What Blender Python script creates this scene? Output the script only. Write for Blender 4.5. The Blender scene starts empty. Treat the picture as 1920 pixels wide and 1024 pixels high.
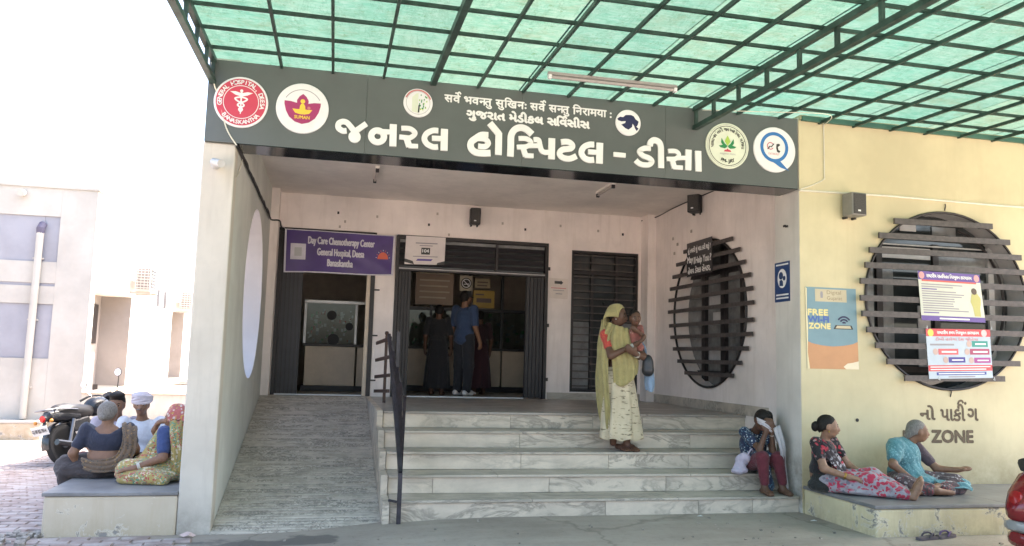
import bpy, bmesh, math, random
import numpy as np
from mathutils import Vector, Matrix
R = math.radians
scene = bpy.context.scene
COL = scene.collection
random.seed(7)

# ------------------------------------------------------------------ camera
CAM_POS = Vector((0.0, 0.0, 1.4167))
YAW, PITCH, ROLL = 0.2193, 0.1071, 0.0276
cam = bpy.data.cameras.new('camera')
cam_o = bpy.data.objects.new('camera', cam)
COL.objects.link(cam_o)
fwd = Vector((math.sin(YAW) * math.cos(PITCH), math.cos(YAW) * math.cos(PITCH), math.sin(PITCH)))
rgt = Vector((math.cos(YAW), -math.sin(YAW), 0))
upv = rgt.cross(fwd)
r2 = rgt * math.cos(ROLL) + upv * math.sin(ROLL)
u2 = upv * math.cos(ROLL) - rgt * math.sin(ROLL)
mw = Matrix((r2, u2, -fwd)).transposed().to_4x4()
mw.translation = CAM_POS
cam_o.matrix_world = mw
cam.sensor_width = 36.0
cam.lens = 1493.8 / 1920 * 36.0
cam.clip_start = 0.05
cam.clip_end = 3000
scene.camera = cam_o

# ------------------------------------------------------------------ sky, sun, exposure
SUN_DIR = Vector((0.755, 0.22, 1.0)).normalized()        # towards the sun
el = math.asin(SUN_DIR.z)
az = math.atan2(SUN_DIR.x, SUN_DIR.y)
world = bpy.data.worlds.new('World')
scene.world = world
world.use_nodes = True
wn = world.node_tree
sky = wn.nodes.new('ShaderNodeTexSky')
sky.sky_type = 'NISHITA'
sky.sun_disc = False
sky.sun_elevation = el
sky.sun_rotation = az
sky.air_density = 1.0
sky.dust_density = 5.0
sky.ozone_density = 0.8
bg = wn.nodes['Background']
wn.links.new(sky.outputs[0], bg.inputs[0])
bg.inputs[1].default_value = 0.15
sun = bpy.data.lights.new('sun', 'SUN')
sun.energy = 4.6
sun.angle = R(0.53)
sun.color = (1.0, 0.94, 0.85)
sun_o = bpy.data.objects.new('sun', sun)
COL.objects.link(sun_o)
sun_o.rotation_euler = (-SUN_DIR).to_track_quat('-Z', 'Y').to_euler()
sun_o.location = (20, 8, 30)
vs = scene.view_settings
vs.view_transform = 'Standard'
vs.look = 'None'
vs.exposure = 2.64
vs.gamma = 1.0
vs.use_curve_mapping = False
scene.cycles.max_bounces = 10
scene.cycles.diffuse_bounces = 6
scene.cycles.transmission_bounces = 8
scene.cycles.transparent_max_bounces = 12
scene.cycles.use_denoising = True

# ------------------------------------------------------------------ materials
def newmat(name):
    m = bpy.data.materials.new(name)
    m.use_nodes = True
    nt = m.node_tree
    return m, nt, nt.nodes['Principled BSDF']

def N(nt, t, **kw):
    n = nt.nodes.new(t)
    for k, v in kw.items():
        setattr(n, k, v)
    return n

def ramp(nt, fac, stops):
    r = N(nt, 'ShaderNodeValToRGB')
    cr = r.color_ramp
    while len(cr.elements) < len(stops):
        cr.elements.new(0.5)
    for e, (p, c) in zip(cr.elements, stops):
        e.position = p
        e.color = (c[0], c[1], c[2], 1) if not isinstance(c, (int, float)) else (c, c, c, 1)
    nt.links.new(fac, r.inputs[0])
    return r.outputs[0]

def coords(nt, scale=(1, 1, 1), obj=False):
    tc = N(nt, 'ShaderNodeTexCoord')
    mp = N(nt, 'ShaderNodeMapping')
    mp.inputs['Scale'].default_value = scale
    if obj:
        nt.links.new(tc.outputs['Object'], mp.inputs[0])
    else:
        g = N(nt, 'ShaderNodeNewGeometry')
        nt.links.new(g.outputs['Position'], mp.inputs[0])
    return mp.outputs[0]

def noise(nt, vec, scale, detail=5, rough=0.6, dist=0.0):
    n = N(nt, 'ShaderNodeTexNoise')
    n.inputs['Scale'].default_value = scale
    n.inputs['Detail'].default_value = detail
    n.inputs['Roughness'].default_value = rough
    n.inputs['Distortion'].default_value = dist
    nt.links.new(vec, n.inputs['Vector'])
    return n.outputs['Fac']

def mixc(nt, fac, a, b, mode='MIX'):
    m = N(nt, 'ShaderNodeMix', data_type='RGBA', blend_type=mode)
    for sock, v in ((0, fac), (6, a), (7, b)):
        if isinstance(v, (int, float)):
            m.inputs[sock].default_value = v
        elif isinstance(v, tuple):
            m.inputs[sock].default_value = (v[0], v[1], v[2], 1)
        else:
            nt.links.new(v, m.inputs[sock])
    return m.outputs[2]

def bump(nt, bsdf, height, strength=0.2, dist=0.01):
    b = N(nt, 'ShaderNodeBump')
    b.inputs['Strength'].default_value = strength
    b.inputs['Distance'].default_value = dist
    nt.links.new(height, b.inputs['Height'])
    nt.links.new(b.outputs[0], bsdf.inputs['Normal'])

def plain(name, col, rough=0.6, metal=0.0, var=0.08, scale=6.0, bmp=0.0, spec=0.5, obj=False):
    """one paint with slight tonal variation"""
    m, nt, b = newmat(name)
    v = coords(nt, obj=obj)
    f = noise(nt, v, scale, 6, 0.65)
    d = tuple(max(0, c * (1 - var * 2.2)) for c in col)
    l = tuple(min(1, c * (1 + var)) for c in col)
    nt.links.new(ramp(nt, f, [(0.3, d), (0.7, l)]), b.inputs['Base Color'])
    b.inputs['Roughness'].default_value = rough
    b.inputs['Metallic'].default_value = metal
    b.inputs['Specular IOR Level'].default_value = spec
    if bmp:
        bump(nt, b, noise(nt, v, scale * 12, 4), bmp, 0.004)
    return m

def paint_wall(name, col, dirt=(0.25, 0.22, 0.18), amount=0.35, low=None, peel=None):
    """old wall paint: blotches, streaks; low = height below which splash dirt shows; peel adds chipped plaster"""
    m, nt, b = newmat(name)
    v = coords(nt)
    big = noise(nt, v, 1.3, 4, 0.6)
    fine = noise(nt, v, 9, 8, 0.7)
    c = ramp(nt, big, [(0.36, tuple(x * 0.84 for x in col)), (0.62, col)])
    st = coords(nt, (6, 6, 0.7))
    streak = noise(nt, st, 1.6, 6, 0.65)
    f1 = ramp(nt, streak, [(0.50, 0.0), (0.68, amount)])
    c = mixc(nt, f1, c, tuple(0.55 * x + 0.45 * y for x, y in zip(col, dirt)))
    f2 = ramp(nt, fine, [(0.54, 0.0), (0.68, amount * 0.7)])
    c = mixc(nt, f2, c, tuple(0.7 * x + 0.3 * y for x, y in zip(col, dirt)))
    if low is not None:
        g = N(nt, 'ShaderNodeNewGeometry')
        sx = N(nt, 'ShaderNodeSeparateXYZ')
        nt.links.new(g.outputs['Position'], sx.inputs[0])
        mr = N(nt, 'ShaderNodeMapRange')
        mr.inputs[1].default_value = low
        mr.inputs[2].default_value = low - 0.35
        nt.links.new(sx.outputs[2], mr.inputs[0])
        mm = N(nt, 'ShaderNodeMath', operation='MULTIPLY')
        nt.links.new(mr.outputs[0], mm.inputs[0])
        nt.links.new(ramp(nt, noise(nt, v, 5, 8, 0.75), [(0.35, 0.1), (0.65, 1.0)]), mm.inputs[1])
        c = mixc(nt, mm.outputs[0], c, dirt)
    h = fine
    if peel is not None:
        pn = noise(nt, v, 4.2, 9, 0.72, 0.6)
        pf = ramp(nt, pn, [(peel, 0.0), (peel + 0.02, 1.0)])
        c = mixc(nt, pf, c, (0.26, 0.24, 0.22))
        edge = ramp(nt, pn, [(peel - 0.03, 0.0), (peel - 0.008, 0.8), (peel, 0.0)])
        c = mixc(nt, edge, c, (0.62, 0.58, 0.5))
        h = ramp(nt, pn, [(peel, 1.0), (peel + 0.03, 0.0)])
    nt.links.new(c, b.inputs['Base Color'])
    b.inputs['Roughness'].default_value = 0.75
    b.inputs['Specular IOR Level'].default_value = 0.25
    bump(nt, b, h, 0.25, 0.006)
    return m

def marble(name, base, vein, grain=1.0, dirt=0.3, rough=0.32, long=(0.7, 2.4, 2.4), obj=False):
    m, nt, b = newmat(name)
    oi = N(nt, 'ShaderNodeObjectInfo')
    v0 = coords(nt, long)
    off = N(nt, 'ShaderNodeVectorMath', operation='MULTIPLY_ADD')
    cmb = N(nt, 'ShaderNodeCombineXYZ')
    for k in range(3):
        nt.links.new(oi.outputs['Random'], cmb.inputs[k])
    off.inputs[1].default_value = (37, 19, 53)
    nt.links.new(cmb.outputs[0], off.inputs[0])
    nt.links.new(v0, off.inputs[2])
    v = off.outputs[0]
    n1 = noise(nt, v, 2.2 * grain, 8, 0.62, 1.3)
    n2 = noise(nt, v, 1.1 * grain, 5, 0.6, 0.4)
    ve = ramp(nt, n1, [(0.44, 0.0), (0.50, 0.75), (0.53, 0.35), (0.60, 0.0)])
    patch = ramp(nt, n2, [(0.47, 0.0), (0.62, 0.7)])
    c = mixc(nt, patch, base, tuple(0.62 * x + 0.38 * y for x, y in zip(base, vein)))
    vm = N(nt, 'ShaderNodeMath', operation='MULTIPLY')
    nt.links.new(ve, vm.inputs[0])
    nt.links.new(ramp(nt, noise(nt, v, 0.9, 3), [(0.42, 0.08), (0.56, 1.0)]), vm.inputs[1])
    c = mixc(nt, vm.outputs[0], c, vein)
    dn = noise(nt, coords(nt), 3.5, 9, 0.7)
    c = mixc(nt, ramp(nt, dn, [(0.45, 0.0), (0.75, dirt)]), c, (0.3, 0.26, 0.21))
    nt.links.new(c, b.inputs['Base Color'])
    nt.links.new(ramp(nt, dn, [(0.3, rough), (0.7, min(1, rough + 0.3))]), b.inputs['Roughness'])
    return m

def glass(name, col=(0.8, 0.85, 0.85), rough=0.02, tr=0.85):
    m, nt, b = newmat(name)
    out = nt.nodes['Material Output']
    t = N(nt, 'ShaderNodeBsdfTransparent')
    t.inputs[0].default_value = (col[0], col[1], col[2], 1)
    g = N(nt, 'ShaderNodeBsdfGlossy')
    g.inputs['Roughness'].default_value = rough
    fr = N(nt, 'ShaderNodeFresnel')
    fr.inputs[0].default_value = 1.5
    mx = N(nt, 'ShaderNodeMixShader')
    nt.links.new(fr.outputs[0], mx.inputs[0])
    nt.links.new(t.outputs[0], mx.inputs[1])
    nt.links.new(g.outputs[0], mx.inputs[2])
    nt.links.new(mx.outputs[0], out.inputs[0])
    return m

# ------------------------------------------------------------------ mesh building
class MB:
    def __init__(s):
        s.v = []
        s.f = []
        s.m = []
        s.mi = 0
    def add(s, vs, fs):
        o = len(s.v)
        s.v += [tuple(p) for p in vs]
        for f in fs:
            s.f.append(tuple(i + o for i in f))
            s.m.append(s.mi)
        return s
    def box(s, x0, x1, y0, y1, z0, z1):
        vs = [(x, y, z) for z in (z0, z1) for y in (y0, y1) for x in (x0, x1)]
        return s.add(vs, [(0, 2, 3, 1), (4, 5, 7, 6), (0, 1, 5, 4), (2, 6, 7, 3), (0, 4, 6, 2), (1, 3, 7, 5)])
    def obox(s, c, ax, ay, az):
        """oriented box: centre and three half-axis vectors"""
        c, ax, ay, az = map(Vector, (c, ax, ay, az))
        vs = [c + ax * i + ay * j + az * k for k in (-1, 1) for j in (-1, 1) for i in (-1, 1)]
        return s.add(vs, [(0, 2, 3, 1), (4, 5, 7, 6), (0, 1, 5, 4), (2, 6, 7, 3), (0, 4, 6, 2), (1, 3, 7, 5)])
    def bar(s, a, b, w, h, up=(0, 0, 1)):
        a, b, up = Vector(a), Vector(b), Vector(up)
        d = b - a
        L = d.length
        d.normalize()
        sd = d.cross(up)
        if sd.length < 1e-4:
            sd = d.cross(Vector((1, 0, 0)))
        sd.normalize()
        u = sd.cross(d)
        return s.obox((a + b) / 2, d * L / 2, sd * w / 2, u * h / 2)
    def tube(s, pts, r, n=8, caps=True):
        pts = [Vector(p) for p in pts]
        rs = r if isinstance(r, (list, tuple)) else [r] * len(pts)
        rings = []
        ref = None
        for i, p in enumerate(pts):
            d = (pts[min(i + 1, len(pts) - 1)] - pts[max(i - 1, 0)])
            if d.length < 1e-9:
                d = Vector((0, 0, 1))
            d.normalize()
            if ref is None:
                ref = d.orthogonal().normalized()
            ref = (ref - d * ref.dot(d))
            if ref.length < 1e-5:
                ref = d.orthogonal()
            ref.normalize()
            bn = d.cross(ref)
            rings.append([p + (ref * math.cos(2 * math.pi * k / n) + bn * math.sin(2 * math.pi * k / n)) * rs[i] for k in range(n)])
        vs = [q for ring in rings for q in ring]
        fs = []
        for i in range(len(rings) - 1):
            for k in range(n):
                a, b = i * n + k, i * n + (k + 1) % n
                fs.append((a, b, b + n, a + n))
        if caps:
            fs.append(tuple(range(n - 1, -1, -1)))
            fs.append(tuple(range((len(rings) - 1) * n, len(rings) * n)))
        return s.add(vs, fs)
    def prism(s, poly, depth, fn):
        """poly in 2-D, extruded by depth; fn(u, v, d) -> point"""
        n = len(poly)
        vs = [fn(u, v, 0) for u, v in poly] + [fn(u, v, depth) for u, v in poly]
        fs = [tuple(range(n - 1, -1, -1)), tuple(range(n, 2 * n))]
        for i in range(n):
            j = (i + 1) % n
            fs.append((i, j, j + n, i + n))
        return s.add(vs, fs)
    def lathe(s, prof, c, axis=(0, 0, 1), n=24):
        axis = Vector(axis).normalized()
        a = axis.orthogonal().normalized()
        b = axis.cross(a)
        c = Vector(c)
        vs, fs = [], []
        for r, h in prof:
            for k in range(n):
                t = 2 * math.pi * k / n
                vs.append(c + axis * h + (a * math.cos(t) + b * math.sin(t)) * r)
        for i in range(len(prof) - 1):
            for k in range(n):
                p, q = i * n + k, i * n + (k + 1) % n
                fs.append((p, q, q + n, p + n))
        if prof[0][0] > 1e-6:
            fs.append(tuple(range(n - 1, -1, -1)))
        if prof[-1][0] > 1e-6:
            fs.append(tuple(range((len(prof) - 1) * n, len(prof) * n)))
        return s.add(vs, fs)
    def mesh(s, name):
        me = bpy.data.meshes.new(name)
        me.from_pydata(s.v, [], s.f)
        if any(s.m):
            me.polygons.foreach_set('material_index', s.m)
        me.update()
        return me

def fixn(me):
    bm = bmesh.new()
    bm.from_mesh(me)
    bmesh.ops.recalc_face_normals(bm, faces=bm.faces)
    bm.to_mesh(me)
    bm.free()
    return me

def obj(name, src, mat=None, parent=None, smooth=False, bevel=0.0, world=True):
    """link a mesh (or MB) as one object; vertices are in world space, kept there when parented"""
    me = src.mesh(name) if isinstance(src, MB) else src
    if isinstance(src, MB):
        fixn(me)
    o = bpy.data.objects.new(name, me)
    COL.objects.link(o)
    for m in (mat if isinstance(mat, (list, tuple)) else [mat]):
        if m:
            me.materials.append(m)
    if smooth:
        me.polygons.foreach_set('use_smooth', [True] * len(me.polygons))
        if smooth == 'auto':
            me.set_sharp_from_angle(angle=R(35))
    if bevel:
        b = o.modifiers.new('bevel', 'BEVEL')
        b.width = bevel
        b.segments = 2
        b.limit_method = 'ANGLE'
    if parent:
        setp(o, parent, world)
    return o

def setp(o, parent, world=True):
    o.parent = parent
    if world:
        M = Matrix.Identity(4)
        p = parent
        while p:
            M = p.matrix_basis @ (M if p is parent else M)
            if p.parent:
                M = p.matrix_parent_inverse @ M
            p = p.parent
        o.matrix_parent_inverse = M.inverted()

def tag(o, label=None, cat=None, group=None, kind=None):
    if label: o['label'] = label
    if cat: o['category'] = cat
    if group: o['group'] = group
    if kind: o['kind'] = kind
    return o

def thing(name, loc, label, cat, group=None):
    o = bpy.data.objects.new(name, None)
    o.empty_display_size = 0.1
    COL.objects.link(o)
    o.location = loc
    return tag(o, label, cat, group)

def catmull(pts, n=8, closed=False):
    P = [Vector(p) for p in pts]
    out = []
    m = len(P)
    for i in range(m if closed else m - 1):
        if closed:
            a, b, c, d = P[(i - 1) % m], P[i], P[(i + 1) % m], P[(i + 2) % m]
        else:
            a, b, c, d = P[max(i - 1, 0)], P[i], P[i + 1], P[min(i + 2, m - 1)]
        for k in range(n):
            t = k / n
            out.append(0.5 * ((2 * b) + (c - a) * t + (2 * a - 5 * b + 4 * c - d) * t * t + (3 * b - a - 3 * c + d) * t ** 3))
    if not closed:
        out.append(P[-1])
    return out

def text_mesh(s, size=1.0, offs=(), depth=0.0, spacing=1.0, align='LEFT'):
    """lettering as a mesh in its own XY plane; offs: shifted copies that make it bolder"""
    c = bpy.data.curves.new('lettering', 'FONT')
    c.body = s
    c.size = size
    c.align_x = align
    c.space_character = spacing
    c.resolution_u = 3
    c.extrude = depth
    o = bpy.data.objects.new('lettering', c)
    COL.objects.link(o)
    dg = bpy.context.evaluated_depsgraph_get()
    me = bpy.data.meshes.new_from_object(o.evaluated_get(dg))
    bpy.data.objects.remove(o)
    bpy.data.curves.remove(c)
    V = np.zeros(len(me.vertices) * 3)
    me.vertices.foreach_get('co', V)
    V = V.reshape(-1, 3)
    F = [tuple(p.vertices) for p in me.polygons]
    bpy.data.meshes.remove(me)
    return V, F
# ------------------------------------------------------------------ main dimensions (metres)
YF = 7.13            # street face of the hospital
XL, XR = -0.90, 4.736
XO = -1.16           # outer face of the left wall
XP = 4.55            # inner face of the right pier
YB = 11.51           # back wall of the porch
ZT = 0.8355          # porch floor
ZC = 3.66            # porch ceiling
ZS, ZTOP = 3.20, 3.93
Y5, ST_R, ST_T, Z5 = 7.164, 0.1702, 0.3455, 0.1547

def ground_z(x, y=6.0):
    sm = lambda t: (lambda q: q * q * (3 - 2 * q))(min(1, max(0, t)))
    return -0.09 * sm((1.6 - x) / 2.4) - 0.27 * sm((y - 7.8) / 5.0) * sm((-1.0 - x) / 1.0)

M_cream = paint_wall('cream_paint', (0.60, 0.55, 0.475), low=0.25, amount=0.5)
M_inner = paint_wall('porch_wall_paint', (0.83, 0.745, 0.70), amount=0.45, dirt=(0.35, 0.28, 0.22))
M_grey = paint_wall('pale_grey_paint', (0.62, 0.62, 0.57), amount=0.25)
M_pier = paint_wall('pier_paint', (0.66, 0.62, 0.57), amount=0.3, low=0.75)
M_yellow = paint_wall('yellow_paint', (0.60, 0.53, 0.345), dirt=(0.40, 0.33, 0.2), amount=0.32, low=0.72)
M_ceil = paint_wall('ceiling_paint', (0.86, 0.79, 0.73), amount=0.2)
M_white = paint_wall('white_reveal_paint', (0.55, 0.52, 0.52), amount=0.1)
M_peel = paint_wall('peeling_yellow_paint', (0.72, 0.63, 0.40), dirt=(0.3, 0.24, 0.16), amount=0.8, low=0.24, peel=0.575)
M_peelc = paint_wall('peeling_cream_paint', (0.58, 0.50, 0.385), dirt=(0.36, 0.28, 0.18), amount=0.8, low=0.12, peel=0.60)
M_kota = plain('grey_slab_stone', (0.205, 0.20, 0.20), 0.42, var=0.15, scale=4)
M_marble = marble('step_marble', (0.62, 0.53, 0.425), (0.18, 0.16, 0.13), dirt=0.42)
M_tread = marble('tread_marble', (0.50, 0.435, 0.36), (0.18, 0.165, 0.14), dirt=0.5)
M_ramp = marble('ramp_marble', (0.53, 0.47, 0.40), (0.05, 0.05, 0.045), grain=3.2, dirt=0.75, rough=0.5, long=(1.5, 1.6, 1.6))
M_floor = marble('porch_floor_stone', (0.36, 0.32, 0.28), (0.2, 0.18, 0.16), dirt=0.4, rough=0.25)
M_dark = plain('dark_brown_iron', (0.022, 0.018, 0.019), 0.45, var=0.2, spec=0.4)
M_bars = plain('grille_paint', (0.075, 0.062, 0.058), 0.5, var=0.2, scale=20)
M_black = plain('flat_black', (0.012, 0.012, 0.014), 0.6)  # even black for the camera lens and the solid discs marking holes
M_alu = plain('aluminium', (0.5, 0.5, 0.5), 0.4, metal=0.6)
M_counter = plain('counter_laminate', (0.55, 0.45, 0.34), 0.4, var=0.06)
M_room = plain('room_paint', (0.42, 0.37, 0.32), 0.8)
M_glass = glass('window_glass')
M_frost = plain('dusty_glass', (0.32, 0.32, 0.32), 0.25, var=0.25, scale=3)
M_steel = plain('window_frame_paint', (0.45, 0.44, 0.44), 0.5)

# ------------------------------------------------------------------ ground
def build_ground():
    m, nt, b = newmat('worn_concrete')
    v = coords(nt)
    n1 = noise(nt, v, 0.9, 8, 0.6)
    n2 = noise(nt, v, 14, 8, 0.75)
    n3 = noise(nt, coords(nt, (0.6, 3.0, 1)), 1.5, 6, 0.65)
    c = ramp(nt, n1, [(0.3, (0.25, 0.21, 0.175)), (0.7, (0.37, 0.32, 0.27))])
    c = mixc(nt, ramp(nt, n2, [(0.5, 0.0), (0.72, 0.5)]), c, (0.17, 0.145, 0.12))
    c = mixc(nt, ramp(nt, n3, [(0.45, 0.0), (0.7, 0.45)]), c, (0.42, 0.37, 0.31))
    # damp oily stain in front of the ramp
    g = N(nt, 'ShaderNodeNewGeometry')
    sub = N(nt, 'ShaderNodeVectorMath', operation='SUBTRACT')
    sub.inputs[1].default_value = (-0.35, 6.72, -0.06)
    nt.links.new(g.outputs['Position'], sub.inputs[0])
    sc_ = N(nt, 'ShaderNodeVectorMath', operation='MULTIPLY')
    sc_.inputs[1].default_value = (1.15, 2.9, 0)
    nt.links.new(sub.outputs[0], sc_.inputs[0])
    ln = N(nt, 'ShaderNodeVectorMath', operation='LENGTH')
    nt.links.new(sc_.outputs[0], ln.inputs[0])
    ad = N(nt, 'ShaderNodeMath', operation='ADD')
    nt.links.new(ln.outputs['Value'], ad.inputs[0])
    nt.links.new(ramp(nt, noise(nt, v, 2.4, 6), [(0.3, 0.0), (0.7, 0.75)]), ad.inputs[1])
    st = ramp(nt, ad.outputs[0], [(0.80, 0.7), (1.0, 0.0)])
    c = mixc(nt, st, c, (0.075, 0.068, 0.062))
    ck = N(nt, 'ShaderNodeTexVoronoi', feature='DISTANCE_TO_EDGE')
    ck.inputs['Scale'].default_value = 0.34
    wv = N(nt, 'ShaderNodeVectorMath', operation='MULTIPLY_ADD')
    nz = N(nt, 'ShaderNodeTexNoise')
    nz.inputs['Scale'].default_value = 2.2
    nz.inputs['Detail'].default_value = 6
    nt.links.new(v, nz.inputs['Vector'])
    wv.inputs[1].default_value = (0.7, 0.7, 0)
    nt.links.new(nz.outputs['Color'], wv.inputs[0])
    nt.links.new(v, wv.inputs[2])
    nt.links.new(wv.outputs[0], ck.inputs['Vector'])
    c = mixc(nt, ramp(nt, ck.outputs['Distance'], [(0.002, 0.5), (0.006, 0.0)]), c, (0.12, 0.10, 0.08))
    nt.links.new(c, b.inputs['Base Color'])
    b.inputs['Roughness'].default_value = 0.8
    bump(nt, b, n2, 0.5, 0.012)
    mb = MB()
    xs = [-600, -60, -20] + [-10 + 0.5 * i for i in range(45)] + [20, 60, 600]
    ys = [-600, -60, -15, -6, -2, 0, 2, 4, 6] + [7 + 0.5 * i for i in range(14)] + [16, 25, 60, 600]
    vs = [(x, y, ground_z(x, y)) for y in ys for x in xs]
    w = len(xs)
    fs = [(j * w + i, j * w + i + 1, (j + 1) * w + i + 1, (j + 1) * w + i) for j in range(len(ys) - 1) for i in range(w - 1)]
    mb.add(vs, fs)
    g = obj('ground', mb, m, smooth=True)
    tag(g, 'worn grey concrete forecourt in front of the steps', kind='structure')
    # interlocking pavers of the side yard
    pm, nt, b = newmat('paver_concrete')
    v = coords(nt)
    oi = noise(nt, coords(nt, (4.6, 9.1, 1)), 1.0, 0, 0.5)
    c = ramp(nt, oi, [(0.3, (0.25, 0.19, 0.17)), (0.5, (0.33, 0.27, 0.25)), (0.7, (0.40, 0.35, 0.33))])
    c = mixc(nt, ramp(nt, noise(nt, v, 20, 6, 0.7), [(0.45, 0.0), (0.7, 0.5)]), c, (0.2, 0.17, 0.15))
    nt.links.new(c, b.inputs['Base Color'])
    b.inputs['Roughness'].default_value = 0.85
    mb = MB()
    rnd = random.Random(3)
    L, W, G = 0.22, 0.11, 0.006
    y = 4.4
    row = 0
    while y < 16.7:
        x = -7.6 + (0.11 if row % 2 else 0)
        while x < -1.18 - 0.0:
            x1 = x + L
            hidden = (x1 > -2.16 and y + W > 7.14 and y < 10)
            if x1 < -1.2 + (0.5 if y < 6.9 else 0) and not hidden:
                dz = rnd.uniform(-0.004, 0.004)
                z = ground_z(x + 0.1, y) + 0.018 + dz
                e = 0.007
                x0_, y0_, x1_, y1_ = x + G / 2, y + G / 2, x1 - G / 2, y + W - G / 2
                vs = [(x0_, y0_, z - .016), (x1_, y0_, z - .016), (x1_, y1_, z - .016), (x0_, y1_, z - .016),
                      (x0_ + e, y0_ + e, z), (x1_ - e, y0_ + e, z), (x1_ - e, y1_ - e, z), (x0_ + e, y1_ - e, z)]
                mb.add(vs, [(4, 5, 6, 7), (0, 1, 5, 4), (1, 2, 6, 5), (2, 3, 7, 6), (3, 0, 4, 7)])
            x += L
        y += W
        row += 1
    p = obj('paver', mb, pm, g)
    tag(p, kind='stuff')
    return g
GROUND = build_ground()

# ------------------------------------------------------------------ walls with an oval hole
def oval_wall(mb, rect, c, rad, fn, n=64, t=None):
    """rect (u0,u1,v0,v1) with an elliptic hole; fn(u, v, d) -> point; t = thickness"""
    u0, u1, v0, v1 = rect
    ring, outer = [], []
    angs = [2 * math.pi * k / n for k in range(n)]
    for cu, cv in ((u0, v0), (u1, v0), (u1, v1), (u0, v1)):
        angs.append(math.atan2(cv - c[1], cu - c[0]) % (2 * math.pi))
    angs = sorted(set(round(a, 6) for a in angs))
    for a in angs:
        ca, sa = math.cos(a), math.sin(a)
        k = 1 / math.sqrt((ca / rad[0]) ** 2 + (sa / rad[1]) ** 2)
        ring.append((c[0] + k * ca, c[1] + k * sa))
        ts = []
        if ca > 1e-9: ts.append((u1 - c[0]) / ca)
        if ca < -1e-9: ts.append((u0 - c[0]) / ca)
        if sa > 1e-9: ts.append((v1 - c[1]) / sa)
        if sa < -1e-9: ts.append((v0 - c[1]) / sa)
        tt = min(ts)
        outer.append((c[0] + tt * ca, c[1] + tt * sa))
    m = len(angs)
    for d in (0, t):
        vs = [fn(u, v, d) for u, v in ring] + [fn(u, v, d) for u, v in outer]
        fs = [(i, (i + 1) % m, m + (i + 1) % m, m + i) for i in range(m)]
        mb.add(vs, fs)
    vs = [fn(u, v, 0) for u, v in outer] + [fn(u, v, t) for u, v in outer]
    mb.add(vs, [(i, (i + 1) % m, m + (i + 1) % m, m + i) for i in range(m)])
    rv = MB()
    vs = [fn(u, v, 0) for u, v in ring] + [fn(u, v, t) for u, v in ring]
    rv.add(vs, [(i, (i + 1) % m, m + (i + 1) % m, m + i) for i in range(m)])
    return rv

HB = thing('hospital_building', (1.8, YF, 0), 'single storey cream and yellow hospital block with marble steps, ramp and round windows', 'building')

def part(name, mb, mat, parent=HB, **kw):
    return obj(name, mb, mat, parent, **kw)

# left wall (its end is the pillar) and its round opening
mb = MB()
rv = oval_wall(mb, (YF + 0.02, YB + 0.3, -0.12, ZC + 0.3), (9.512, 2.076), (1.012, 0.96), lambda u, v, d: (XL + d, u, v), t=XO - XL)
part('side_wall', mb, M_grey)
part('round_opening', rv, M_white, smooth=True)
part('pillar', MB().box(XO - 0.004, XL + 0.004, YF - 0.004, YF + 0.2, -0.12, ZS - 0.002), M_cream, bevel=0.012)
# outer side wall continuing to the back, roof slab
part('rear_wall', MB().box(XO, XL, YB + 0.302, 15.45, -0.6, 4.0), M_cream)
part('roof_slab', MB().box(XO, 9.9, YF + 0.32, 15.45, ZC + 0.31, 4.0), M_cream)
part('ceiling', MB().box(XL - 0.01, XR + 0.2, YF + 0.28, YB + 0.01, ZC, ZC + 0.3), M_ceil)
# corner pilasters at the back
part('pilaster', MB().box(XL - 0.01, XL + 0.105, YB - 0.3, YB + 0.01, ZT - 0.1, ZC), M_inner)
part('pilaster', MB().box(XR - 0.13, XR + 0.01, YB - 0.27, YB + 0.01, ZT - 0.1, ZC), M_inner)
# back wall around left door, main gate and grilled window
DL = (-0.80, 0.56, ZT, 3.17)
DG = (0.84, 3.12, ZT, 3.16)
DW = (3.49, 4.56, 0.95, 3.08)
mb = MB()
mb.box(XL - 0.2, DL[0], YB, YB + 0.22, ZT - 0.1, ZC + 0.2)
mb.box(DL[1], DG[0], YB, YB + 0.22, ZT - 0.1, 3.17)
mb.box(DG[1], DW[0], YB, YB + 0.22, ZT - 0.1, 3.17)
mb.box(DW[1], XR + 0.25, YB, YB + 0.22, ZT - 0.1, ZC + 0.2)
mb.box(DL[0], DW[1], YB, YB + 0.22, 3.17, ZC + 0.2)
mb.box(DG[0], DG[1], YB + 0.001, YB + 0.219, 3.16, 3.17)
mb.box(DW[0], DW[1], YB, YB + 0.22, ZT - 0.1, DW[2])
mb.box(DW[0], DW[1], YB + 0.001, YB + 0.219, DW[3], 3.17)
part('back_wall', mb, M_inner)
# right porch wall with round window, pier towards the street
mb = MB()
rv = oval_wall(mb, (YF + 0.46, YB + 0.2, 0.1, ZC + 0.3), (9.512, 2.076), (1.012, 0.96), lambda u, v, d: (XR + d, u, v), t=0.25)
part('porch_side_wall', mb, M_inner)
part('window_reveal', rv, M_inner, smooth=True)
part('pier', MB().box(XP, XP + 0.5, YF + 0.004, YF + 0.458, -0.05, ZC + 0.3), M_pier, bevel=0.008)
# yellow wing
mb = MB()
WC, WR = (6.27, 2.15), (0.983, 0.932)
rv = oval_wall(mb, (XP + 0.004, 9.9, -0.05, ZTOP), WC, WR, lambda u, v, d: (u, YF + d, v), t=0.25)
part('street_wall', mb, M_yellow)
part('window_reveal', rv, M_steel, smooth=True)
part('parapet_trim', MB().box(XP + 0.01, 9.9, YF - 0.03, YF + 0.2, ZTOP + 0.002, ZTOP + 0.05), M_yellow)
part('wing_end_wall', MB().box(9.65, 9.9, YF + 0.252, 15.45, -0.05, 3.97), M_yellow)
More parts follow.
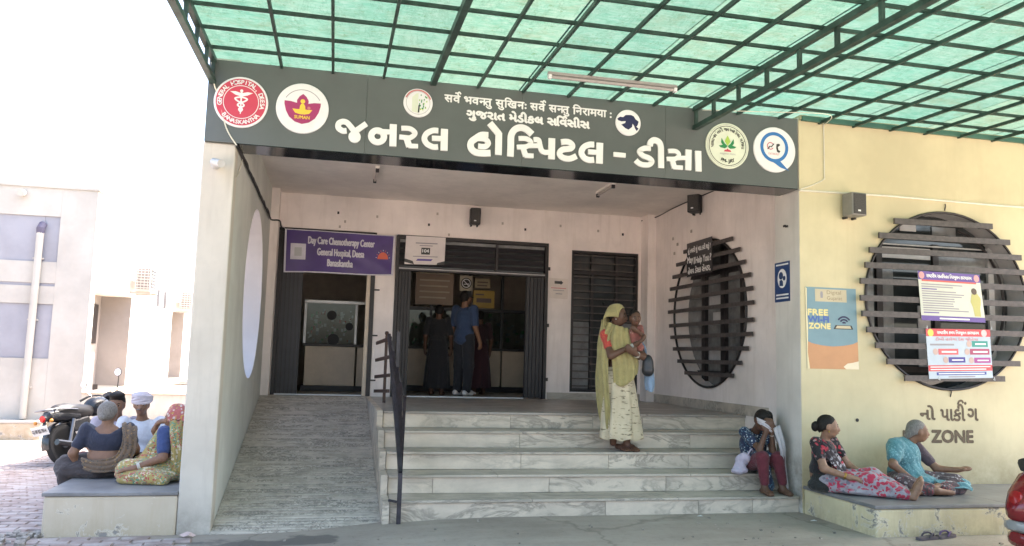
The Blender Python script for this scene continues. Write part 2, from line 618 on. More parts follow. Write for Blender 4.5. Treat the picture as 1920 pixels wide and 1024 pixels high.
# room behind (dark interior)
mb = MB()
mb.box(XL, 9.6, 15.2, 15.4, ZT - 0.1, ZC + 0.2)          # far wall
part('room_wall', mb, M_room)
part('room_floor', MB().box(XL, 9.6, YB + 0.222, 15.19, ZT - 0.1, ZT - 0.004), M_floor)
part('room_ceiling', MB().box(XL, 9.6, YB + 0.222, 15.19, ZC - 0.4, ZC + 0.2), M_room)
part('room_partition', MB().box(0.66, 0.74, YB + 0.225, 15.19, ZT - 0.002, ZC - 0.402), M_room)
part('room_partition', MB().box(XR + 0.26, XR + 0.32, YB + 0.225, 15.19, ZT - 0.002, ZC - 0.402), M_room)
part('wing_floor', MB().box(XP + 0.51, 9.6, YF + 0.26, YB + 0.2, 0.3, 0.4), M_floor)
part('wing_back_wall', MB().box(XR + 0.26, 9.6, YB - 0.1, YB + 0.2, 0.41, ZC + 0.2), M_room)
part('wing_ceiling', MB().box(XR + 0.255, 9.6, YF + 0.3, YB - 0.11, ZC - 0.1, ZC + 0.2), M_room)

# porch floor, skirting
PX0 = 0.565
YN = Y5 + 4 * ST_T
part('porch_floor', MB().box(PX0 + 0.0, XR, YN + 0.27, YB, ZT - 0.5, ZT - 0.002), M_floor)
part('skirting', MB().box(XR - 0.018, XR + 0.005, YF + 0.92, YB - 0.28, ZT, ZT + 0.12), M_tread)
part('skirting', MB().box(3.14, XR - 0.14, YB - 0.018, YB + 0.005, ZT, ZT + 0.10), M_tread)

# steps: every riser and tread is laid from separate marble slabs
def steps():
    st = part('steps', MB().box(PX0, XP - 0.005, Y5 + 0.05, Y5 + 0.10, -0.05, 0.1), M_tread)
    rnd = random.Random(11)
    x0s = PX0
    for k in range(5):
        x1s = XP - 0.002 if k < 2 else XR - 0.002
        y = Y5 + k * ST_T
        z = Z5 + k * ST_R
        zlo = (ground_z(1.0) - 0.05) if k == 0 else z - ST_R + 0.001
        rise_joints = sorted([x0s + 1.0 + rnd.uniform(-.3, .4), x0s + 2.1 + rnd.uniform(-.3, .3), x0s + 3.1 + rnd.uniform(-.2, .3)])
        if k == 1: rise_joints = [0.98, 2.1, 3.3]
        if k == 2: rise_joints = [1.9, 2.82, 3.7]
        if k == 0: rise_joints = [2.55, 3.48, 4.05]
        tread_joints = [x0s + 1.3 + rnd.uniform(-.3, .3), x0s + 2.7 + rnd.uniform(-.3, .3)]
        e = [x0s] + rise_joints + [x1s]
        for a, b in zip(e[:-1], e[1:]):
            dy = rnd.uniform(-0.003, 0.003)
            obj('riser_slab', MB().box(a + 0.0015, b - 0.0015, y + 0.022 + dy, y + 0.045, zlo, z - 0.026), M_marble, st, bevel=0.002)
        e = [x0s] + tread_joints + [x1s]
        for a, b in zip(e[:-1], e[1:]):
            yb = y + ST_T + 0.021 if k < 4 else YN + 0.268
            obj('tread_slab', MB().box(a + 0.0015, b - 0.0015, y, yb, z - 0.025, z + rnd.uniform(-0.0015, 0.0015)), M_tread if k < 4 else M_floor, st, bevel=0.005)
    obj('tread_slab', MB().box(XP, XR - 0.002, YF + 0.462, Y5 + 2 * ST_T + 0.02, Z5 + ST_R - 0.025, Z5 + ST_R), M_tread, st, bevel=0.004)
    return st
steps()
# cheek wall between ramp and steps (stepped marble facing follows the treads)
def cheek():
    prof = [(YF + 0.02, -0.1), (YF + 0.02, Z5 + 0.003)]
    for k in range(5):
        prof.append((Y5 + k * ST_T - 0.012, Z5 + k * ST_R + 0.003))
        if k < 4:
            prof.append((Y5 + k * ST_T - 0.012, Z5 + k * ST_R + 0.003))
            prof.append((Y5 + (k + 1) * ST_T - 0.012, Z5 + k * ST_R + 0.003))
    prof += [(YB - 0.01, ZT + 0.003), (YB - 0.01, -0.1)]
    clean = []
    for p in prof:
        if not clean or (abs(p[0] - clean[-1][0]) + abs(p[1] - clean[-1][1])) > 1e-5:
            clean.append(p)
    part('ramp_cheek', MB().prism(clean, 0.06, lambda u, v, d: (0.50 + d, u, v)), M_marble)
cheek()
# ramp: a sloping bed with ribbed marble strips across it
def ramp_build():
    y0, z0, y1, z1 = YF - 0.03, -0.085, YB - 0.35, ZT
    bed = MB()
    bed.prism([(y0, -0.14), (y0, z0), (y1, z1 - 0.012), (YB, z1 - 0.012), (YB, -0.14)], XL * -1 + 0.498, lambda u, v, d: (XL + d, u, v))
    rp = part('ramp', bed, M_ramp)
    nst = 74
    L = math.hypot(y1 - y0, z1 - z0)
    d = Vector((0, y1 - y0, z1 - z0)) / L
    nrm = Vector((0, -d.z, d.y))
    rnd = random.Random(5)
    for i in range(nst):
        a = L * i / nst
        w = L / nst
        xr = 0.498 + (0.02 if i < 3 else 0)
        p0 = Vector((0, y0, z0)) + d * (a + 0.003)
        p1 = Vector((0, y0, z0)) + d * (a + w - 0.003)
        h = 0.010 + rnd.uniform(-0.0015, 0.0015)
        x0 = XL + 0.003
        vs = []
        for x in (x0, xr):
            vs += [(x, *(p0 - nrm * 0.004).yz), (x, *(p0 + nrm * h * .6).yz), (x, *(p0 + d * 0.007 + nrm * h).yz), (x, *(p1 - d * 0.007 + nrm * h).yz), (x, *(p1 + nrm * h * .6).yz), (x, *(p1 - nrm * 0.004).yz)]
        s = MB().add(vs, [(0, 1, 7, 6), (1, 2, 8, 7), (2, 3, 9, 8), (3, 4, 10, 9), (4, 5, 11, 10), (0, 5, 4, 3, 2, 1), (6, 7, 8, 9, 10, 11)])
        obj('ramp_strip', s, M_ramp, rp)
    obj('landing_slab', MB().box(XL + 0.002, 0.497, y1 + 0.003, YB - 0.002, ZT - 0.011, ZT + 0.001), M_floor, rp)
ramp_build()

# benches / plinths either side
def bench(name, x0, x1, y0, y1, z, zlo, mat, jx):
    b = part(name, MB().box(x0, x1, y0, y1, zlo, z - 0.032), mat, bevel=0.02)
    e = [x0 - 0.012] + jx + [x1]
    for a, c in zip(e[:-1], e[1:]):
        obj('top_slab', MB().box(a + 0.001, c - 0.001, y0 - 0.012, y1 - 0.002, z - 0.031, z), M_kota, b, bevel=0.006)
bench('plinth_seat', 4.565, 9.9, 6.07, YF, 0.264, -0.06, M_peel, [5.9, 7.2, 8.5])
bench('plinth_seat', -2.17, XO - 0.006, YF - 0.002, 9.3, 0.258, -0.5, M_peelc, [])
# ------------------------------------------------------------------ green fibreglass canopy
def canopy():
    sl = math.tan(0.035)
    def cz(y, d=0.0):
        return 3.975 + sl * (y - YF) + d
    Y0, Y1 = 2.3, YF + 0.06  # unseen front edge kept short so sunlit ground throws fill into the porch
    m_iron = plain('green_steel_paint', (0.030, 0.062, 0.050), 0.5, var=0.3, scale=9, spec=0.4)
    m, nt, b = newmat('green_fibreglass')
    v = coords(nt)
    fib = noise(nt, coords(nt, (1.0, 4.0, 1)), 9, 9, 0.8)
    blot = noise(nt, v, 1.7, 6, 0.65)
    fine = noise(nt, v, 60, 4, 0.7)
    c = ramp(nt, fib, [(0.34, (0.037, 0.069, 0.0506)), (0.5, (0.0629, 0.093, 0.0719)), (0.64, (0.0925, 0.111, 0.092))])
    c = mixc(nt, ramp(nt, blot, [(0.35, 0.0), (0.7, 0.45)]), c, (0.0962, 0.099, 0.0776))
    c = mixc(nt, ramp(nt, fine, [(0.5, 0.0), (0.7, 0.35)]), c, (0.0333, 0.054, 0.0403))
    vein = noise(nt, coords(nt, (2.2, 0.7, 1)), 1.6, 9, 0.8, 0.5)
    c = mixc(nt, ramp(nt, vein, [(0.487, 0.0), (0.5, 0.5), (0.513, 0.0)]), c, (0.0148, 0.027, 0.0172))
    dirt = noise(nt, v, 2.6, 9, 0.75)
    c = mixc(nt, ramp(nt, dirt, [(0.52, 0.0), (0.70, 0.5)]), c, (0.0555, 0.051, 0.0316))
    out = nt.nodes['Material Output']
    t1 = N(nt, 'ShaderNodeBsdfTranslucent')
    sp = noise(nt, v, 24, 3, 0.6)
    c = mixc(nt, ramp(nt, sp, [(0.64, 0.0), (0.68, 0.6)]), c, (0.03, 0.04, 0.02))
    oi = N(nt, 'ShaderNodeObjectInfo')
    tone = ramp(nt, oi.outputs['Random'], [(0.0, (0.76, 0.86, 0.92)), (0.5, (0.88, 1.0, 1.08)), (1.0, (0.98, 0.99, 1.0))])
    c = mixc(nt, 1.0, c, tone, 'MULTIPLY')
    hs = N(nt, 'ShaderNodeHueSaturation')
    hs.inputs['Saturation'].default_value = 1.34
    hs.inputs['Value'].default_value = 1.0
    nt.links.new(c, hs.inputs['Color'])
    c = hs.outputs[0]
    nt.links.new(c, t1.inputs[0])
    nt.links.new(c, b.inputs['Base Color'])
    b.inputs['Roughness'].default_value = 0.55
    mx = N(nt, 'ShaderNodeMixShader')
    mx.inputs[0].default_value = 0.18
    nt.links.new(t1.outputs[0], mx.inputs[1])
    nt.links.new(b.outputs[0], mx.inputs[2])
    nt.links.new(mx.outputs[0], out.inputs[0])
    cp = thing('canopy', (3.0, Y0, 0), 'translucent green fibreglass canopy on a dark green steel grid over the entrance', 'canopy')
    rx = [-1.115, -0.548, -0.112, 0.337, 0.793, 1.209, 1.64, 2.08, 2.516, 2.953, 3.387, 3.845, 4.31, 4.788, 5.19, 5.63, 6.05, 6.47, 6.90, 7.33, 7.77, 8.2, 8.65, 9.1]
    truss = {-1.115, 3.387, 9.1}
    rnd = random.Random(2)
    for x in rx:
        big = x in truss
        w = 0.045 if big else (0.05 if x == 0.793 else 0.023)
        yend = YF - 0.04 if x < XP else YF + 0.02
        s = rnd.uniform(-0.004, 0.004)
        obj('rafter', MB().bar((x + s, Y0, cz(Y0, -0.055)), (x - s, yend, cz(yend, -0.055)), w, 0.045 if big else (0.06 if x == 0.793 else 0.03)), m_iron, cp)
        if big:
            low = -0.245
            q = obj('truss_chord', MB().bar((x, Y0, cz(Y0, low)), (x, yend, cz(yend, low)), 0.05, 0.045), m_iron, cp)
            y = yend - 0.03
            k = 0
            while y > Y0:
                obj('truss_web', MB().box(x - 0.014, x + 0.014, y - 0.016, y + 0.016, cz(y, low + 0.024), cz(y, -0.078)), m_iron, q)
                y -= 0.47 if k else 0.37
                k += 1
    y = 6.83
    while y > Y0:
        z = cz(y, -0.024)
        obj('purlin', MB().bar((rx[0] - 0.03, y + rnd.uniform(-.006, .006), z), (rx[-1] + 0.03, y + rnd.uniform(-.006, .006), z), 0.022, 0.026), m_iron, cp)
        y -= 0.468
    # sheets
    xs = [-1.16, -0.112, 0.793, 1.64, 2.516, 3.387, 4.31, 5.19, 6.05, 6.90, 7.77, 9.15]
    for i, (a, b_) in enumerate(zip(xs[:-1], xs[1:])):
        dz = 0.004 * (i % 2)
        n = 10
        mb = MB()
        ys = [Y0 - 0.08 + (Y1 + 0.29 - Y0) * k / n for k in range(n + 1)]
        nx = 12
        vs = []
        for yy in ys:
            for j in range(nx + 1):
                xx = a - 0.006 + (b_ - a + 0.012) * j / nx
                vs.append((xx, yy, cz(yy, 0.002 + dz) + 0.002 * math.sin(xx * 40) + 0.0016 * (1 + math.sin(yy * 9 + i))))
        fs = [(k * (nx + 1) + j, k * (nx + 1) + j + 1, (k + 1) * (nx + 1) + j + 1, (k + 1) * (nx + 1) + j) for k in range(n) for j in range(nx)]
        mb.add(vs, fs)
        obj('roof_sheet', mb, m, cp, smooth=True)
    # flashing strip along the wall
    obj('flashing', MB().bar((XP + 0.02, YF - 0.035, cz(YF, -0.035)), (9.1, YF - 0.035, cz(YF, -0.035)), 0.03, 0.05), plain('flashing_paint', (0.05, 0.13, 0.10), 0.5), cp)
    # front columns, out of view at the shortened edge
    for x in (-1.115, 3.387, 8.65):
        obj('column', MB().box(x - 0.05, x + 0.05, Y0 + 0.02, Y0 + 0.12, ground_z(x) - 0.02, cz(Y0, -0.27)), m_iron, cp)
    # pipe edge on the left
    obj('edge_pipe', MB().tube([(-1.19, Y0, cz(Y0, -0.20)), (-1.19, YF - 0.03, cz(YF, -0.13))], 0.017), plain('pipe_paint', (0.25, 0.26, 0.3), 0.4), cp)
    return cz
CANZ = canopy()
# ------------------------------------------------------------------ hospital sign
def place(V, F, o, ux, uz, flipx=False):
    """2-D lettering (x, y, depth z) -> world; o origin, ux right, uz up; depth goes to the viewer"""
    o, ux, uz = Vector(o), Vector(ux), Vector(uz)
    n = ux.cross(uz)
    return [tuple(o + ux * p[0] + uz * p[1] + n * p[2]) for p in V], F

EX, EZ = Vector((1, 0, 0)), Vector((0, 0, 1))
def text_w(s, size, bold=0.0, xs=1.0, layers=None, align='LEFT', spacing=1.0):
    """lettering vertices with boldening copies; returns V (n,3), F, width"""
    V, F = text_mesh(s, 1.0, spacing=spacing, align=align)
    if len(V) == 0:
        return np.zeros((0, 3)), [], 0
    V = V * [size * xs, size, size]
    w = V[:, 0].max()
    if bold:
        Vs, Fs = [], []
        offs = [(0, 0), (1, 0), (-1, 0), (0, 1), (0, -1), (.7, .7), (-.7, .7), (.7, -.7), (-.7, -.7)]
        for k, (a, b) in enumerate(offs):
            Fs += [tuple(i + len(V) * k for i in f) for f in F]
            Vs.append(V + [a * bold, b * bold, 0.0002 * k])
        V, F = np.concatenate(Vs), Fs
    return V, F, w

def text_fit(s, o, width, height, mat, parent, ux=EX, uz=EZ, bold=0.0, name='lettering', off=0.0015, align='LEFT', capfrac=None):
    """lettering scaled to a width and a height (of its bounding box), lower-left corner at o"""
    V, F, w = text_w(s, 1.0)
    lo, hi = V.min(0), V.max(0)
    sx = width / (hi[0] - lo[0])
    sz = height / (hi[1] - lo[1]) if height else sx
    V = (V - [lo[0], lo[1], 0]) * [sx, sz, 1]
    if align == 'CENTER':
        V[:, 0] -= width / 2
    if bold:
        Vs, Fs = [], []
        for k, (a, b) in enumerate([(0, 0), (1, 0), (-1, 0), (0, 1), (0, -1), (.7, .7), (-.7, .7), (.7, -.7), (-.7, -.7)]):
            Fs += [tuple(i + len(V) * k for i in f) for f in F]
            Vs.append(V + [a * bold, b * bold, 0.0001 * k])
        V, F = np.concatenate(Vs), Fs
    V = V + [0, 0, off]
    vs, fs = place(V, F, o, ux, uz)
    me = bpy.data.meshes.new(name)
    me.from_pydata(vs, [], fs)
    return obj(name, me, mat, parent)

def arc_text(s, c, r, a0, a1, size, mat, parent, ux=EX, uz=EZ, inward=False, off=0.002, bold=0.0):
    """characters spread along an arc from angle a0 to a1 (degrees)"""
    vs, fs = [], []
    n = len(s)
    for i, ch in enumerate(s):
        if ch == ' ':
            continue
        a = R(a0 + (a1 - a0) * (i + 0.5) / n)
        V, F, w = text_w(ch, size, bold)
        V = V - [(V[:, 0].max() + V[:, 0].min()) / 2, size * 0.34, 0]
        th = a - math.pi / 2 if not inward else a + math.pi / 2
        ct, st = math.cos(th), math.sin(th)
        W = np.stack([V[:, 0] * ct - V[:, 1] * st + r * math.cos(a), V[:, 0] * st + V[:, 1] * ct + r * math.sin(a), V[:, 2] + off], 1)
        p, _ = place(W, F, c, ux, uz)
        fs += [tuple(k + len(vs) for k in f) for f in F]
        vs += p
    me = bpy.data.meshes.new('lettering')
    me.from_pydata(vs, [], fs)
    return obj('lettering', me, mat, parent)

def flat(name, poly, o, mat, parent, off=0.0015, th=0.0, ux=EX, uz=EZ):
    """thin flat shape; poly in local 2-D coordinates about o"""
    n = Vector(ux).cross(Vector(uz))
    o = Vector(o)
    mb = MB()
    mb.prism(poly, off, lambda u, v, d: tuple(o + Vector(ux) * u + Vector(uz) * v + n * d))
    return obj(name, mb, mat, parent)

def disc_poly(r, n=48, c=(0, 0), sx=1.0):
    return [(c[0] + r * sx * math.cos(2 * math.pi * k / n), c[1] + r * math.sin(2 * math.pi * k / n)) for k in range(n)]

def ring(name, c, r0, r1, mat, parent, off, ux=EX, uz=EZ, n=56, a0=0, a1=360):
    o, nn = Vector(c), Vector(ux).cross(Vector(uz))
    full = abs(a1 - a0) >= 360
    k = n
    vs, fs = [], []
    for i in range(k + (0 if full else 1)):
        a = R(a0 + (a1 - a0) * i / k)
        d = Vector(ux) * math.cos(a) + Vector(uz) * math.sin(a)
        vs += [o + d * r0 + nn * off, o + d * r1 + nn * off]
    m = len(vs) // 2
    for i in range(m if full else m - 1):
        j = (i + 1) % m
        fs.append((2 * i, 2 * j, 2 * j + 1, 2 * i + 1))
    return obj(name, MB().add(vs, fs), mat, parent)

def ribbon(pts, w, n_c=0, taper=None):
    """outline polygon quads of a thick line in 2-D"""
    P = [Vector((p[0], p[1])) for p in pts]
    if n_c:
        P = [Vector((q.x, q.y)) for q in catmull([(p.x, p.y, 0) for p in P], n_c)]
    vs, fs = [], []
    for i, p in enumerate(P):
        d = (P[min(i + 1, len(P) - 1)] - P[max(i - 1, 0)]).normalized()
        nn = Vector((-d.y, d.x))
        ww = w / 2 * (taper(i / (len(P) - 1)) if taper else 1)
        vs += [p + nn * ww, p - nn * ww]
    for i in range(len(P) - 1):
        fs.append((2 * i, 2 * i + 1, 2 * i + 3, 2 * i + 2))
    return vs, fs

def stroke_letter(name, strokes, y, mat, parent, th=0.018):
    """raised letter: ribbons and discs, extruded from the board"""
    mb = MB()
    for k, (kind, w, pts) in enumerate(strokes):
        d = th + 0.0006 * k
        if kind == 'd':
            poly = disc_poly(w / 2, 28, pts[0])
            mb.prism(poly, d, lambda u, v, e: (u, y - e, v))
        elif kind == 'o':
            c, p = Vector(pts[0]), Vector(pts[1])
            r = (p - c).length
            n = 36
            vs = []
            for e in (0, d):
                for rr in (r - w / 2, r + w / 2):
                    vs += [(c.x + rr * 1.04 * math.cos(2 * math.pi * i / n), y - e, c.y + rr * math.sin(2 * math.pi * i / n)) for i in range(n)]
            fs = []
            for i in range(n):
                j = (i + 1) % n
                fs += [(2 * n + i, 2 * n + j, 3 * n + j, 3 * n + i), (i, j, 2 * n + j, 2 * n + i), (n + i, n + j, 3 * n + j, 3 * n + i)]
            mb.add(vs, fs)
        else:
            vs, fs = ribbon(pts, w, 7 if kind == 'c' else 0)
            m = len(vs)
            W = [(v.x, y, v.y) for v in vs] + [(v.x, y - d, v.y) for v in vs]
            F = [tuple(i + m for i in f) for f in fs]
            seq = list(range(0, m, 2)) + list(range(m - 1, 0, -2))
            for i in range(len(seq)):
                a, b = seq[i], seq[(i + 1) % len(seq)]
                F.append((a, b, b + m, a + m))
            mb.add(W, F)
    return obj(name, mb, mat, parent)

M_acp = plain('grey_composite_panel', (0.105, 0.115, 0.112), 0.34, var=0.05, scale=2, spec=0.5)
M_letter = plain('white_acrylic', (0.78, 0.78, 0.76), 0.35, var=0.03)
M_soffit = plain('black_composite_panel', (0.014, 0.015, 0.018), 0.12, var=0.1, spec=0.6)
def C(name, col, rough=0.5, var=0.04):
    return plain(name, col, rough, var=var)
M_red = C('emblem_crimson', (0.52, 0.05, 0.09))
M_mag = C('emblem_magenta', (0.34, 0.035, 0.13))
M_gold = C('emblem_gold', (0.80, 0.55, 0.06))
M_navy = C('emblem_navy', (0.015, 0.018, 0.07))
M_blue = C('emblem_blue', (0.03, 0.16, 0.42))
M_green = C('emblem_green', (0.02, 0.22, 0.07))
M_lgreen = C('emblem_pale_green', (0.35, 0.52, 0.08))
M_offw = C('emblem_ivory', (0.66, 0.70, 0.56))
M_ink = C('black_ink', (0.03, 0.03, 0.03))
M_pink = C('emblem_pale_red', (0.55, 0.18, 0.18))
M_greyink = C('grey_ink', (0.28, 0.26, 0.28))
M_paper = C('white_paper', (0.74, 0.74, 0.74))

BIG = [
  [('c', 0.05, [(0.035, 3.394), (-0.002, 3.391), (-0.038, 3.417), (-0.036, 3.454), (-0.003, 3.474), (0.032, 3.469), (0.063, 3.441), (0.097, 3.399), (0.106, 3.375)]), ('d', 0.108, [(0.107, 3.345)]), ('l', 0.05, [(0.109, 3.394), (0.205, 3.475)])] ,
  [('o', 0.054, [(0.309, 3.368), (0.363, 3.372)]), ('l', 0.046, [(0.305, 3.413), (0.418, 3.417)]), ('l', 0.063, [(0.444, 3.491), (0.448, 3.288)])] ,
  [('c', 0.044, [(0.517, 3.462), (0.596, 3.464), (0.643, 3.427), (0.603, 3.383), (0.552, 3.379), (0.502, 3.38)]), ('l', 0.056, [(0.567, 3.376), (0.596, 3.297)]), ('l', 0.041, [(0.588, 3.304), (0.674, 3.308)])] ,
  [('c', 0.051, [(0.853, 3.469), (0.803, 3.466), (0.749, 3.434), (0.729, 3.385), (0.753, 3.339), (0.809, 3.314), (0.856, 3.318)]), ('l', 0.047, [(0.798, 3.394), (0.885, 3.398)]), ('l', 0.065, [(0.909, 3.49), (0.912, 3.288)])] ,
  [('c', 0.05, [(1.319, 3.473), (1.254, 3.469), (1.208, 3.44)]), ('c', 0.051, [(1.201, 3.428), (1.285, 3.43), (1.32, 3.392), (1.287, 3.357), (1.227, 3.357)]), ('c', 0.061, [(1.215, 3.437), (1.162, 3.391), (1.16, 3.336), (1.201, 3.299), (1.267, 3.294), (1.344, 3.301)])] ,
  [('l', 0.063, [(1.417, 3.503), (1.419, 3.29)]), ('l', 0.062, [(1.328, 3.586), (1.42, 3.487)])] ,
  [('c', 0.062, [(1.533, 3.285), (1.534, 3.387), (1.536, 3.484), (1.567, 3.543), (1.622, 3.569), (1.679, 3.558), (1.736, 3.514)])] ,
  [('c', 0.045, [(1.608, 3.464), (1.685, 3.467), (1.727, 3.434), (1.687, 3.394), (1.593, 3.38)]), ('l', 0.051, [(1.649, 3.389), (1.68, 3.299)]), ('l', 0.044, [(1.67, 3.306), (1.755, 3.309)]), ('l', 0.044, [(1.709, 3.402), (1.799, 3.41)]), ('c', 0.048, [(1.751, 3.464), (1.798, 3.464), (1.813, 3.419), (1.83, 3.368), (1.861, 3.352), (1.907, 3.357)]), ('l', 0.064, [(1.928, 3.493), (1.929, 3.291)])] ,
  [('c', 0.055, [(2.02, 3.465), (2.087, 3.473), (2.13, 3.446), (2.116, 3.412), (2.035, 3.393), (2.007, 3.353), (2.037, 3.318), (2.106, 3.311), (2.173, 3.343)])] ,
  [('c', 0.056, [(2.348, 3.469), (2.296, 3.464), (2.243, 3.433), (2.223, 3.378), (2.251, 3.332), (2.299, 3.316), (2.349, 3.321)]), ('l', 0.048, [(2.29, 3.395), (2.38, 3.395)]), ('l', 0.067, [(2.404, 3.491), (2.403, 3.29)])] ,
  [('l', 0.044, [(2.545, 3.392), (2.667, 3.39)])] ,
  [('c', 0.051, [(2.924, 3.481), (2.859, 3.477), (2.81, 3.444), (2.842, 3.404), (2.907, 3.384), (2.937, 3.353), (2.908, 3.319), (2.849, 3.313), (2.802, 3.326), (2.771, 3.352)])] ,
  [('c', 0.059, [(3.034, 3.297), (3.031, 3.409), (3.028, 3.506), (3.007, 3.552), (2.959, 3.567), (2.925, 3.545), (2.915, 3.508)])] ,
  [('c', 0.044, [(3.106, 3.471), (3.184, 3.475), (3.217, 3.444), (3.185, 3.402), (3.091, 3.391)]), ('l', 0.053, [(3.146, 3.39), (3.173, 3.306)]), ('l', 0.042, [(3.161, 3.314), (3.259, 3.317)]), ('l', 0.041, [(3.2, 3.409), (3.29, 3.418)]), ('l', 0.062, [(3.319, 3.502), (3.316, 3.297)])] ,
  [('l', 0.064, [(3.421, 3.499), (3.426, 3.294)])] ,
]

def sign():
    sb = thing('hospital_sign_board', (1.7, YF, ZS), 'long dark grey fascia sign with big white Gujarati lettering and round emblems', 'sign')
    yf = YF - 0.03
    seams = [-1.155, 0.20, 1.64, 3.08, 4.522]
    for a, b in zip(seams[:-1], seams[1:]):
        obj('panel', MB().box(a + 0.0012, b - 0.0012, yf, YF + 0.30, ZS + 0.004, ZTOP), M_acp, sb)
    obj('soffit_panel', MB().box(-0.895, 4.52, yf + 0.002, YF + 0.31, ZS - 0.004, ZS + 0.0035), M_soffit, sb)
    obj('soffit_panel', MB().box(XL + 0.005, XP, YF + 0.302, YF + 0.315, ZS - 0.004, ZC + 0.01), M_ceil, sb)
    for st in BIG:
        stroke_letter('letter', st, yf, M_letter, sb)
    # small lines of lettering; conjuncts are pieced together
    def line(tokens, x0, x1, zb, h, bold):
        """tokens: strings, or ('half', s) = consonant without its stem, ('reph', dx, dz) = hook over the last letter, numbers = gap"""
        vs, fs, x = [], [], 0.0
        for t in tokens:
            if isinstance(t, (int, float)):
                x += t
                continue
            if t[0] == 'reph':
                px, pz = x + t[1], t[2]
                rv_, rf = ribbon([(px - .10, pz + .02), (px - .08, pz + .12), (px + .02, pz + .15), (px + .09, pz + .07), (px + .10, pz)], 0.075, 4)
                fs += [tuple(i + len(vs) for i in f) for f in rf]
                vs += [(p.x, p.y, 0.0003) for p in rv_]
                continue
            s = t if isinstance(t, str) else t[1]
            V, F, w = text_w(s, 1.0)
            V[:, 0] -= V[:, 0].min()
            if not isinstance(t, str):
                bm = bmesh.new()
                bv = [bm.verts.new(p) for p in V]
                for f in F:
                    try: bm.faces.new([bv[i] for i in f])
                    except ValueError: pass
                cut = V[:, 0].max() - t[2]
                bmesh.ops.bisect_plane(bm, geom=bm.verts[:] + bm.edges[:] + bm.faces[:], plane_co=(cut, 0, 0), plane_no=(1, 0, 0), clear_outer=True)
                bm.verts.index_update()
                V = np.array([v.co[:] for v in bm.verts])
                F = [tuple(v.index for v in f.verts) for f in bm.faces]
                bm.free()
            V[:, 0] += x
            fs += [tuple(i + len(vs) for i in f) for f in F]
            vs += [tuple(p) for p in V]
            x = V[:, 0].max() + (0.03 if isinstance(t, str) else 0.0)
        V = np.array(vs)
        sx = (x1 - x0) / (V[:, 0].max() - V[:, 0].min())
        V = (V - [V[:, 0].min(), 0, 0]) * [sx, h, 1]
        Vs, Fs = [], []
        for k, (a, b) in enumerate([(0, 0), (1, 0), (-1, 0), (0, 1), (0, -1)]):
            Fs += [tuple(i + len(V) * k for i in f) for f in fs]
            Vs.append(V + [a * bold, b * bold, 0.004 + 0.0003 * k])
        W, F = place(np.concatenate(Vs), Fs, (x0, yf, zb), EX, EZ)
        me = bpy.data.meshes.new('lettering')
        me.from_pydata(W, [], F)
        obj('lettering', me, M_letter, sb)
    sp = 0.30
    line(['स', 'वे', ('reph', -0.12, 0.80), sp, 'भव', ('half', 'न', 0.12), 'तु', sp, 'सु', 'िख', 'नः', sp, 'स', 'वे', ('reph', -0.12, 0.80), sp, 'स', ('half', 'न', 0.12), 'तु', sp, 'िन', 'रामया', sp, ':'], 0.90, 2.52, 3.752, 0.105, 0.0035)
    line(['ગુજરાત', sp, 'મેડીકલ', sp, 'સ', 'િવ', ('reph', -0.2, 0.72), 'સીસ'], 1.11, 2.30, 3.625, 0.105, 0.0065)

    def emblem(x, z, r, mat=M_paper):
        mb = MB().lathe([(r, 0), (r, 0.012), (r - 0.004, 0.016), (0.0, 0.016)], (x, yf, z), (0, -1, 0), 56)
        return obj('emblem', mb, mat, sb), Vector((x, yf - 0.0165, z))
    # crimson seal with a winged staff
    e, c = emblem(-0.872, 3.566, 0.226)
    flat('field', disc_poly(0.208), c, M_red, e, 0.001)
    ring('ring', c, 0.143, 0.149, M_paper, e, 0.002)
    arc_text('GENERAL HOSPITAL, DEESA', c, 0.178, 193, -16, 0.052, M_paper, e, bold=0.0016)
    arc_text('BANASKANTHA', c, 0.178, 218, 325, 0.050, M_paper, e, inward=True, bold=0.0016)
    flat('staff', [(-.008, .09), (-.004, -.105), (.004, -.105), (.008, .09)], c, M_paper, e, 0.002)
    flat('staff_knob', disc_poly(0.013, 14, (0, .1)), c, M_paper, e, 0.002)
    for s in (-1, 1):
        flat('wing', [(s * .004, .05), (s * .05, .062), (s * .095, .088), (s * .05, .092), (s * .006, .08)], c, M_paper, e, 0.0026)
        pts = [(s * .004, .045), (s * .05, .03), (s * .03, .008), (-s * .012, -.012), (-s * .026, -.03), (0, -.05), (s * .014, -.066), (0, -.086)]
        rv_, rf = ribbon(pts, 0.014, 6)
        obj('serpent', MB().add([c + Vector((p.x, -0.003 - 0.0004 * s, p.y)) for p in rv_], rf), M_paper, e)
    # white disc with a magenta lotus
    e, c = emblem(-0.355, 3.561, 0.226)
    flat('lotus', [(-.155, .058), (-.155, .03), (-.14, -.03), (-.11, -.085), (-.06, -.125), (0, -.142), (.06, -.125), (.11, -.085), (.14, -.03), (.155, .03), (.155, .058), (.10, .056), (.05, .045), (0, .0), (-.05, .045), (-.10, .056)], c, M_mag, e, 0.001)
    flat('petal', [(0, .13), (.03, .105), (.05, .07), (.048, .035), (.03, -.01), (-.03, -.01), (-.048, .035), (-.05, .07), (-.03, .105)], c, M_mag, e, 0.0017)
    flat('figure', [(-.085, -.01), (-.05, -.012), (-.025, -.01), (-.022, .02), (-.01, .04), (.01, .04), (.022, .02), (.025, -.01), (.05, -.012), (.085, -.01), (.06, -.045), (.02, -.055), (-.02, -.055), (-.06, -.045)], c, M_gold, e, 0.0025)
    flat('figure_head', disc_poly(0.02, 16, (0, .062)), c, M_gold, e, 0.0025)
    flat('infant', disc_poly(0.014, 12, (.055, .006)), c, M_pink, e, 0.003)
    text_fit('SUMAN', c + Vector((-.065, -0.002, -.096)), .13, .028, M_gold, e, bold=0.0012)
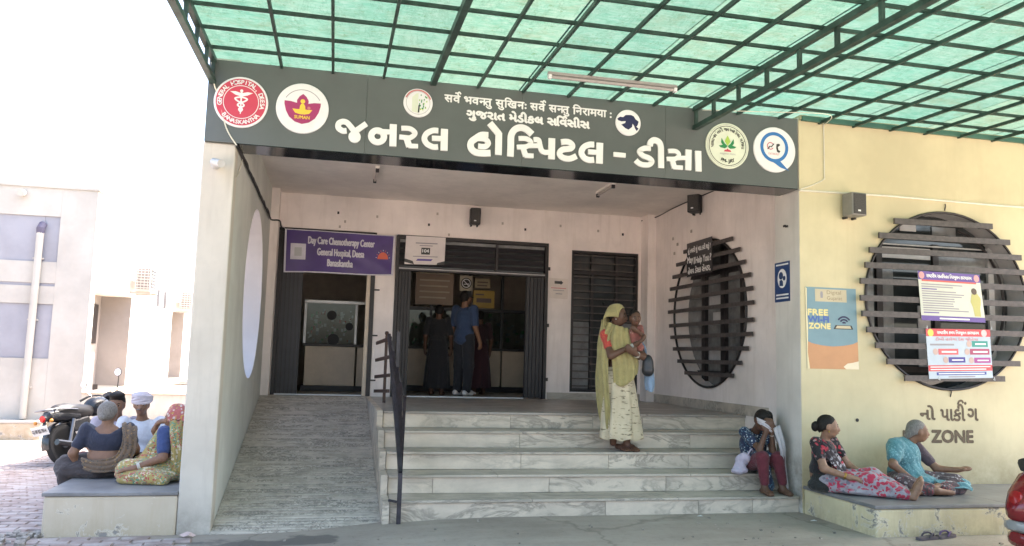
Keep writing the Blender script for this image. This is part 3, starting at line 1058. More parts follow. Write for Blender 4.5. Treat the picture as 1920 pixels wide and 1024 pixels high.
    ring('arc_line', c, 0.164, 0.170, M_greyink, e, 0.001, a0=30, a1=150)
    # small round emblem with a tree, left of the motto
    e, c = emblem(0.659, 3.712, 0.133, M_paper)
    ring('ring', c, 0.106, 0.109, M_greyink, e, 0.001)
    ring('red_arc', c, 0.111, 0.124, M_pink, e, 0.001, a0=20, a1=160)
    flat('pillar_mark', [(-.055, -.085), (-.055, .05), (-.02, .085), (.0, .09), (0, -.095)], c, M_offw, e, 0.001)
    flat('trunk', [(.0, -.09), (.004, -.02), (.016, -.02), (.012, -.09)], c, M_ink, e, 0.002)
    rnd = random.Random(4)
    for i in range(26):
        a, b_ = rnd.uniform(.008, .085), rnd.uniform(-.075, .085)
        if a * a + b_ * b_ > .0092: continue
        flat('leaf', disc_poly(0.009, 6, (a, b_), 0.55), c, M_green if i % 3 else M_lgreen, e, 0.0018 + 0.0001 * i)
    # state map emblem
    e, c = emblem(2.69, 3.716, 0.128, M_paper)
    gj_old = [(-.105, .018), (-.085, .035), (-.05, .05), (-.02, .055), (.0, .066), (.03, .062), (.045, .04), (.075, .03), (.095, .01), (.09, -.02), (.1, -.05), (.085, -.085), (.07, -.09), (.075, -.06), (.055, -.05), (.045, -.03), (.04, .0), (.03, -.03), (.035, -.055), (.005, -.085), (-.03, -.075), (-.06, -.05), (-.085, -.025), (-.06, -.02), (-.03, -.01), (-.02, .004), (-.06, .0), (-.09, -.005)]
    gj = [((x - 265) * .00108, (252 - y) * .00108) for x, y in ((160, 225), (185, 205), (215, 207), (238, 185), (290, 180), (315, 190), (332, 215), (362, 235), (352, 270), (340, 283), (362, 300), (345, 322), (328, 300), (318, 275), (304, 258), (300, 290), (266, 317), (235, 305), (198, 276), (235, 258), (240, 240), (200, 247), (170, 240))]
    flat('map', gj, c, M_navy, e, 0.001)
    # ivory disc with green leaves
    e, c = emblem(3.736, 3.577, 0.232, M_offw)
    ring('ring', c, 0.196, 0.202, M_ink, e, 0.001)
    ring('ring', c, 0.213, 0.216, M_greyink, e, 0.001)
    arc_text('પ્રધાનમંત્રી જન આરોગ્ય યોજના'.replace('્', ''), c, 0.166, 188, -10, 0.046, M_ink, e, bold=0.0012)
    for s in (-1, 1):
        flat('leaf', [(0, -.01), (s * .03, .012), (s * .095, -.005), (s * .075, -.022), (s * .03, -.028)], c, M_green, e, 0.001)
        flat('leaf', [(0, .0), (s * .03, .02), (s * .065, .075), (s * .07, .03), (s * .045, -.004)], c, M_green, e, 0.0016)
    flat('leaf', [(0, 0), (.032, .045), (0, .105), (-.032, .045)], c, M_lgreen, e, 0.0022)
    flat('cup', [(-.04, -.06), (-.03, -.042), (-.012, -.04), (0, -.026), (.012, -.04), (.03, -.042), (.04, -.06)], c, M_red, e, 0.0012)
    text_fit('આયુષ્માન ભારત'.replace('્', ''), c + Vector((-.085, 0, -.098)), .17, .024, M_greyink, e)
    arc_text('PM-JAY', c, 0.155, 243, 297, 0.048, M_ink, e, inward=True, bold=0.0018)
    # white disc with a blue speech-ring
    e, c = emblem(4.255, 3.582, 0.232, M_paper)
    ring('blue_ring', c + Vector((-.005, 0, .025)), 0.122, 0.156, M_blue, e, 0.001)
    flat('blue_tail', [(-.06, -.112), (.05, -.105), (.085, -.14), (.155, -.205), (.06, -.178), (.0, -.14)], c, M_blue, e, 0.0018)
    ring('red_mark', c + Vector((-.048, 0, .035)), 0.030, 0.038, M_red, e, 0.001, a0=20, a1=330)
    rv_, rf = ribbon([(-.08, .0), (-.055, .03), (-.04, .025), (-.01, .06)], 0.011)
    obj('check_mark', MB().add([c + Vector((p.x, -0.002, p.y)) for p in rv_], rf), M_ink, e)
    flat('black_mark', [(.02, .06), (.05, .065), (.06, .05), (.035, .03), (.04, .0), (.062, -.01), (.05, -.03), (.025, -.02), (.015, .02)], c, M_ink, e, 0.001)
    text_fit('KAYAKALP', c + Vector((-.07, 0, -.055)), .12, .022, M_pink, e)
    return sb
sign()
# ------------------------------------------------------------------ doors, gate, windows (parts of the building)
M_dglass = plain('dark_window_glass', (0.035, 0.04, 0.042), 0.08, var=0.2, scale=2, spec=0.8)
M_pane = plain('frosted_pane', (0.20, 0.20, 0.20), 0.18, var=0.25, scale=2.5, spec=0.6)
M_shutter = plain('grey_shutter_steel', (0.022, 0.02, 0.024), 0.45, var=0.15)

def left_door():
    d = part('doorway', MB().box(DL[0], DL[1], YB + 0.02, YB + 0.16, DL[3] - 0.055, DL[3] - 0.002), M_dark)
    obj('frame_post', MB().box(DL[0] + 0.002, DL[0] + 0.055, YB + 0.02, YB + 0.16, ZT, DL[3] - 0.057), M_dark, d)
    obj('frame_post', MB().box(0.50, DL[1] - 0.002, YB - 0.015, YB + 0.10, ZT, DL[3] - 0.057), M_dark, d)
    obj('frame_post', MB().box(0.445, 0.498, YB + 0.01, YB + 0.08, ZT, DL[3] - 0.057), M_counter, d)
    lf = obj('gate_leaf', MB().box(-0.742, -0.45, YB + 0.03, YB + 0.05, ZT + 0.02, DL[3] - 0.06), M_shutter, d)
    for i in range(6):
        x = -0.73 + i * 0.054
        obj('slat', MB().box(x, x + 0.022, YB + 0.008, YB + 0.029, ZT + 0.02, DL[3] - 0.06), M_dark, lf)
    obj('threshold', MB().box(DL[0] + 0.06, 0.44, YB - 0.004, YB + 0.03, ZT + 0.001, ZT + 0.018), M_alu, d)
    for z in (1.05, 1.68, 2.33):
        obj('hinge', MB().box(DL[1] - 0.001, DL[1] + 0.07, YB - 0.02, YB - 0.001, z, z + 0.02), M_dark, d)
left_door()

def main_gate():
    x0, x1 = DG[0], DG[1]
    d = part('gate', MB().box(x0, x1, YB - 0.02, YB + 0.12, DG[3] - 0.05, DG[3] - 0.002), M_dark)
    for a, b in ((x0, x0 + 0.05), (x1 - 0.05, x1)):
        obj('frame_post', MB().box(a + 0.001, b - 0.001, YB - 0.02, YB + 0.12, ZT, DG[3] - 0.052), M_dark, d)
    obj('transom', MB().box(x0 + 0.052, x1 - 0.052, YB - 0.015, YB + 0.1, 2.64, 2.70), M_dark, d)
    obj('transom_rail', MB().box(x0 + 0.052, x1 - 0.052, YB - 0.022, YB - 0.016, 2.665, 2.68), M_steel, d)
    obj('mullion', MB().box(2.315, 2.35, YB, YB + 0.08, 2.702, DG[3] - 0.052), M_dark, d)
    for a, b in ((x0 + 0.055, 2.312), (2.353, x1 - 0.055)):
        obj('transom_pane', MB().box(a, b, YB + 0.05, YB + 0.056, 2.702, DG[3] - 0.052), M_dglass, d)
        for k in range(4):
            z = 2.75 + k * 0.09
            obj('louvre', MB().obox(((a + b) / 2, YB + 0.03, z), ((b - a) / 2, 0, 0), (0, 0.012, 0.03), (0, -0.002, 0.001)), M_shutter, d)
        obj('louvre', MB().box(a, b, YB + 0.02, YB + 0.03, 3.055, 3.10), M_pane, d)
    # folded gate leaves
    for a, b in ((x0 + 0.055, 1.075), (2.79, x1 - 0.055)):
        lf = obj('gate_leaf', MB().box(a, b, YB + 0.02, YB + 0.045, ZT + 0.02, 2.636), M_shutter if a > 2 else M_dark, d)
        n = 4 if a < 2 else 5
        for i in range(n):
            x = a + 0.006 + i * (b - a) / n
            obj('slat', MB().box(x, x + 0.024, YB - 0.004, YB + 0.019, ZT + 0.02, 2.636), M_dark, lf)
    obj('threshold', MB().box(1.08, 2.785, YB - 0.004, YB + 0.03, ZT + 0.001, ZT + 0.016), M_alu, d)
    for z in (1.1, 1.9, 2.75):
        obj('hinge', MB().box(x1 + 0.001, x1 + 0.03, YB - 0.02, YB - 0.001, z, z + 0.05), M_dark, d)
main_gate()

def grilled_window():
    x0, x1, z0, z1 = DW
    d = part('grilled_window', MB().box(x0, x1, YB + 0.10, YB + 0.12, z0, z1), M_dglass)
    for a, b, c, e in ((x0, x0 + 0.04, z0, z1), (x1 - 0.04, x1, z0, z1), (x0 + 0.041, x1 - 0.041, z0, z0 + 0.04), (x0 + 0.041, x1 - 0.041, z1 - 0.04, z1)):
        obj('frame', MB().box(a, b, YB + 0.0, YB + 0.09, c, e), M_dark, d)
    for x in (3.83, 4.22):
        obj('mullion', MB().box(x - 0.02, x + 0.02, YB + 0.02, YB + 0.095, z0 + 0.041, z1 - 0.041), M_dark, d)
    obj('transom', MB().box(x0 + 0.041, x1 - 0.041, YB + 0.018, YB + 0.097, 2.72, 2.77), M_dark, d)
    n = 19
    for i in range(n):
        z = z0 + 0.09 + i * (z1 - z0 - 0.16) / (n - 1)
        obj('grille_bar', MB().box(x0 + 0.041, x1 - 0.041, YB + 0.004, YB + 0.016, z - 0.009, z + 0.009), M_bars, d)
    for (a, b) in ((3.535, 3.805), (3.855, 4.195), (4.245, 4.515)):
        obj('pane', MB().box(a, b, YB + 0.085, YB + 0.098, z0 + 0.05, 2.0), M_pane if a != 3.855 else M_dglass, d)
grilled_window()

def round_windows():
    # porch side: oval frame, panes, and flat bars across
    cy, cz_, ry, rz = 9.512, 2.076, 1.012, 0.96
    w = part('round_window', MB().box(XR + 0.20, XR + 0.21, cy - ry, cy + ry, cz_ - rz, cz_ + rz), M_pane)
    for y, t in ((9.95, 0.05), (9.40, 0.06), (8.90, 0.05)):
        obj('mullion', MB().box(XR + 0.15, XR + 0.199, y - t, y + t, cz_ - rz, cz_ + rz), M_dark, w)
    for z in (1.30, 2.62):
        obj('transom', MB().box(XR + 0.155, XR + 0.198, cy - 0.9, cy + 0.9, z - 0.03, z + 0.03), M_dark, w)
    for (a, b, c, e) in ((9.46, 9.86, 2.2, 2.36), (9.46, 9.86, 1.45, 1.62), (9.50, 9.75, 1.95, 2.1)):
        obj('stuck_notice', MB().box(XR + 0.193, XR + 0.1995, a, b, c, e), M_steel, w)
    n = 56
    pts = [(XR - 0.015, cy + (ry - 0.005) * math.cos(2 * math.pi * k / n), cz_ + (rz - 0.005) * math.sin(2 * math.pi * k / n)) for k in range(n + 1)]
    obj('rim', MB().tube(pts, 0.016, 6, False), M_dark, w)
    bars = [(2.945, 8.78, 10.16), (2.79, 8.60, 10.40), (2.628, 8.48, 10.52), (2.463, 8.36, 10.61), (2.302, 8.31, 10.65), (2.136, 8.29, 10.67), (1.938, 8.29, 10.63), (1.775, 8.32, 10.58), (1.61, 8.42, 10.49), (1.442, 8.58, 10.34), (1.287, 8.77, 10.11)]
    for z, a, b in bars:
        obj('grille_bar', MB().bar((XR - 0.04, a, z), (XR - 0.04, b, z + 0.005), 0.02, 0.05), M_bars, w)
    for z, a, b in bars[::3]:
        for y in (a + 0.1, b - 0.1):
            obj('bracket', MB().box(XR - 0.03, XR + 0.01, y - 0.008, y + 0.008, z - 0.01, z + 0.01), M_dark, w)
    # street side
    cx, cz_, rx, rz = WC[0], WC[1], WR[0], WR[1]
    w = part('round_window', MB().box(cx - rx, cx + rx, YF + 0.235, YF + 0.245, cz_ - rz, cz_ + rz), M_dglass)
    for x in (5.62, 6.32, 7.02):
        obj('mullion', MB().box(x - 0.035, x + 0.035, YF + 0.20, YF + 0.234, cz_ - 0.75, cz_ + 0.62), M_dark if x < 7 else M_steel, w)
    for z in (2.84, 1.42):
        obj('transom', MB().box(cx - 0.72, cx + 0.78, YF + 0.195, YF + 0.233, z - 0.03, z + 0.03), M_dark, w)
    obj('transom', MB().box(cx - 0.7, cx + 0.76, YF + 0.19, YF + 0.194, 2.735, 2.75), M_steel, w)
    for (a, b, c, e, m) in ((5.66, 6.27, 2.60, 2.72, M_steel), (6.37, 6.98, 2.55, 2.71, M_pane), (5.66, 5.80, 1.45, 2.5, M_pane), (6.1, 6.25, 1.45, 2.1, M_steel), (7.06, 7.2, 1.6, 2.7, M_pane), (5.33, 5.56, 1.6, 2.7, M_pane), (5.9, 6.1, 2.9, 3.0, M_steel), (6.3, 6.6, 2.88, 2.97, M_pane)):
        obj('pane', MB().box(a, b, YF + 0.222, YF + 0.2335, c, e), m, w)
    arc = [(cx + 0.15 + 0.72 * math.cos(R(t)), YF + 0.17, cz_ + 0.80 * math.sin(R(t))) for t in range(-75, 80, 8)]
    obj('inner_rim', MB().tube(arc, 0.014, 6), M_dark, w)
    pts = [(cx + (rx - 0.004) * math.cos(2 * math.pi * k / n), YF - 0.012, cz_ + (rz - 0.004) * math.sin(2 * math.pi * k / n)) for k in range(n + 1)]
    obj('rim', MB().tube(pts, 0.014, 6, False), M_dark, w)
    bars = [(2.945, 5.593, 6.79), (2.785, 5.409, 7.004), (2.628, 5.295, 7.142), (2.47, 5.241, 7.24), (2.305, 5.182, 7.30), (2.132, 5.178, 7.33), (1.975, 5.195, 7.32), (1.815, 5.246, 7.27), (1.66, 5.343, 7.20), (1.50, 5.47, 7.072), (1.338, 5.671, 6.873)]
    for z, a, b in bars:
        obj('grille_bar', MB().bar((a, YF - 0.075, z - 0.008), (b, YF - 0.075, z + 0.01), 0.025, 0.058), M_bars, w)
    for z, a, b in bars:
        for x in (a + 0.09, b - 0.09):
            obj('bracket', MB().box(x - 0.008, x + 0.008, YF - 0.062, YF + 0.01, z - 0.012, z + 0.012), M_dark, w)
    for x, z in ((cx, cz_ + rz), (cx, cz_ - rz - 0.09)):
        obj('hook', MB().tube([(x, YF - 0.004, z + 0.02), (x + 0.004, YF - 0.015, z + 0.07), (x - 0.006, YF - 0.02, z + 0.09)], 0.006, 5), M_dark, w)
round_windows()

# ------------------------------------------------------------------ reception counters inside
def counters():
    c = thing('reception_counter', (0.1, 12.9, ZT), 'cream panelled reception counter with glass screen inside the left doorway', 'counter')
    obj('panel', MB().box(-0.40, 0.37, 12.9, 12.93, 0.92, 1.53), M_counter, c, bevel=0.004)
    obj('panel', MB().box(0.40, 0.655, 12.9, 12.93, 0.92, 1.53), M_counter, c, bevel=0.004)
    obj('plinth', MB().box(-0.44, 0.655, 12.92, 13.4, ZT, 0.915), M_dark, c)
    obj('ledge', MB().box(-0.44, 0.655, 12.86, 13.4, 1.535, 1.57), M_dark, c)
    for x in (-0.42, 0.36, 0.64):
        obj('post', MB().box(x - 0.018, x + 0.018, 12.89, 12.95, 1.575, 2.20), M_alu, c)
    obj('top_rail', MB().box(-0.44, 0.655, 12.88, 12.96, 2.205, 2.25), M_alu, c)
    obj('glass_pane', MB().box(-0.40, 0.34, 12.915, 12.92, 1.58, 2.20), M_glass, c)
    for x, z, r in ((-0.02, 2.02, 0.075), (0.02, 1.64, 0.09), (0.26, 1.85, 0.06)):
        obj('speech_hole', MB().lathe([(r, 0), (r, 0.006)], (x, 12.914, z), (0, -1, 0), 20), M_black, c)
    g = MB()
    rnd = random.Random(9)
    mats = [C('packet_white', (0.6, 0.6, 0.58)), C('packet_green', (0.12, 0.3, 0.14)), C('packet_red', (0.4, 0.1, 0.08)), C('packet_grey', (0.3, 0.32, 0.33))]
    for i in range(90):
        x, z = rnd.uniform(-0.4, 0.3), rnd.uniform(1.58, 2.1)
        s = rnd.uniform(0.012, 0.04)
        g.mi = rnd.choice([0, 0, 1, 3, 2])
        g.box(x, x + s, 13.1 + rnd.uniform(0, .12), 13.24 + rnd.uniform(0, .02), z, z + s * rnd.uniform(.6, 1.8))
    tag(obj('packets', g, mats, c), kind='stuff')
    c = thing('ticket_counter', (2.3, 13.5, ZT), 'long cream panelled counter with glazed screen deep inside the main gate', 'counter')
    xs = [1.0, 1.62, 2.28, 2.86, 3.4, 3.95]
    for a, b in zip(xs[:-1], xs[1:]):
        obj('panel', MB().box(a + 0.012, b - 0.012, 13.5, 13.53, 0.93, 1.54), M_counter, c, bevel=0.004)
    obj('plinth', MB().box(0.98, 3.97, 13.53, 14.1, ZT, 0.925), M_dark, c)
    obj('ledge', MB().box(0.98, 3.97, 13.46, 14.1, 1.545, 1.585), M_dark, c)
    for x in (1.0, 1.62, 2.28, 2.85, 3.4, 3.95):
        obj('post', MB().box(x - 0.02, x + 0.02, 13.49, 13.55, 1.59, 2.9), M_shutter, c)
    obj('top_rail', MB().box(0.98, 3.97, 13.48, 13.56, 2.20, 2.25), M_shutter, c)
    for a, b in zip(xs[:-1], xs[1:]):
        obj('glass_pane', MB().box(a + 0.022, b - 0.022, 13.51, 13.516, 1.59, 2.195), M_glass, c)
    g = MB()
    for i in range(110):
        x, z = rnd.uniform(1.05, 3.8), rnd.uniform(1.6, 2.15)
        s = rnd.uniform(0.01, 0.05)
        g.mi = rnd.choice([0, 3, 1, 3, 3])
        g.box(x, x + s, 13.9 + rnd.uniform(0, .1), 14.04 + rnd.uniform(0, .02), z, z + s * rnd.uniform(.6, 1.8))
    tag(obj('packets', g, mats, c), kind='stuff')
    def board(name, label, x0, x1, z0, z1, col, lines, ink=(0.15, 0.1, 0.08)):
        b = thing(name, ((x0 + x1) / 2, 13.46, z0), label, 'notice board')
        obj('panel', MB().box(x0, x1, 13.45, 13.475, z0, z1), C(name + '_paint', col), b)
        im = C(name + '_ink', ink)
        for (a, e, f, h) in lines:
            obj('lettering', MB().box(x0 + (x1 - x0) * a, x0 + (x1 - x0) * e, 13.446, 13.4495, z0 + (z1 - z0) * f, z0 + (z1 - z0) * h), im, b)
        return b
    board('brown_notice_board', 'brown notice board with rows of lettering left of the no smoking sign', 1.34, 1.98, 2.29, 2.9, (0.28, 0.19, 0.13), [(.1, .9, .86, .92), (.1, .9, .66, .70), (.1, .85, .5, .54), (.1, .9, .34, .38), (.1, .8, .18, .22)], (0.5, 0.42, 0.3))
    board('yellow_notice_board', 'dull yellow notice board with one line of dark lettering inside the gate', 2.33, 2.70, 2.27, 2.57, (0.5, 0.33, 0.06), [(.15, .85, .3, .55), (.1, .5, .72, .8)])
    board('small_buff_board', 'small buff board right of the no smoking sign', 2.35, 2.62, 2.61, 2.77, (0.42, 0.34, 0.2), [(.15, .85, .55, .7), (.15, .8, .2, .35)])
    b = thing('no_smoking_sign', (2.2, 13.46, 2.56), 'square no smoking sign with a ringed symbol inside the gate', 'sign')
    obj('panel', MB().box(2.09, 2.31, 13.45, 13.475, 2.55, 2.81), C('nosmoke_panel', (0.55, 0.48, 0.36)), b)
    cc = Vector((2.2, 13.449, 2.68))
    flat('disc', disc_poly(0.095, 24), cc, M_ink, b, 0.002)
    ring('ring', cc, 0.062, 0.078, M_paper, b, 0.003)
    rv_, rf = ribbon([(-.05, .05), (.05, -.05)], 0.014)
    obj('slash', MB().add([cc + Vector((p.x, -0.0035, p.y)) for p in rv_], rf), M_paper, b)
    rv_, rf = ribbon([(-.045, -.02), (.05, -.01)], 0.014)
    obj('cigarette', MB().add([cc + Vector((p.x, -0.003, p.y)) for p in rv_], rf), M_paper, b)
counters()

# ------------------------------------------------------------------ banner and posters
def banner():
    b = thing('banner', (0.05, YB - 0.05, 2.53), 'purple cloth banner with white lettering tied above the left doorway', 'banner')
    q = [Vector((-0.715, 0, 3.14)), Vector((0.82, 0, 3.132)), Vector((0.806, 0, 2.555)), Vector((-0.703, 0, 2.525))]
    def P(u, v, d=0.0):
        p = q[0] * (1 - u) * (1 - v) + q[1] * u * (1 - v) + q[2] * u * v + q[3] * (1 - u) * v
        w = 0.008 * math.sin(u * 9 + v * 4) * v + 0.006 * math.sin((u * 1.5 - v) * 14) * u * v + 0.004 * math.sin(u * 23)
        p.z += 0.006 * math.sin(u * 6.28) * (0.3 + v)
        p.y = YB - 0.055 - w - d
        return p
    def sheet(name, u0, u1, v0, v1, mat, d, nu=40, nv=16, parent=b):
        vs = [P(u0 + (u1 - u0) * i / nu, v0 + (v1 - v0) * j / nv, d) for j in range(nv + 1) for i in range(nu + 1)]
        fs = [(j * (nu + 1) + i, j * (nu + 1) + i + 1, (j + 1) * (nu + 1) + i + 1, (j + 1) * (nu + 1) + i) for j in range(nv) for i in range(nu)]
        return obj(name, MB().add(vs, fs), mat, parent, smooth=True)
    m_p = plain('banner_purple', (0.062, 0.028, 0.17), 0.42, var=0.12, scale=3)
    sheet('cloth', 0, 1, 0, 1, m_p, 0)
    m_l = plain('banner_white', (0.55, 0.53, 0.58), 0.5)
    sheet('hem', 0.0, 0.016, 0, 1, m_l, 0.0015, 2)
    sheet('hem', 0.016, 1.0, 0.972, 1, m_l, 0.0015, 40, 2)
    sheet('hem', 0.984, 1.0, 0, 0.97, m_l, 0.0015, 2)
    sheet('hem', 0.016, 0.984, 0.0, 0.02, m_l, 0.0015, 40, 2)
    def txt(s, u0, u1, v1, h):
        V, F, w = text_w(s, 1.0)
        lo, hi = V.min(0), V.max(0)
        vs = []
        for k, (a, e) in enumerate([(0, 0), (.0035, 0), (-.0035, 0), (0, .008), (0, -.008)]):
            for p in V:
                u = u0 + (u1 - u0) * (p[0] - lo[0]) / (hi[0] - lo[0]) + a
                v = v1 - h * p[1] + e
                vs.append(P(u, v, 0.003 + 0.0003 * k))
        fs = [tuple(i + len(V) * k for i in f) for k in range(5) for f in F]
        me = bpy.data.meshes.new('lettering')
        me.from_pydata([tuple(p) for p in vs], [], fs)
        obj('lettering', me, m_l, b)
    txt('Day Care Chemotherapy Center', 0.21, 0.81, 0.315, 0.235)
    txt('General Hospital, Deesa', 0.295, 0.72, 0.58, 0.235)
    txt('Banaskantha', 0.39, 0.62, 0.83, 0.235)
    lg = sheet('logo', 0.055, 0.19, 0.33, 0.70, m_l, 0.003, 6, 6)
    sheet('logo_mark', 0.09, 0.155, 0.42, 0.62, C('banner_grey', (0.4, 0.4, 0.4)), 0.004, 4, 4, lg)
    m_o = C('banner_orange', (0.6, 0.10, 0.05))
    vs = [P(0.895, 0.60, 0.003)] + [P(0.895 + 0.05 * math.cos(R(t)), 0.60 - 0.17 * math.sin(R(t)), 0.003) for t in range(0, 181, 15)]
    s_ = obj('sun_logo', MB().add(vs, [(0, i, i + 1) for i in range(1, len(vs) - 1)]), m_o, b)
    for t in range(10, 180, 20):
        c_, s2 = math.cos(R(t)), math.sin(R(t))
        vs = [P(0.895 + r * c_ * 1.0 + o * -s2 * .6, 0.60 - r * 3.4 * s2 - o * c_ * 2, 0.0032) for r, o in ((.058, -.006), (.058, .006), (.07, .0))]
        obj('ray', MB().add(vs, [(0, 1, 2)]), m_l if t % 40 == 10 else m_o, s_)
    for u, x, z in ((0, -0.76, 3.18), (1, 0.86, 3.16)):
        p = P(u, 0)
        obj('tie_string', MB().tube([p, (x, YB - 0.03, z)], 0.004, 5), m_l, b)
banner()

def sheet_thing(name, label, cat, corners, y, mat, th=0.003, ux=EX):
    """flat sheet from four corners (top-left, top-right, bottom-right, bottom-left) given as (x, z)"""
    t = thing(name, (corners[3][0], y, corners[3][1]), label, cat)
    mb = MB()
    mb.prism(corners, th, lambda u, v, d: (u, y - d, v))
    obj('sheet', mb, mat, t)
    tl, tr, br, bl = [Vector(c) for c in corners]
    def P(u, v, d=0.0):
        p = tl * (1 - u) * (1 - v) + tr * u * (1 - v) + br * u * v + bl * (1 - u) * v
        return Vector((p.x, y - th - d, p.y))
    def rect(nm, u0, v0, u1, v1, m, d=0.001):
        return obj(nm, MB().add([P(u0, v0, d), P(u1, v0, d), P(u1, v1, d), P(u0, v1, d)], [(0, 1, 2, 3)]), m, t)
    def poly(nm, pts, m, d=0.0015):
        return obj(nm, MB().add([P(u, v, d) for u, v in pts], [tuple(range(len(pts)))]), m, t)
    def txt(s, u0, u1, vb, vt, m, d=0.002, bold=0.0):
        V, F, w = text_w(s, 1.0)
        lo, hi = V.min(0), V.max(0)
        vs, fs = [], []
        for k, (a, e) in enumerate([(0, 0), (1, 0), (-1, 0), (0, 1), (0, -1)] if bold else [(0, 0)]):
            fs += [tuple(i + len(vs) for i in f) for f in F]
            vs += [tuple(P(u0 + (u1 - u0) * (p[0] - lo[0]) / (hi[0] - lo[0]) + a * bold, vb + (vt - vb) * (p[1] - lo[1]) / (hi[1] - lo[1]) + e * bold, d + 0.0002 * k)) for p in V]
        me = bpy.data.meshes.new('lettering')
        me.from_pydata(vs, [], fs)
        return obj('lettering', me, m, t)
    return t, rect, poly, txt

def posters():
    # helpline poster on the gate
    t, rect, poly, txt = sheet_thing('helpline_poster', 'white helpline poster with a black number box on the gate transom', 'poster', [(0.975, 3.145), (1.55, 3.15), (1.545, 2.745), (0.965, 2.73)], YB - 0.03, C('poster_white', (0.66, 0.60, 0.58)))
    rect('number_box', 0.40, 0.40, 0.62, 0.64, M_ink)
    txt('104', 0.43, 0.59, 0.57, 0.45, M_paper, bold=0.004)
    rect('text_line', 0.25, 0.22, 0.8, 0.26, M_greyink)
    rect('text_line', 0.35, 0.31, 0.68, 0.34, M_greyink)
    rect('text_line', 0.2, 0.70, 0.82, 0.73, M_greyink)
    poly('blue_strip', [(0.32, 0.80), (0.70, 0.80), (0.66, 0.87), (0.28, 0.87)], C('poster_purple', (0.10, 0.07, 0.3)))
    poly('corner_band', [(0.0, 0.80), (0.2, 0.88), (0.24, 1.0), (0.0, 0.92)], M_ink)
    poly('corner_band', [(1.0, 0.86), (0.82, 0.93), (0.8, 1.0), (1.0, 1.0)], M_ink)
    # arrow notice
    t, rect, poly, txt = sheet_thing('arrow_notice', 'small paper notice under a black arrow on the wall between gate and grilled window', 'notice', [(3.14, 2.64), (3.44, 2.635), (3.435, 2.33), (3.145, 2.335)], YB - 0.001, C('notice_paper', (0.66, 0.58, 0.52)), 0.001)
    poly('arrow', [(0.28, 0.13), (0.60, 0.13), (0.60, 0.08), (0.74, 0.20), (0.60, 0.32), (0.60, 0.27), (0.28, 0.27)], M_ink)
    rect('text_line', 0.1, 0.46, 0.9, 0.50, M_pink)
    rect('text_line', 0.2, 0.58, 0.8, 0.61, M_greyink)
    rect('text_line', 0.35, 0.74, 0.7, 0.78, M_greyink)
    # free wifi poster
    t, rect, poly, txt = sheet_thing('wifi_poster', 'torn blue and orange free wifi poster on the yellow wall', 'poster', [(4.605, 2.217), (5.182, 2.219), (5.20, 1.404), (4.62, 1.40)], YF - 0.001, C('wifi_blue', (0.165, 0.275, 0.32)), 0.002)
    m_or, m_cr = C('wifi_orange', (0.52, 0.26, 0.12)), C('wifi_cream', (0.50, 0.43, 0.29))
    poly('orange_base', [(0.0, 0.66), (0.1, 0.69), (0.3, 0.715), (0.5, 0.725), (0.7, 0.715), (0.9, 0.69), (1.0, 0.66), (1, 1), (0, 1)], m_or)
    rect('header', 0.19, 0.02, 0.81, 0.175, m_cr)
    txt('Digital', 0.42, 0.70, 0.095, 0.035, C('wifi_brown', (0.25, 0.2, 0.12)), 0.002)
    txt('Gujarat', 0.42, 0.72, 0.165, 0.105, C('wifi_brown2', (0.25, 0.2, 0.12)), 0.002)
    poly('emblem', [(0.3, 0.05), (0.335, 0.05), (0.345, 0.08), (0.34, 0.13), (0.295, 0.13), (0.29, 0.08)], M_greyink)
    m_y = C('wifi_yellow', (0.72, 0.62, 0.28))
    txt('FREE', 0.04, 0.43, 0.345, 0.275, m_y, bold=0.006)
    txt('WI-FI', 0.04, 0.44, 0.43, 0.36, C('wifi_ink', (0.06, 0.13, 0.42)), bold=0.006)
    txt('ZONE', 0.05, 0.47, 0.51, 0.445, m_y, bold=0.006)
    poly('phone', [(0.57, 0.46), (0.89, 0.46), (0.92, 0.51), (0.53, 0.51)], M_ink)
    poly('phone_screen', [(0.60, 0.467), (0.86, 0.467), (0.88, 0.50), (0.57, 0.50)], m_cr, 0.0022)
    for k, r in enumerate((0.05, 0.10, 0.15)):
        pts = [(0.74 + r * math.cos(R(a)), 0.45 - r * 0.7 * math.sin(R(a))) for a in range(35, 146, 10)]
        pts += [(0.74 + (r - .03) * math.cos(R(a)), 0.45 - (r - .03) * 0.7 * math.sin(R(a))) for a in range(145, 34, -10)]
        for i in range(11):
            pass
        n = 12
        vs = pts
        t2 = MB()
        tl = [Vector((4.605, 2.217)), Vector((5.182, 2.219)), Vector((5.20, 1.404)), Vector((4.62, 1.40))]
        def PP(u, v):
            p = tl[0] * (1 - u) * (1 - v) + tl[1] * u * (1 - v) + tl[2] * u * v + tl[3] * (1 - u) * v
            return (p.x, YF - 0.0055, p.y)
        t2.add([PP(*p) for p in vs], [(i, i + 1, 2 * n - 2 - i, 2 * n - 1 - i) for i in range(n - 1)])
        obj('signal_arc', t2, M_navy, t)
    poly('torn_corner', [(0.75, 1.0), (0.70, 0.97), (0.78, 0.93), (0.88, 0.92), (1.0, 0.90), (1.0, 1.0)], C('torn_paper', (0.72, 0.62, 0.45)), 0.0025)
    poly('torn_edge', [(0.0, 0.0), (0.03, 0.02), (0.02, 0.25), (0.035, 0.5), (0.015, 0.8), (0.05, 1.0), (0.0, 1.0)], C('torn_tape', (0.72, 0.62, 0.38)), 0.0026)
    # two posters tied to the window bars
    yb = YF - 0.092
    t, rect, poly, txt = sheet_thing('programme_poster', 'cream poster with purple head band, upper of two on the window bars', 'poster', [(5.842, 2.432), (6.59, 2.425), (6.647, 1.926), (5.876, 1.924)], yb, C('poster_cream', (0.55, 0.56, 0.48)), 0.003)
    m_v = C('poster_violet', (0.12, 0.07, 0.28))
    rect('head_band', 0, 0, 1, 0.17, m_v)
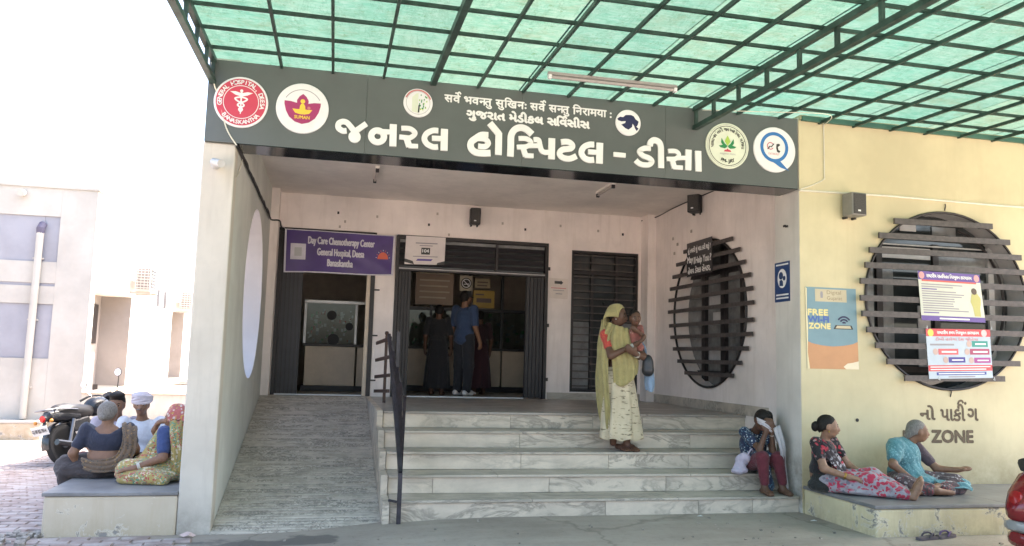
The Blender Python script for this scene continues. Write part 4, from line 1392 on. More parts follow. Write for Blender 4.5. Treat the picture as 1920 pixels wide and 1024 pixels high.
    rect('red_band', 0.05, 0.17, 0.93, 0.205, C('poster_red', (0.55, 0.1, 0.08)))
    txt('રાષ્ટ્રીય રક્તપિત્ત નિર્મૂલન કાર્યક્રમ'.replace('્', '').replace('પિ', 'િપ').replace('નિ', 'િન'), 0.13, 0.86, 0.145, 0.03, M_paper, 0.002, 0.003)
    for u in (0.055, 0.94):
        poly('seal', [(u + 0.045 * math.cos(R(a)), 0.085 + 0.075 * math.sin(R(a))) for a in range(0, 360, 30)], C('poster_seal', (0.6, 0.3, 0.3)), 0.0022)
    rnd = random.Random(12)
    yy = 0.25
    while yy < 0.86:
        head = rnd.random() < 0.25
        rect('text_line', 0.04, yy, 0.28 if head else rnd.uniform(0.5, 0.8), yy + 0.022, m_v if head else M_greyink)
        yy += 0.048
    rect('foot_band', 0.0, 0.90, 1.0, 1.0, m_v)
    rect('foot_text', 0.28, 0.935, 0.75, 0.965, M_paper, 0.002)
    poly('child_figure', [(0.83, 0.42), (0.92, 0.40), (0.97, 0.50), (0.96, 0.62), (0.94, 0.72), (0.94, 0.88), (0.84, 0.88), (0.83, 0.70), (0.80, 0.58)], C('poster_child', (0.45, 0.42, 0.14)))
    poly('child_head', [(0.875 + 0.045 * math.cos(R(a)), 0.36 + 0.07 * math.sin(R(a))) for a in range(0, 360, 24)], C('poster_hair', (0.09, 0.06, 0.04)), 0.002)
    t, rect, poly, txt = sheet_thing('campaign_poster', 'pale blue poster with red bands, lower of two on the window bars', 'poster', [(5.918, 1.839), (6.697, 1.855), (6.714, 1.355), (5.945, 1.328)], yb, C('poster_paleblue', (0.44, 0.51, 0.58)), 0.003)
    m_r = C('poster_red2', (0.58, 0.07, 0.08))
    rect('head_band', 0, 0, 1, 0.15, m_r)
    txt('રાષ્ટ્રીય ક્ષય નિર્મૂલન કાર્યક્રમ'.replace('્', '').replace('નિ', 'િન'), 0.17, 0.82, 0.125, 0.025, M_paper, 0.002, 0.003)
    for u, c_ in ((0.07, (0.75, 0.6, 0.1)), (0.90, (0.7, 0.5, 0.5))):
        poly('seal', [(u + 0.045 * math.cos(R(a)), 0.08 + 0.075 * math.sin(R(a))) for a in range(0, 360, 30)], C('poster_seal2', c_), 0.0022)
    txt('ટીબી હારેગા દેશ જીતેગા', 0.14, 0.80, 0.235, 0.165, m_r, 0.002)
    for (a, b, c_, e, col) in ((0.70, 0.24, 0.95, 0.36, (0.03, 0.26, 0.22)), (0.17, 0.40, 0.48, 0.52, (0.6, 0.12, 0.13)), (0.66, 0.40, 0.97, 0.52, (0.35, 0.06, 0.13)), (0.32, 0.57, 0.58, 0.68, (0.06, 0.05, 0.26)), (0.72, 0.58, 0.98, 0.69, (0.34, 0.06, 0.26))):
        rect('caption_box', a, b, c_, e, C('caption_paint', col))
        rect('caption_text', a + 0.05, b + 0.045, c_ - 0.03, e - 0.04, M_paper, 0.002)
        poly('round_picture', [(a - 0.045 + 0.04 * math.cos(R(t_)), (b + e) / 2 + 0.065 * math.sin(R(t_))) for t_ in range(0, 360, 30)], C('picture_paint', (0.5, 0.36, 0.32)), 0.002)
    rect('caption_text', 0.05, 0.30, 0.42, 0.335, M_greyink)
    rect('red_band', 0.0, 0.73, 1.0, 0.85, m_r)
    rect('band_text', 0.03, 0.755, 0.97, 0.775, M_paper, 0.002)
    rect('band_text', 0.03, 0.805, 0.9, 0.825, M_paper, 0.002)
    rect('blue_band', 0.12, 0.87, 0.9, 0.93, C('poster_blue', (0.05, 0.08, 0.3)))
    rect('band_text', 0.15, 0.89, 0.87, 0.91, M_paper, 0.002)
    rect('foot_text', 0.3, 0.955, 0.72, 0.975, M_greyink)
    for (x, z) in ((5.92, 1.85), (6.70, 1.865), (6.715, 1.34), (6.05, 1.33)):
        obj('tie', MB().tube([(x, yb - 0.006, z), (x + 0.015, yb - 0.012, z - 0.012), (x + 0.01, yb - 0.01, z + 0.02)], 0.004, 5), M_paper, t)
    # help desk sign on the porch window
    t = thing('help_desk_sign', (XR - 0.06, 9.66, 2.59), 'black help desk sign with white lettering on the oval porch window', 'sign')
    ux = Vector((0, -1, 0))
    x_ = XR - 0.056
    obj('panel', MB().box(x_, x_ + 0.004, 9.29, 10.03, 2.585, 3.045), C('sign_black', (0.02, 0.02, 0.024), 0.3), t)
    text_fit('હું તમારી શું મદદ કરી શકું ?', (x_, 9.99, 2.885), 0.66, 0.10, M_letter, t, ux, EZ, 0.003)
    y_ = 10.01
    for wd, wl in (('May', .17), ('I', .022), ('Help', .185), ('You', .165), ('?', .04)):
        text_fit(wd, (x_, y_, 2.745 if wd != 'Help' else 2.722), wl, .088 if wd not in ('May', 'Help') else .11, M_letter, t, ux, EZ, 0.004)
        y_ -= wl + .03
    text_fit('હેલપ ડેસક સેનટર,', (x_, 9.99, 2.61), 0.66, 0.10, M_letter, t, ux, EZ, 0.004)
    # blue notice on the pier
    t = thing('blue_notice', (XP - 0.01, 7.45, 2.08), 'small blue sign with a white oval symbol on the pier', 'sign')
    x_ = XP - 0.004
    obj('panel', MB().box(x_, XP - 0.0005, 7.305, 7.588, 2.082, 2.498), C('sign_blue', (0.02, 0.055, 0.17), 0.35), t)
    cc = Vector((x_, 7.447, 2.325))
    flat('oval', disc_poly(0.1, 32, (0, 0), 0.85), cc, M_letter, t, 0.001, ux=ux)
    flat('figure_head', disc_poly(0.04, 18, (-.02, .03)), cc, C('sign_ink', (0.02, 0.05, 0.14)), t, 0.002, ux=ux)
    flat('figure_head', disc_poly(0.025, 14, (.04, .0)), cc, C('sign_ink2', (0.02, 0.05, 0.14)), t, 0.0022, ux=ux)
    flat('figure', [(-.05, -.075), (-.045, -.02), (-.01, -.012), (.015, -.03), (.02, -.08)], cc, C('sign_ink3', (0.02, 0.05, 0.14)), t, 0.0024, ux=ux)
    for z in (2.47, 2.155, 2.12):
        obj('text_line', MB().box(x_ - 0.001, x_ - 0.0001, 7.33, 7.56, z - 0.008, z + 0.008), M_letter, t)
    # painted no parking words
    m_pt = plain('dark_wall_lettering', (0.12, 0.085, 0.05), 0.7, var=0.25, scale=25)
    w = thing('painted_lettering', (6.2, YF, 0.68), 'brown painted no parking words below the round window on the yellow wall', 'lettering')
    def wordline(toks, x0, x1, z0, z1, b):
        text_fit(toks, (x0, YF - 0.0005, z0), x1 - x0, z1 - z0, m_pt, w, bold=b)
    wordline('નો', 5.905, 6.08, 0.915, 1.055, 0.006)
    wordline('પાકી', 6.15, 6.44, 0.905, 1.075, 0.006)
    wordline('ગ', 6.475, 6.60, 0.91, 1.03, 0.006)
    flat('dot', disc_poly(0.016, 10), (6.45, YF - 0.0005, 1.085), m_pt, w)
    rv_, rf = ribbon([(6.36, 1.07), (6.375, 1.105), (6.41, 1.11), (6.425, 1.085)], 0.022, 4)
    obj('hook', MB().add([(p.x, YF - 0.002, p.y) for p in rv_], rf), m_pt, w)
    wordline('NO', 5.70, 5.92, 0.68, 0.80, 0.008)
    wordline('ZONE', 6.035, 6.53, 0.685, 0.805, 0.009)
posters()

# ------------------------------------------------------------------ speakers, cameras, lamps, wires
M_spk = plain('speaker_black', (0.022, 0.021, 0.022), 0.5)
M_spkg = plain('speaker_grille', (0.05, 0.045, 0.042), 0.6, scale=120, var=0.3)
M_cable = plain('black_cable', (0.03, 0.03, 0.03), 0.5)
M_conduit = plain('white_conduit', (0.7, 0.66, 0.55), 0.5)

def speaker(label, c, face, w=0.17, h=0.25, d=0.16, body=None):
    """wall loudspeaker: c = middle of its back, face = outward direction"""
    f = Vector(face).normalized()
    s = Vector((0, 0, 1)).cross(f).normalized()
    u = Vector((0, 0, 1))
    c = Vector(c)
    t = thing('loudspeaker', c - u * h / 2, label, 'loudspeaker', 'wall loudspeakers')
    obj('cabinet', MB().obox(c + f * (d / 2 + 0.03), s * w / 2, f * d / 2, u * h / 2), body or M_spk, t, bevel=0.012)
    obj('grille', MB().obox(c + f * (d + 0.033), s * (w / 2 - 0.014), f * 0.004, u * (h / 2 - 0.014)), M_spkg, t, bevel=0.003)
    obj('badge', MB().obox(c + f * (d + 0.0385) - u * h * 0.3 - s * 0.01, s * 0.016, f * 0.001, u * 0.008), M_letter, t)
    for k in (-1, 1):
        obj('bracket', MB().obox(c + f * 0.03 + s * k * w * 0.3 - u * (h / 2 + 0.008), s * 0.01, f * 0.03, u * 0.012), M_spk, t)
    return t
speaker('black loudspeaker on the back wall above the gate', (1.965, YB, 3.48), (0, -1, 0), 0.15, 0.24, 0.13)
speaker('black loudspeaker high on the porch side wall above the oval window', (XR, 9.80, 3.56), (-0.75, -0.66, 0), 0.17, 0.27, 0.15)
speaker('grey and black loudspeaker on the yellow wall', (5.10, YF, 3.065), (0.1, -1, 0), 0.18, 0.235, 0.15, plain('speaker_grey', (0.22, 0.21, 0.19), 0.5))

def cctv():
    t = thing('security_camera', (-1.02, YF, 2.99), 'white bullet security camera on the cream pillar', 'camera')
    m = plain('camera_white', (0.48, 0.47, 0.46), 0.4)
    a, d = Vector((-1.04, YF - 0.10, 3.0)), Vector((0.5, -0.75, -0.22)).normalized()
    obj('base', MB().lathe([(0.036, 0), (0.036, 0.012), (0.022, 0.03), (0.014, 0.045), (0.014, 0.09)], (-1.05, YF - 0.004, 3.0), (0, -1, 0), 20), m, t, smooth='auto')
    obj('housing', MB().lathe([(0.0, -0.045), (0.026, -0.04), (0.030, -0.02), (0.030, 0.09), (0.029, 0.10)], a, d, 24), m, t, smooth='auto')
    obj('sun_shield', MB().lathe([(0.034, -0.03), (0.034, 0.112)], a + Vector((0, 0, 0.006)), d, 24), m, t, smooth='auto')
    obj('lens', MB().lathe([(0.027, 0.1005), (0.022, 0.103), (0.0, 0.1035)], a, d, 20), M_black, t)
cctv()

def wires():
    t = thing('electric_cable', (XL, 7.5, 3.2), 'black cable running along the top of the left porch wall and up the sign', 'cable')
    obj('wire', MB().tube(catmull([(-1.135, YF - 0.05, 3.9), (-1.10, YF - 0.045, 3.70), (-1.07, YF - 0.04, 3.62), (-0.98, YF - 0.045, 3.33), (-0.885, YF - 0.05, 3.18)], 6), 0.006, 6), M_conduit, t)
    pts = [(-0.885, YF - 0.05, 3.18), (-0.885, YF + 0.33, 3.185), (-0.886, 8.3, 3.20), (-0.886, 9.4, 3.19), (-0.886, 10.8, 3.21), (-0.886, YB - 0.32, 3.21), (-0.78, YB - 0.32, 3.205), (-0.775, YB - 0.03, 3.18), (-0.74, YB - 0.02, 3.10)]
    obj('wire', MB().tube(catmull(pts, 5), 0.011, 6), M_cable, t)
    rnd = random.Random(8)
    for k in range(3):
        p = [(-0.878 + rnd.uniform(-.004, .012), 7.3 + i * 0.28, 3.19 + rnd.uniform(-.022, .022)) for i in range(14)]
        obj('wire', MB().tube(catmull(p, 4), 0.006, 5), M_cable, t)
    obj('wire', MB().tube(catmull([(-0.886, 7.6, 3.19), (-0.89, 7.4, 3.02), (-0.892, 7.25, 2.93)], 5), 0.005, 5), M_conduit, t)
    t = thing('wall_conduit', (6.0, YF, 3.2), 'thin cream conduit running across the yellow wall above the round window', 'conduit')
    obj('pipe', MB().tube([(XP - 0.0, YF - 0.008, 3.195), (5.6, YF - 0.009, 3.212), (6.9, YF - 0.008, 3.205), (9.8, YF - 0.009, 3.23)], 0.011, 6), M_conduit, t)
    obj('branch', MB().tube(catmull([(4.57, YF - 0.006, 3.21), (4.70, YF - 0.006, 3.26), (4.83, YF - 0.006, 3.33), (4.84, YF - 0.006, 3.40), (4.84, YF - 0.006, 3.92)], 5), 0.006, 6), M_conduit, t)
    t = thing('ceiling_wire', (XR, 10.5, 3.65), 'thin wire running from the loudspeaker along the right porch ceiling edge', 'wire')
    obj('wire', MB().tube(catmull([(XR - 0.14, YB - 0.02, 3.60), (XR - 0.012, YB - 0.30, 3.62), (XR - 0.012, 10.6, 3.645), (XR - 0.012, 9.9, 3.65), (XR - 0.012, 8.6, 3.63), (XR - 0.01, 7.62, 3.5)], 5), 0.008, 6), M_cable, t)
    t = thing('canopy_wire', (3.4, 6.9, 3.85), 'pale wire sagging under the canopy from the truss to the yellow wall', 'wire')
    obj('wire', MB().tube(catmull([(3.40, 6.95, 3.87), (3.9, 6.75, 3.84), (4.6, 6.7, 3.865), (4.84, YF - 0.02, 3.9)], 8), 0.004, 5), M_conduit, t)
wires()

def tubes():
    m_tube = plain('frosted_tube', (0.36, 0.32, 0.31), 0.35, var=0.03)
    t = thing('tube_light', (2.3, 6.42, 3.85), 'unlit white tube light fixed under the canopy grid', 'lamp')
    z = CANZ(6.42, -0.09)
    obj('batten', MB().box(1.70, 2.89, 6.405, 6.44, z - 0.004, z + 0.022), plain('batten_paint', (0.32, 0.29, 0.28), 0.4), t)
    obj('tube', MB().tube([(1.73, 6.42, z - 0.02), (2.86, 6.42, z - 0.02)], 0.0155, 12), m_tube, t, smooth='auto')
    for x in (1.715, 2.875):
        obj('end_cap', MB().box(x - 0.014, x + 0.014, 6.402, 6.438, z - 0.04, z - 0.0045), M_paper, t)
    for lab, x, y0, y1 in (('thin batten lamp on the porch ceiling above the purple banner', 0.43, 9.45, 10.1), ('thin batten lamp on the porch ceiling nearer the right wall', 3.36, 9.33, 9.97)):
        t = thing('batten_lamp', (x, y0, ZC - 0.06), lab, 'lamp', 'porch ceiling lamps')
        obj('batten', MB().box(x - 0.025, x + 0.025, y0, y1, ZC - 0.03, ZC - 0.0005), M_ceil, t)
        obj('tube', MB().tube([(x, y0 + 0.02, ZC - 0.05), (x, y1 - 0.02, ZC - 0.05)], 0.014, 10), plain('old_tube', (0.45, 0.40, 0.37), 0.4), t, smooth='auto')
        for yy in (y0 + 0.02, y1 - 0.02):
            obj('holder', MB().box(x - 0.02, x + 0.02, yy - 0.015, yy + 0.015, ZC - 0.075, ZC - 0.031), M_shutter, t)
tubes()

# wall marks: plugs, hooks and nail holes
def wall_marks():
    rnd = random.Random(21)
    for i, (x, z) in enumerate([(0.0, 3.42), (0.1, 3.30), (0.55, 3.4), (1.3, 3.33), (1.42, 3.5), (2.4, 3.42), (2.75, 3.35), (3.3, 3.44), (3.9, 3.4), (4.3, 3.37), (0.03, 3.22), (1.6, 3.2)]):
        part('wall_plug', MB().box(x - 0.014, x + 0.014, YB - 0.012, YB - 0.001, z - 0.018, z + 0.018), M_dark if i % 3 == 0 else M_room)
    for (y, z) in ((10.6, 3.2), (10.45, 3.1), (10.55, 2.98), (10.0, 3.22)):
        part('wall_plug', MB().box(XR - 0.012, XR - 0.001, y - 0.02, y + 0.02, z - 0.02, z + 0.02), M_room)
    part('wall_hole', MB().lathe([(0.018, 0), (0.018, 0.004)], (5.172, YF - 0.001, 0.90), (0, -1, 0), 12), M_black)
    for (y, z) in ((7.40, 2.87), (7.36, 2.86)):
        part('wall_plug', MB().box(XP - 0.012, XP - 0.001, y - 0.03, y + 0.01, z - 0.01, z + 0.01), M_dark)
wall_marks()

# ------------------------------------------------------------------ stair railing
def railing():
    t = thing('stair_railing', (0.66, 7.13, 0), 'dark iron railing of flat bars between the ramp and the marble steps', 'railing')
    m = plain('railing_iron', (0.035, 0.03, 0.04), 0.45, var=0.3, scale=12)
    mr = plain('rusty_iron', (0.07, 0.035, 0.025), 0.6, var=0.3, scale=15)
    obj('post', MB().box(0.622, 0.658, 7.10, 7.136, -0.03, 0.40), m, t)
    obj('foot_bracket', MB().bar((0.545, 7.12, 0.17), (0.62, 7.12, 0.155), 0.014, 0.02), m, t)
    tops = [(0.59, 1.63), (0.64, 1.45), (0.69, 1.28), (0.735, 1.12), (0.785, 0.98)]
    lows = [0.40, 0.36, 0.31, 0.27, 0.22]
    for (x, z), zl in zip(tops, lows):
        obj('sloping_bar', MB().bar((0.64, 7.118, zl), (x, 8.56, z), 0.032, 0.042), m, t)
    obj('post', MB().bar((0.69, 8.575, ZT), (0.69, 8.575, 1.67), 0.035, 0.035, (0, 1, 0)), m, t)
    obj('cross_strap', MB().bar((0.60, 8.558, 1.63), (0.775, 8.558, 0.99), 0.012, 0.03, (0, 1, 0)), m, t)
    obj('post', MB().box(0.645, 0.68, 10.0, 10.035, ZT, 1.66), mr, t)
    obj('finial', MB().lathe([(0.0, 0.045), (0.02, 0.04), (0.026, 0.02), (0.02, 0.0), (0.012, -0.01)], (0.6625, 10.0175, 1.67), (0, 0, 1), 12), mr, t)
    for z in (1.585, 1.37, 1.16, 0.98):
        obj('level_bar', MB().bar((0.665, 9.3, z + 0.03), (0.56, 10.35, z - 0.02), 0.02, 0.04), mr, t)
railing()
# ------------------------------------------------------------------ neighbouring block on the left
def neighbour():
    Y2, X2 = 17.19, -4.71
    m_w = paint_wall('neighbour_paint', (0.46, 0.435, 0.395), amount=0.35, dirt=(0.4, 0.33, 0.27))
    m_s = paint_wall('neighbour_white', (0.80, 0.79, 0.77), amount=0.1)
    m_l = paint_wall('lavender_paint', (0.31, 0.31, 0.345), amount=0.12)
    m_b = plain('yard_floor', (0.46, 0.36, 0.27), 0.8, var=0.15, scale=3)
    nb = thing('neighbouring_block', (-6.5, Y2, -0.3), 'pale flat roofed block with lavender panels across the side yard', 'building')
    # front wall with recessed lavender panels
    mb = MB()
    xa = -12.0
    mb.box(xa, X2, Y2 + 0.06, Y2 + 0.3, -0.6, 4.53)
    obj('wall', mb, m_w, nb)
    f = MB()
    f.box(-5.36, X2, Y2, Y2 + 0.058, -0.4, 4.53)
    obj('corner_strip', f, m_w, nb)
    for z0, z1 in ((3.965, 4.53), (2.64, 3.06), (2.23, 2.58), (-0.4, 1.17)):
        obj('spandrel', MB().box(xa, -5.362, Y2 + 0.001, Y2 + 0.058, z0, z1), m_w, nb)
    for z0, z1 in ((3.062, 3.963), (1.172, 2.228)):
        for x0, x1 in ((-5.64, -5.362), (-7.3, -5.645), (-9.2, -7.6)):
            obj('lavender_panel', MB().box(x0, x1, Y2 + 0.03, Y2 + 0.055, z0, z1), m_l, nb)
    obj('band', MB().box(xa, -5.362, Y2 + 0.02, Y2 + 0.05, 2.582, 2.638), m_l, nb)
    obj('coping', MB().box(xa, X2 + 0.03, Y2 - 0.03, Y2 + 0.3, 4.532, 4.58), m_w, nb)
    obj('spout', MB().tube([(-6.06, Y2 + 0.05, 4.40), (-6.06, Y2 - 0.16, 4.37)], 0.07, 12), m_w, nb)
    dp = obj('drain_pipe', MB().tube([(-5.70, Y2 - 0.06, 0.02), (-5.68, Y2 - 0.06, 3.62)], 0.065, 14), m_w, nb, smooth='auto')
    obj('pipe_head', MB().tube([(-5.68, Y2 - 0.05, 3.621), (-5.68, Y2 - 0.07, 3.70), (-5.67, Y2 + 0.02, 3.80)], 0.075, 12), plain('dark_pipe_head', (0.10, 0.09, 0.14), 0.6), dp)
    for z in (0.6, 1.9, 3.1):
        obj('pipe_clip', MB().box(-5.78, -5.60, Y2 - 0.05, Y2 + 0.02, z, z + 0.03), m_w, dp)
    pl = obj('plinth', MB().box(xa, -5.26, Y2 - 0.4, Y2 - 0.002, -0.6, -0.04), M_peelc, nb, bevel=0.015)
    obj('plinth_top', MB().box(xa, -5.24, Y2 - 0.42, Y2 - 0.003, -0.038, 0.0), m_w, pl)
    # side wall facing the sun, with two recesses
    m_rc = paint_wall('recess_shade_paint', (0.31, 0.285, 0.275), amount=0.2)  # darker than the side wall: the recess shade is put into the colour
    mb = MB()
    r1, r2_, top = (17.5, 20.54), (25.55, 27.6), 2.62
    segs = [(Y2 + 0.302, r1[0]), (r1[1], r2_[0]), (r2_[1], 34)]
    for a, b in segs:
        mb.box(X2 - 0.25, X2 - 0.001, a, b, -0.6, 4.53)
    for a, b in (r1, r2_):
        mb.box(X2 - 0.25, X2 - 0.001, a, b, top, 4.53)
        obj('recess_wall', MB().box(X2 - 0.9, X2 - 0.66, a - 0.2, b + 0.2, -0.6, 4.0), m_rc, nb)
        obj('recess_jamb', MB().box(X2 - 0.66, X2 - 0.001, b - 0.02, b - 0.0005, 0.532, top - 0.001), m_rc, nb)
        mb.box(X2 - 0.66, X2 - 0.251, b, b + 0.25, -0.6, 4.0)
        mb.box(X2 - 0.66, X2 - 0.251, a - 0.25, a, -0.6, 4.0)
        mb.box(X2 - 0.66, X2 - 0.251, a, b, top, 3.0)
    obj('side_wall', mb, m_s, nb)
    obj('roof', MB().box(xa, X2 - 0.3, Y2 + 0.301, 34, 4.2, 4.4), m_w, nb)
    obj('dark_window', MB().box(X2 - 0.658, X2 - 0.62, 17.75, 20.2, 1.5, 2.4), M_dark, nb)
    obj('dark_window', MB().box(X2 - 0.658, X2 - 0.62, 25.9, 27.3, 1.5, 2.4), M_dark, nb)
    for (a, b) in ((23.25, 23.65), (24.15, 24.6)):
        w = obj('vent_window', MB().box(X2 - 0.03, X2 + 0.003, a, b, 2.55, 3.05), M_shutter, nb)
        obj('sill', MB().box(X2, X2 + 0.06, a - 0.05, b + 0.05, 2.50, 2.545), m_s, w)
    obj('sill', MB().box(X2, X2 + 0.1, 21.4, 24.2, 1.05, 1.1), m_s, nb)
    # raised yard floor along that side wall
    yd = obj('raised_yard', MB().box(X2, XO + 2.5, Y2 + 0.001, 34, -0.6, 0.50), M_cream, nb)
    obj('yard_top', MB().box(X2, XO + 2.5, Y2 - 0.03, 34, 0.502, 0.53), m_b, yd)
    obj('vent_hole', MB().box(X2 + 0.10, X2 + 0.19, Y2 + 0.31, Y2 + 0.33, 0.58, 0.68), M_dark, nb)
    # a second, lower building closing the yard
    fb = thing('white_rear_block', (-2.5, 34.5, 0.5), 'plain white block closing the far end of the sunlit yard', 'building')
    obj('wall', MB().box(-8, 14, 34.5, 35, -0.6, 4.4), m_s, fb)
    obj('dark_window', MB().box(-3.4, -2.6, 34.46, 34.499, 1.6, 2.8), M_shutter, fb)
    # air conditioners
    def ac(label, y, z):
        t = thing('air_conditioner', (X2 + 0.3, y, z), label, 'air conditioner', 'outdoor air conditioner units')
        m = plain('ac_white', (0.36, 0.335, 0.31), 0.5)
        x0, x1 = X2 + 0.12, X2 + 0.46
        obj('casing', MB().box(x0, x1, y, y + 0.85, z, z + 0.6), m, t, bevel=0.02)
        g = obj('grille', MB().box(x1 + 0.001, x1 + 0.012, y + 0.05, y + 0.55, z + 0.05, z + 0.55), M_shutter, t)
        for k in range(7):
            obj('grille_bar', MB().box(x1 + 0.0125, x1 + 0.02, y + 0.05, y + 0.55, z + 0.07 + k * 0.075, z + 0.09 + k * 0.075), m, g)
        g = obj('side_grille', MB().box(x0 + 0.03, x1 - 0.03, y - 0.012, y - 0.001, z + 0.06, z + 0.54), plain('ac_grey', (0.13, 0.11, 0.11), 0.5), t)
        for k in range(7):
            obj('grille_bar', MB().box(x0 + 0.03, x1 - 0.03, y - 0.02, y - 0.0125, z + 0.08 + k * 0.068, z + 0.10 + k * 0.068), m, g)
        for k in range(4):
            obj('grille_bar', MB().box(x0 + 0.05 + k * 0.075, x0 + 0.062 + k * 0.075, y - 0.025, y - 0.0205, z + 0.06, z + 0.54), m, g)
        for dy in (0.1, 0.75):
            obj('bracket', MB().box(X2, x1, y + dy - 0.02, y + dy + 0.02, z - 0.05, z - 0.001), m, t)
        obj('pipe', MB().tube(catmull([(x0 + 0.05, y - 0.02, z + 0.3), (x0 - 0.02, y - 0.25, z + 0.25), (X2 + 0.02, y - 0.5, z + 0.32)], 5), 0.02, 6), m, t)
    ac('air conditioner unit on the sunlit side wall above the nearer recess', 20.2, 2.75)
    ac('air conditioner unit on the far side wall beside the cream pillar', 26.0, 2.60)
    # flat pile of sheets lying on the raised yard
    t = thing('sheet_pile', (-3.9, 19.6, 0.53), 'flat pile of grey sheets lying on the sunlit raised yard', 'pile')
    rnd = random.Random(31)
    for k in range(5):
        a = rnd.uniform(-.2, .2)
        obj('sheet', MB().obox((-3.3 + rnd.uniform(-.1, .1), 22.5 + rnd.uniform(-.2, .2), 0.545 + k * 0.022), (0.5 * math.cos(a), 0.5 * math.sin(a), 0), (-math.sin(a) * 0.9, math.cos(a) * 0.9, 0), (0, 0, 0.01)), M_steel, t)
neighbour()

# ------------------------------------------------------------------ motorcycle
def motorcycle():
    t = thing('motorcycle', (0, 0, 0), 'black motorcycle with red tail lamp and round mirrors parked behind the seated group', 'motorcycle')
    m_bl = plain('bike_black', (0.02, 0.021, 0.024), 0.22, spec=0.6)
    m_ch = plain('bike_chrome', (0.26, 0.26, 0.27), 0.3, metal=0.9)
    m_rub = plain('tyre_rubber', (0.03, 0.029, 0.028), 0.8)
    m_seat = plain('seat_vinyl', (0.025, 0.022, 0.022), 0.5)
    m_gr = plain('fork_grey', (0.2, 0.2, 0.21), 0.4, metal=0.6)
    parts = []
    def p(name, mb, mat, parent=t, **kw):
        o = obj(name, mb, mat, parent, world=False, **kw)
        return o
    # local frame: x forward, y left, z up; rear axle at the origin's x
    def wheel(x):
        n = 28
        ty = p('wheel', MB().lathe([(0.225, -0.045), (0.275, -0.048), (0.298, -0.025), (0.303, 0), (0.298, 0.025), (0.275, 0.048), (0.225, 0.045), (0.225, -0.045)], (x, 0, 0.303), (0, 1, 0), 36), m_rub, smooth='auto')
        p('rim', MB().lathe([(0.205, -0.03), (0.224, -0.04), (0.224, 0.04), (0.205, 0.03), (0.205, -0.03)], (x, 0, 0.303), (0, 1, 0), 36), m_ch, ty, smooth='auto')
        p('hub', MB().lathe([(0.0, -0.06), (0.06, -0.058), (0.06, 0.058), (0.0, 0.06)], (x, 0, 0.303), (0, 1, 0), 20), m_gr, ty, smooth='auto')
        for k in range(18):
            a = 2 * math.pi * k / 18
            s = 0.03 * (1 if k % 2 else -1)
            p('spoke', MB().tube([(x + 0.05 * math.cos(a), s, 0.303 + 0.05 * math.sin(a)), (x + 0.208 * math.cos(a + .2), 0, 0.303 + 0.208 * math.sin(a + .2))], 0.003, 4), m_ch, ty)
    wheel(0.0)
    wheel(1.25)
    arc = lambda x, r, a0, a1, n=12: [(x + r * math.cos(R(a0 + (a1 - a0) * i / n)), 0, 0.303 + r * math.sin(R(a0 + (a1 - a0) * i / n))) for i in range(n + 1)]
    def fender(name, x, r, a0, a1, w, mat):
        pts = arc(x, r, a0, a1, 14)
        vs, fs = [], []
        for q in pts:
            for k in range(5):
                a = R(-60 + 30 * k)
                vs.append((q[0] + (q[0] - x) / r * (0.02 * math.cos(a) - 0.02), w * math.sin(a), q[2] + (q[2] - 0.303) / r * (0.02 * math.cos(a) - 0.02)))
        for i in range(14):
            for k in range(4):
                fs.append((i * 5 + k, i * 5 + k + 1, i * 5 + k + 6, i * 5 + k + 5))
        return p(name, MB().add(vs, fs), mat, smooth=True)
    fender('rear_fender', 0.0, 0.345, 40, 190, 0.075, m_bl)
    fender('front_fender', 1.25, 0.335, 20, 160, 0.07, m_bl)
    # tail: cowl, lamp, plate
    p('tail_cowl', MB().tube(catmull([(0.30, 0, 0.70), (0.05, 0, 0.73), (-0.18, 0, 0.74), (-0.30, 0, 0.71)], 5), [0.11] * 6 + [0.10] * 4 + [0.085] * 3 + [0.06, 0.05, 0.045], 12), m_bl, smooth='auto')
    tl = p('tail_lamp', MB().lathe([(0.0, 0.03), (0.035, 0.025), (0.05, 0.0), (0.052, -0.03)], (-0.335, 0, 0.70), (-1, 0, -0.1), 18), plain('tail_red', (0.5, 0.012, 0.012), 0.2), smooth='auto')
    p('lamp_bezel', MB().lathe([(0.054, -0.035), (0.062, -0.02), (0.054, 0.0)], (-0.335, 0, 0.70), (-1, 0, -0.1), 18), m_bl, tl)
    for s in (-1, 1):
        p('indicator', MB().lathe([(0.0, 0.03), (0.025, 0.02), (0.03, 0), (0.0, -0.04)], (-0.32, 0.14 * s, 0.66), (-1, 0, 0), 12), plain('amber_lens', (0.5, 0.2, 0.03), 0.3), smooth=True)
    npl = p('number_plate', MB().obox((-0.40, 0, 0.53), (0.004, 0, 0.0016), (0, 0.135, 0), (-0.025, 0, 0.062)), plain('plate_white', (0.68, 0.68, 0.66), 0.4))
    V, F, w = text_w('GJ 08 BS 7814', 0.075, 0.002)
    V = V - [V[:, 0].min(), 0, 0]
    V = V * [0.24 / V[:, 0].max(), 1, 1]
    me = bpy.data.meshes.new('lettering')
    me.from_pydata([(-0.407 - 0.012 - q[2] - (q[1] - .03) * 0.37, 0.12 - q[0], 0.532 + (q[1] - .027) * 0.93) for q in V], [], F)
    obj('lettering', me, M_ink, npl, world=False)
    p('plate_stay', MB().bar((-0.30, 0, 0.64), (-0.39, 0, 0.5), 0.05, 0.02), m_bl)
    # carrier rail
    p('carrier', MB().tube(catmull([(0.22, 0.13, 0.80), (-0.15, 0.13, 0.83), (-0.36, 0.10, 0.82), (-0.40, 0, 0.82), (-0.36, -0.10, 0.82), (-0.15, -0.13, 0.83), (0.22, -0.13, 0.80)], 5), 0.011, 8), m_ch, smooth='auto')
    for x in (-0.28, -0.15, 0.0):
        p('carrier_bar', MB().tube([(x, 0.125, 0.828), (x, -0.125, 0.828)], 0.008, 6), m_ch)
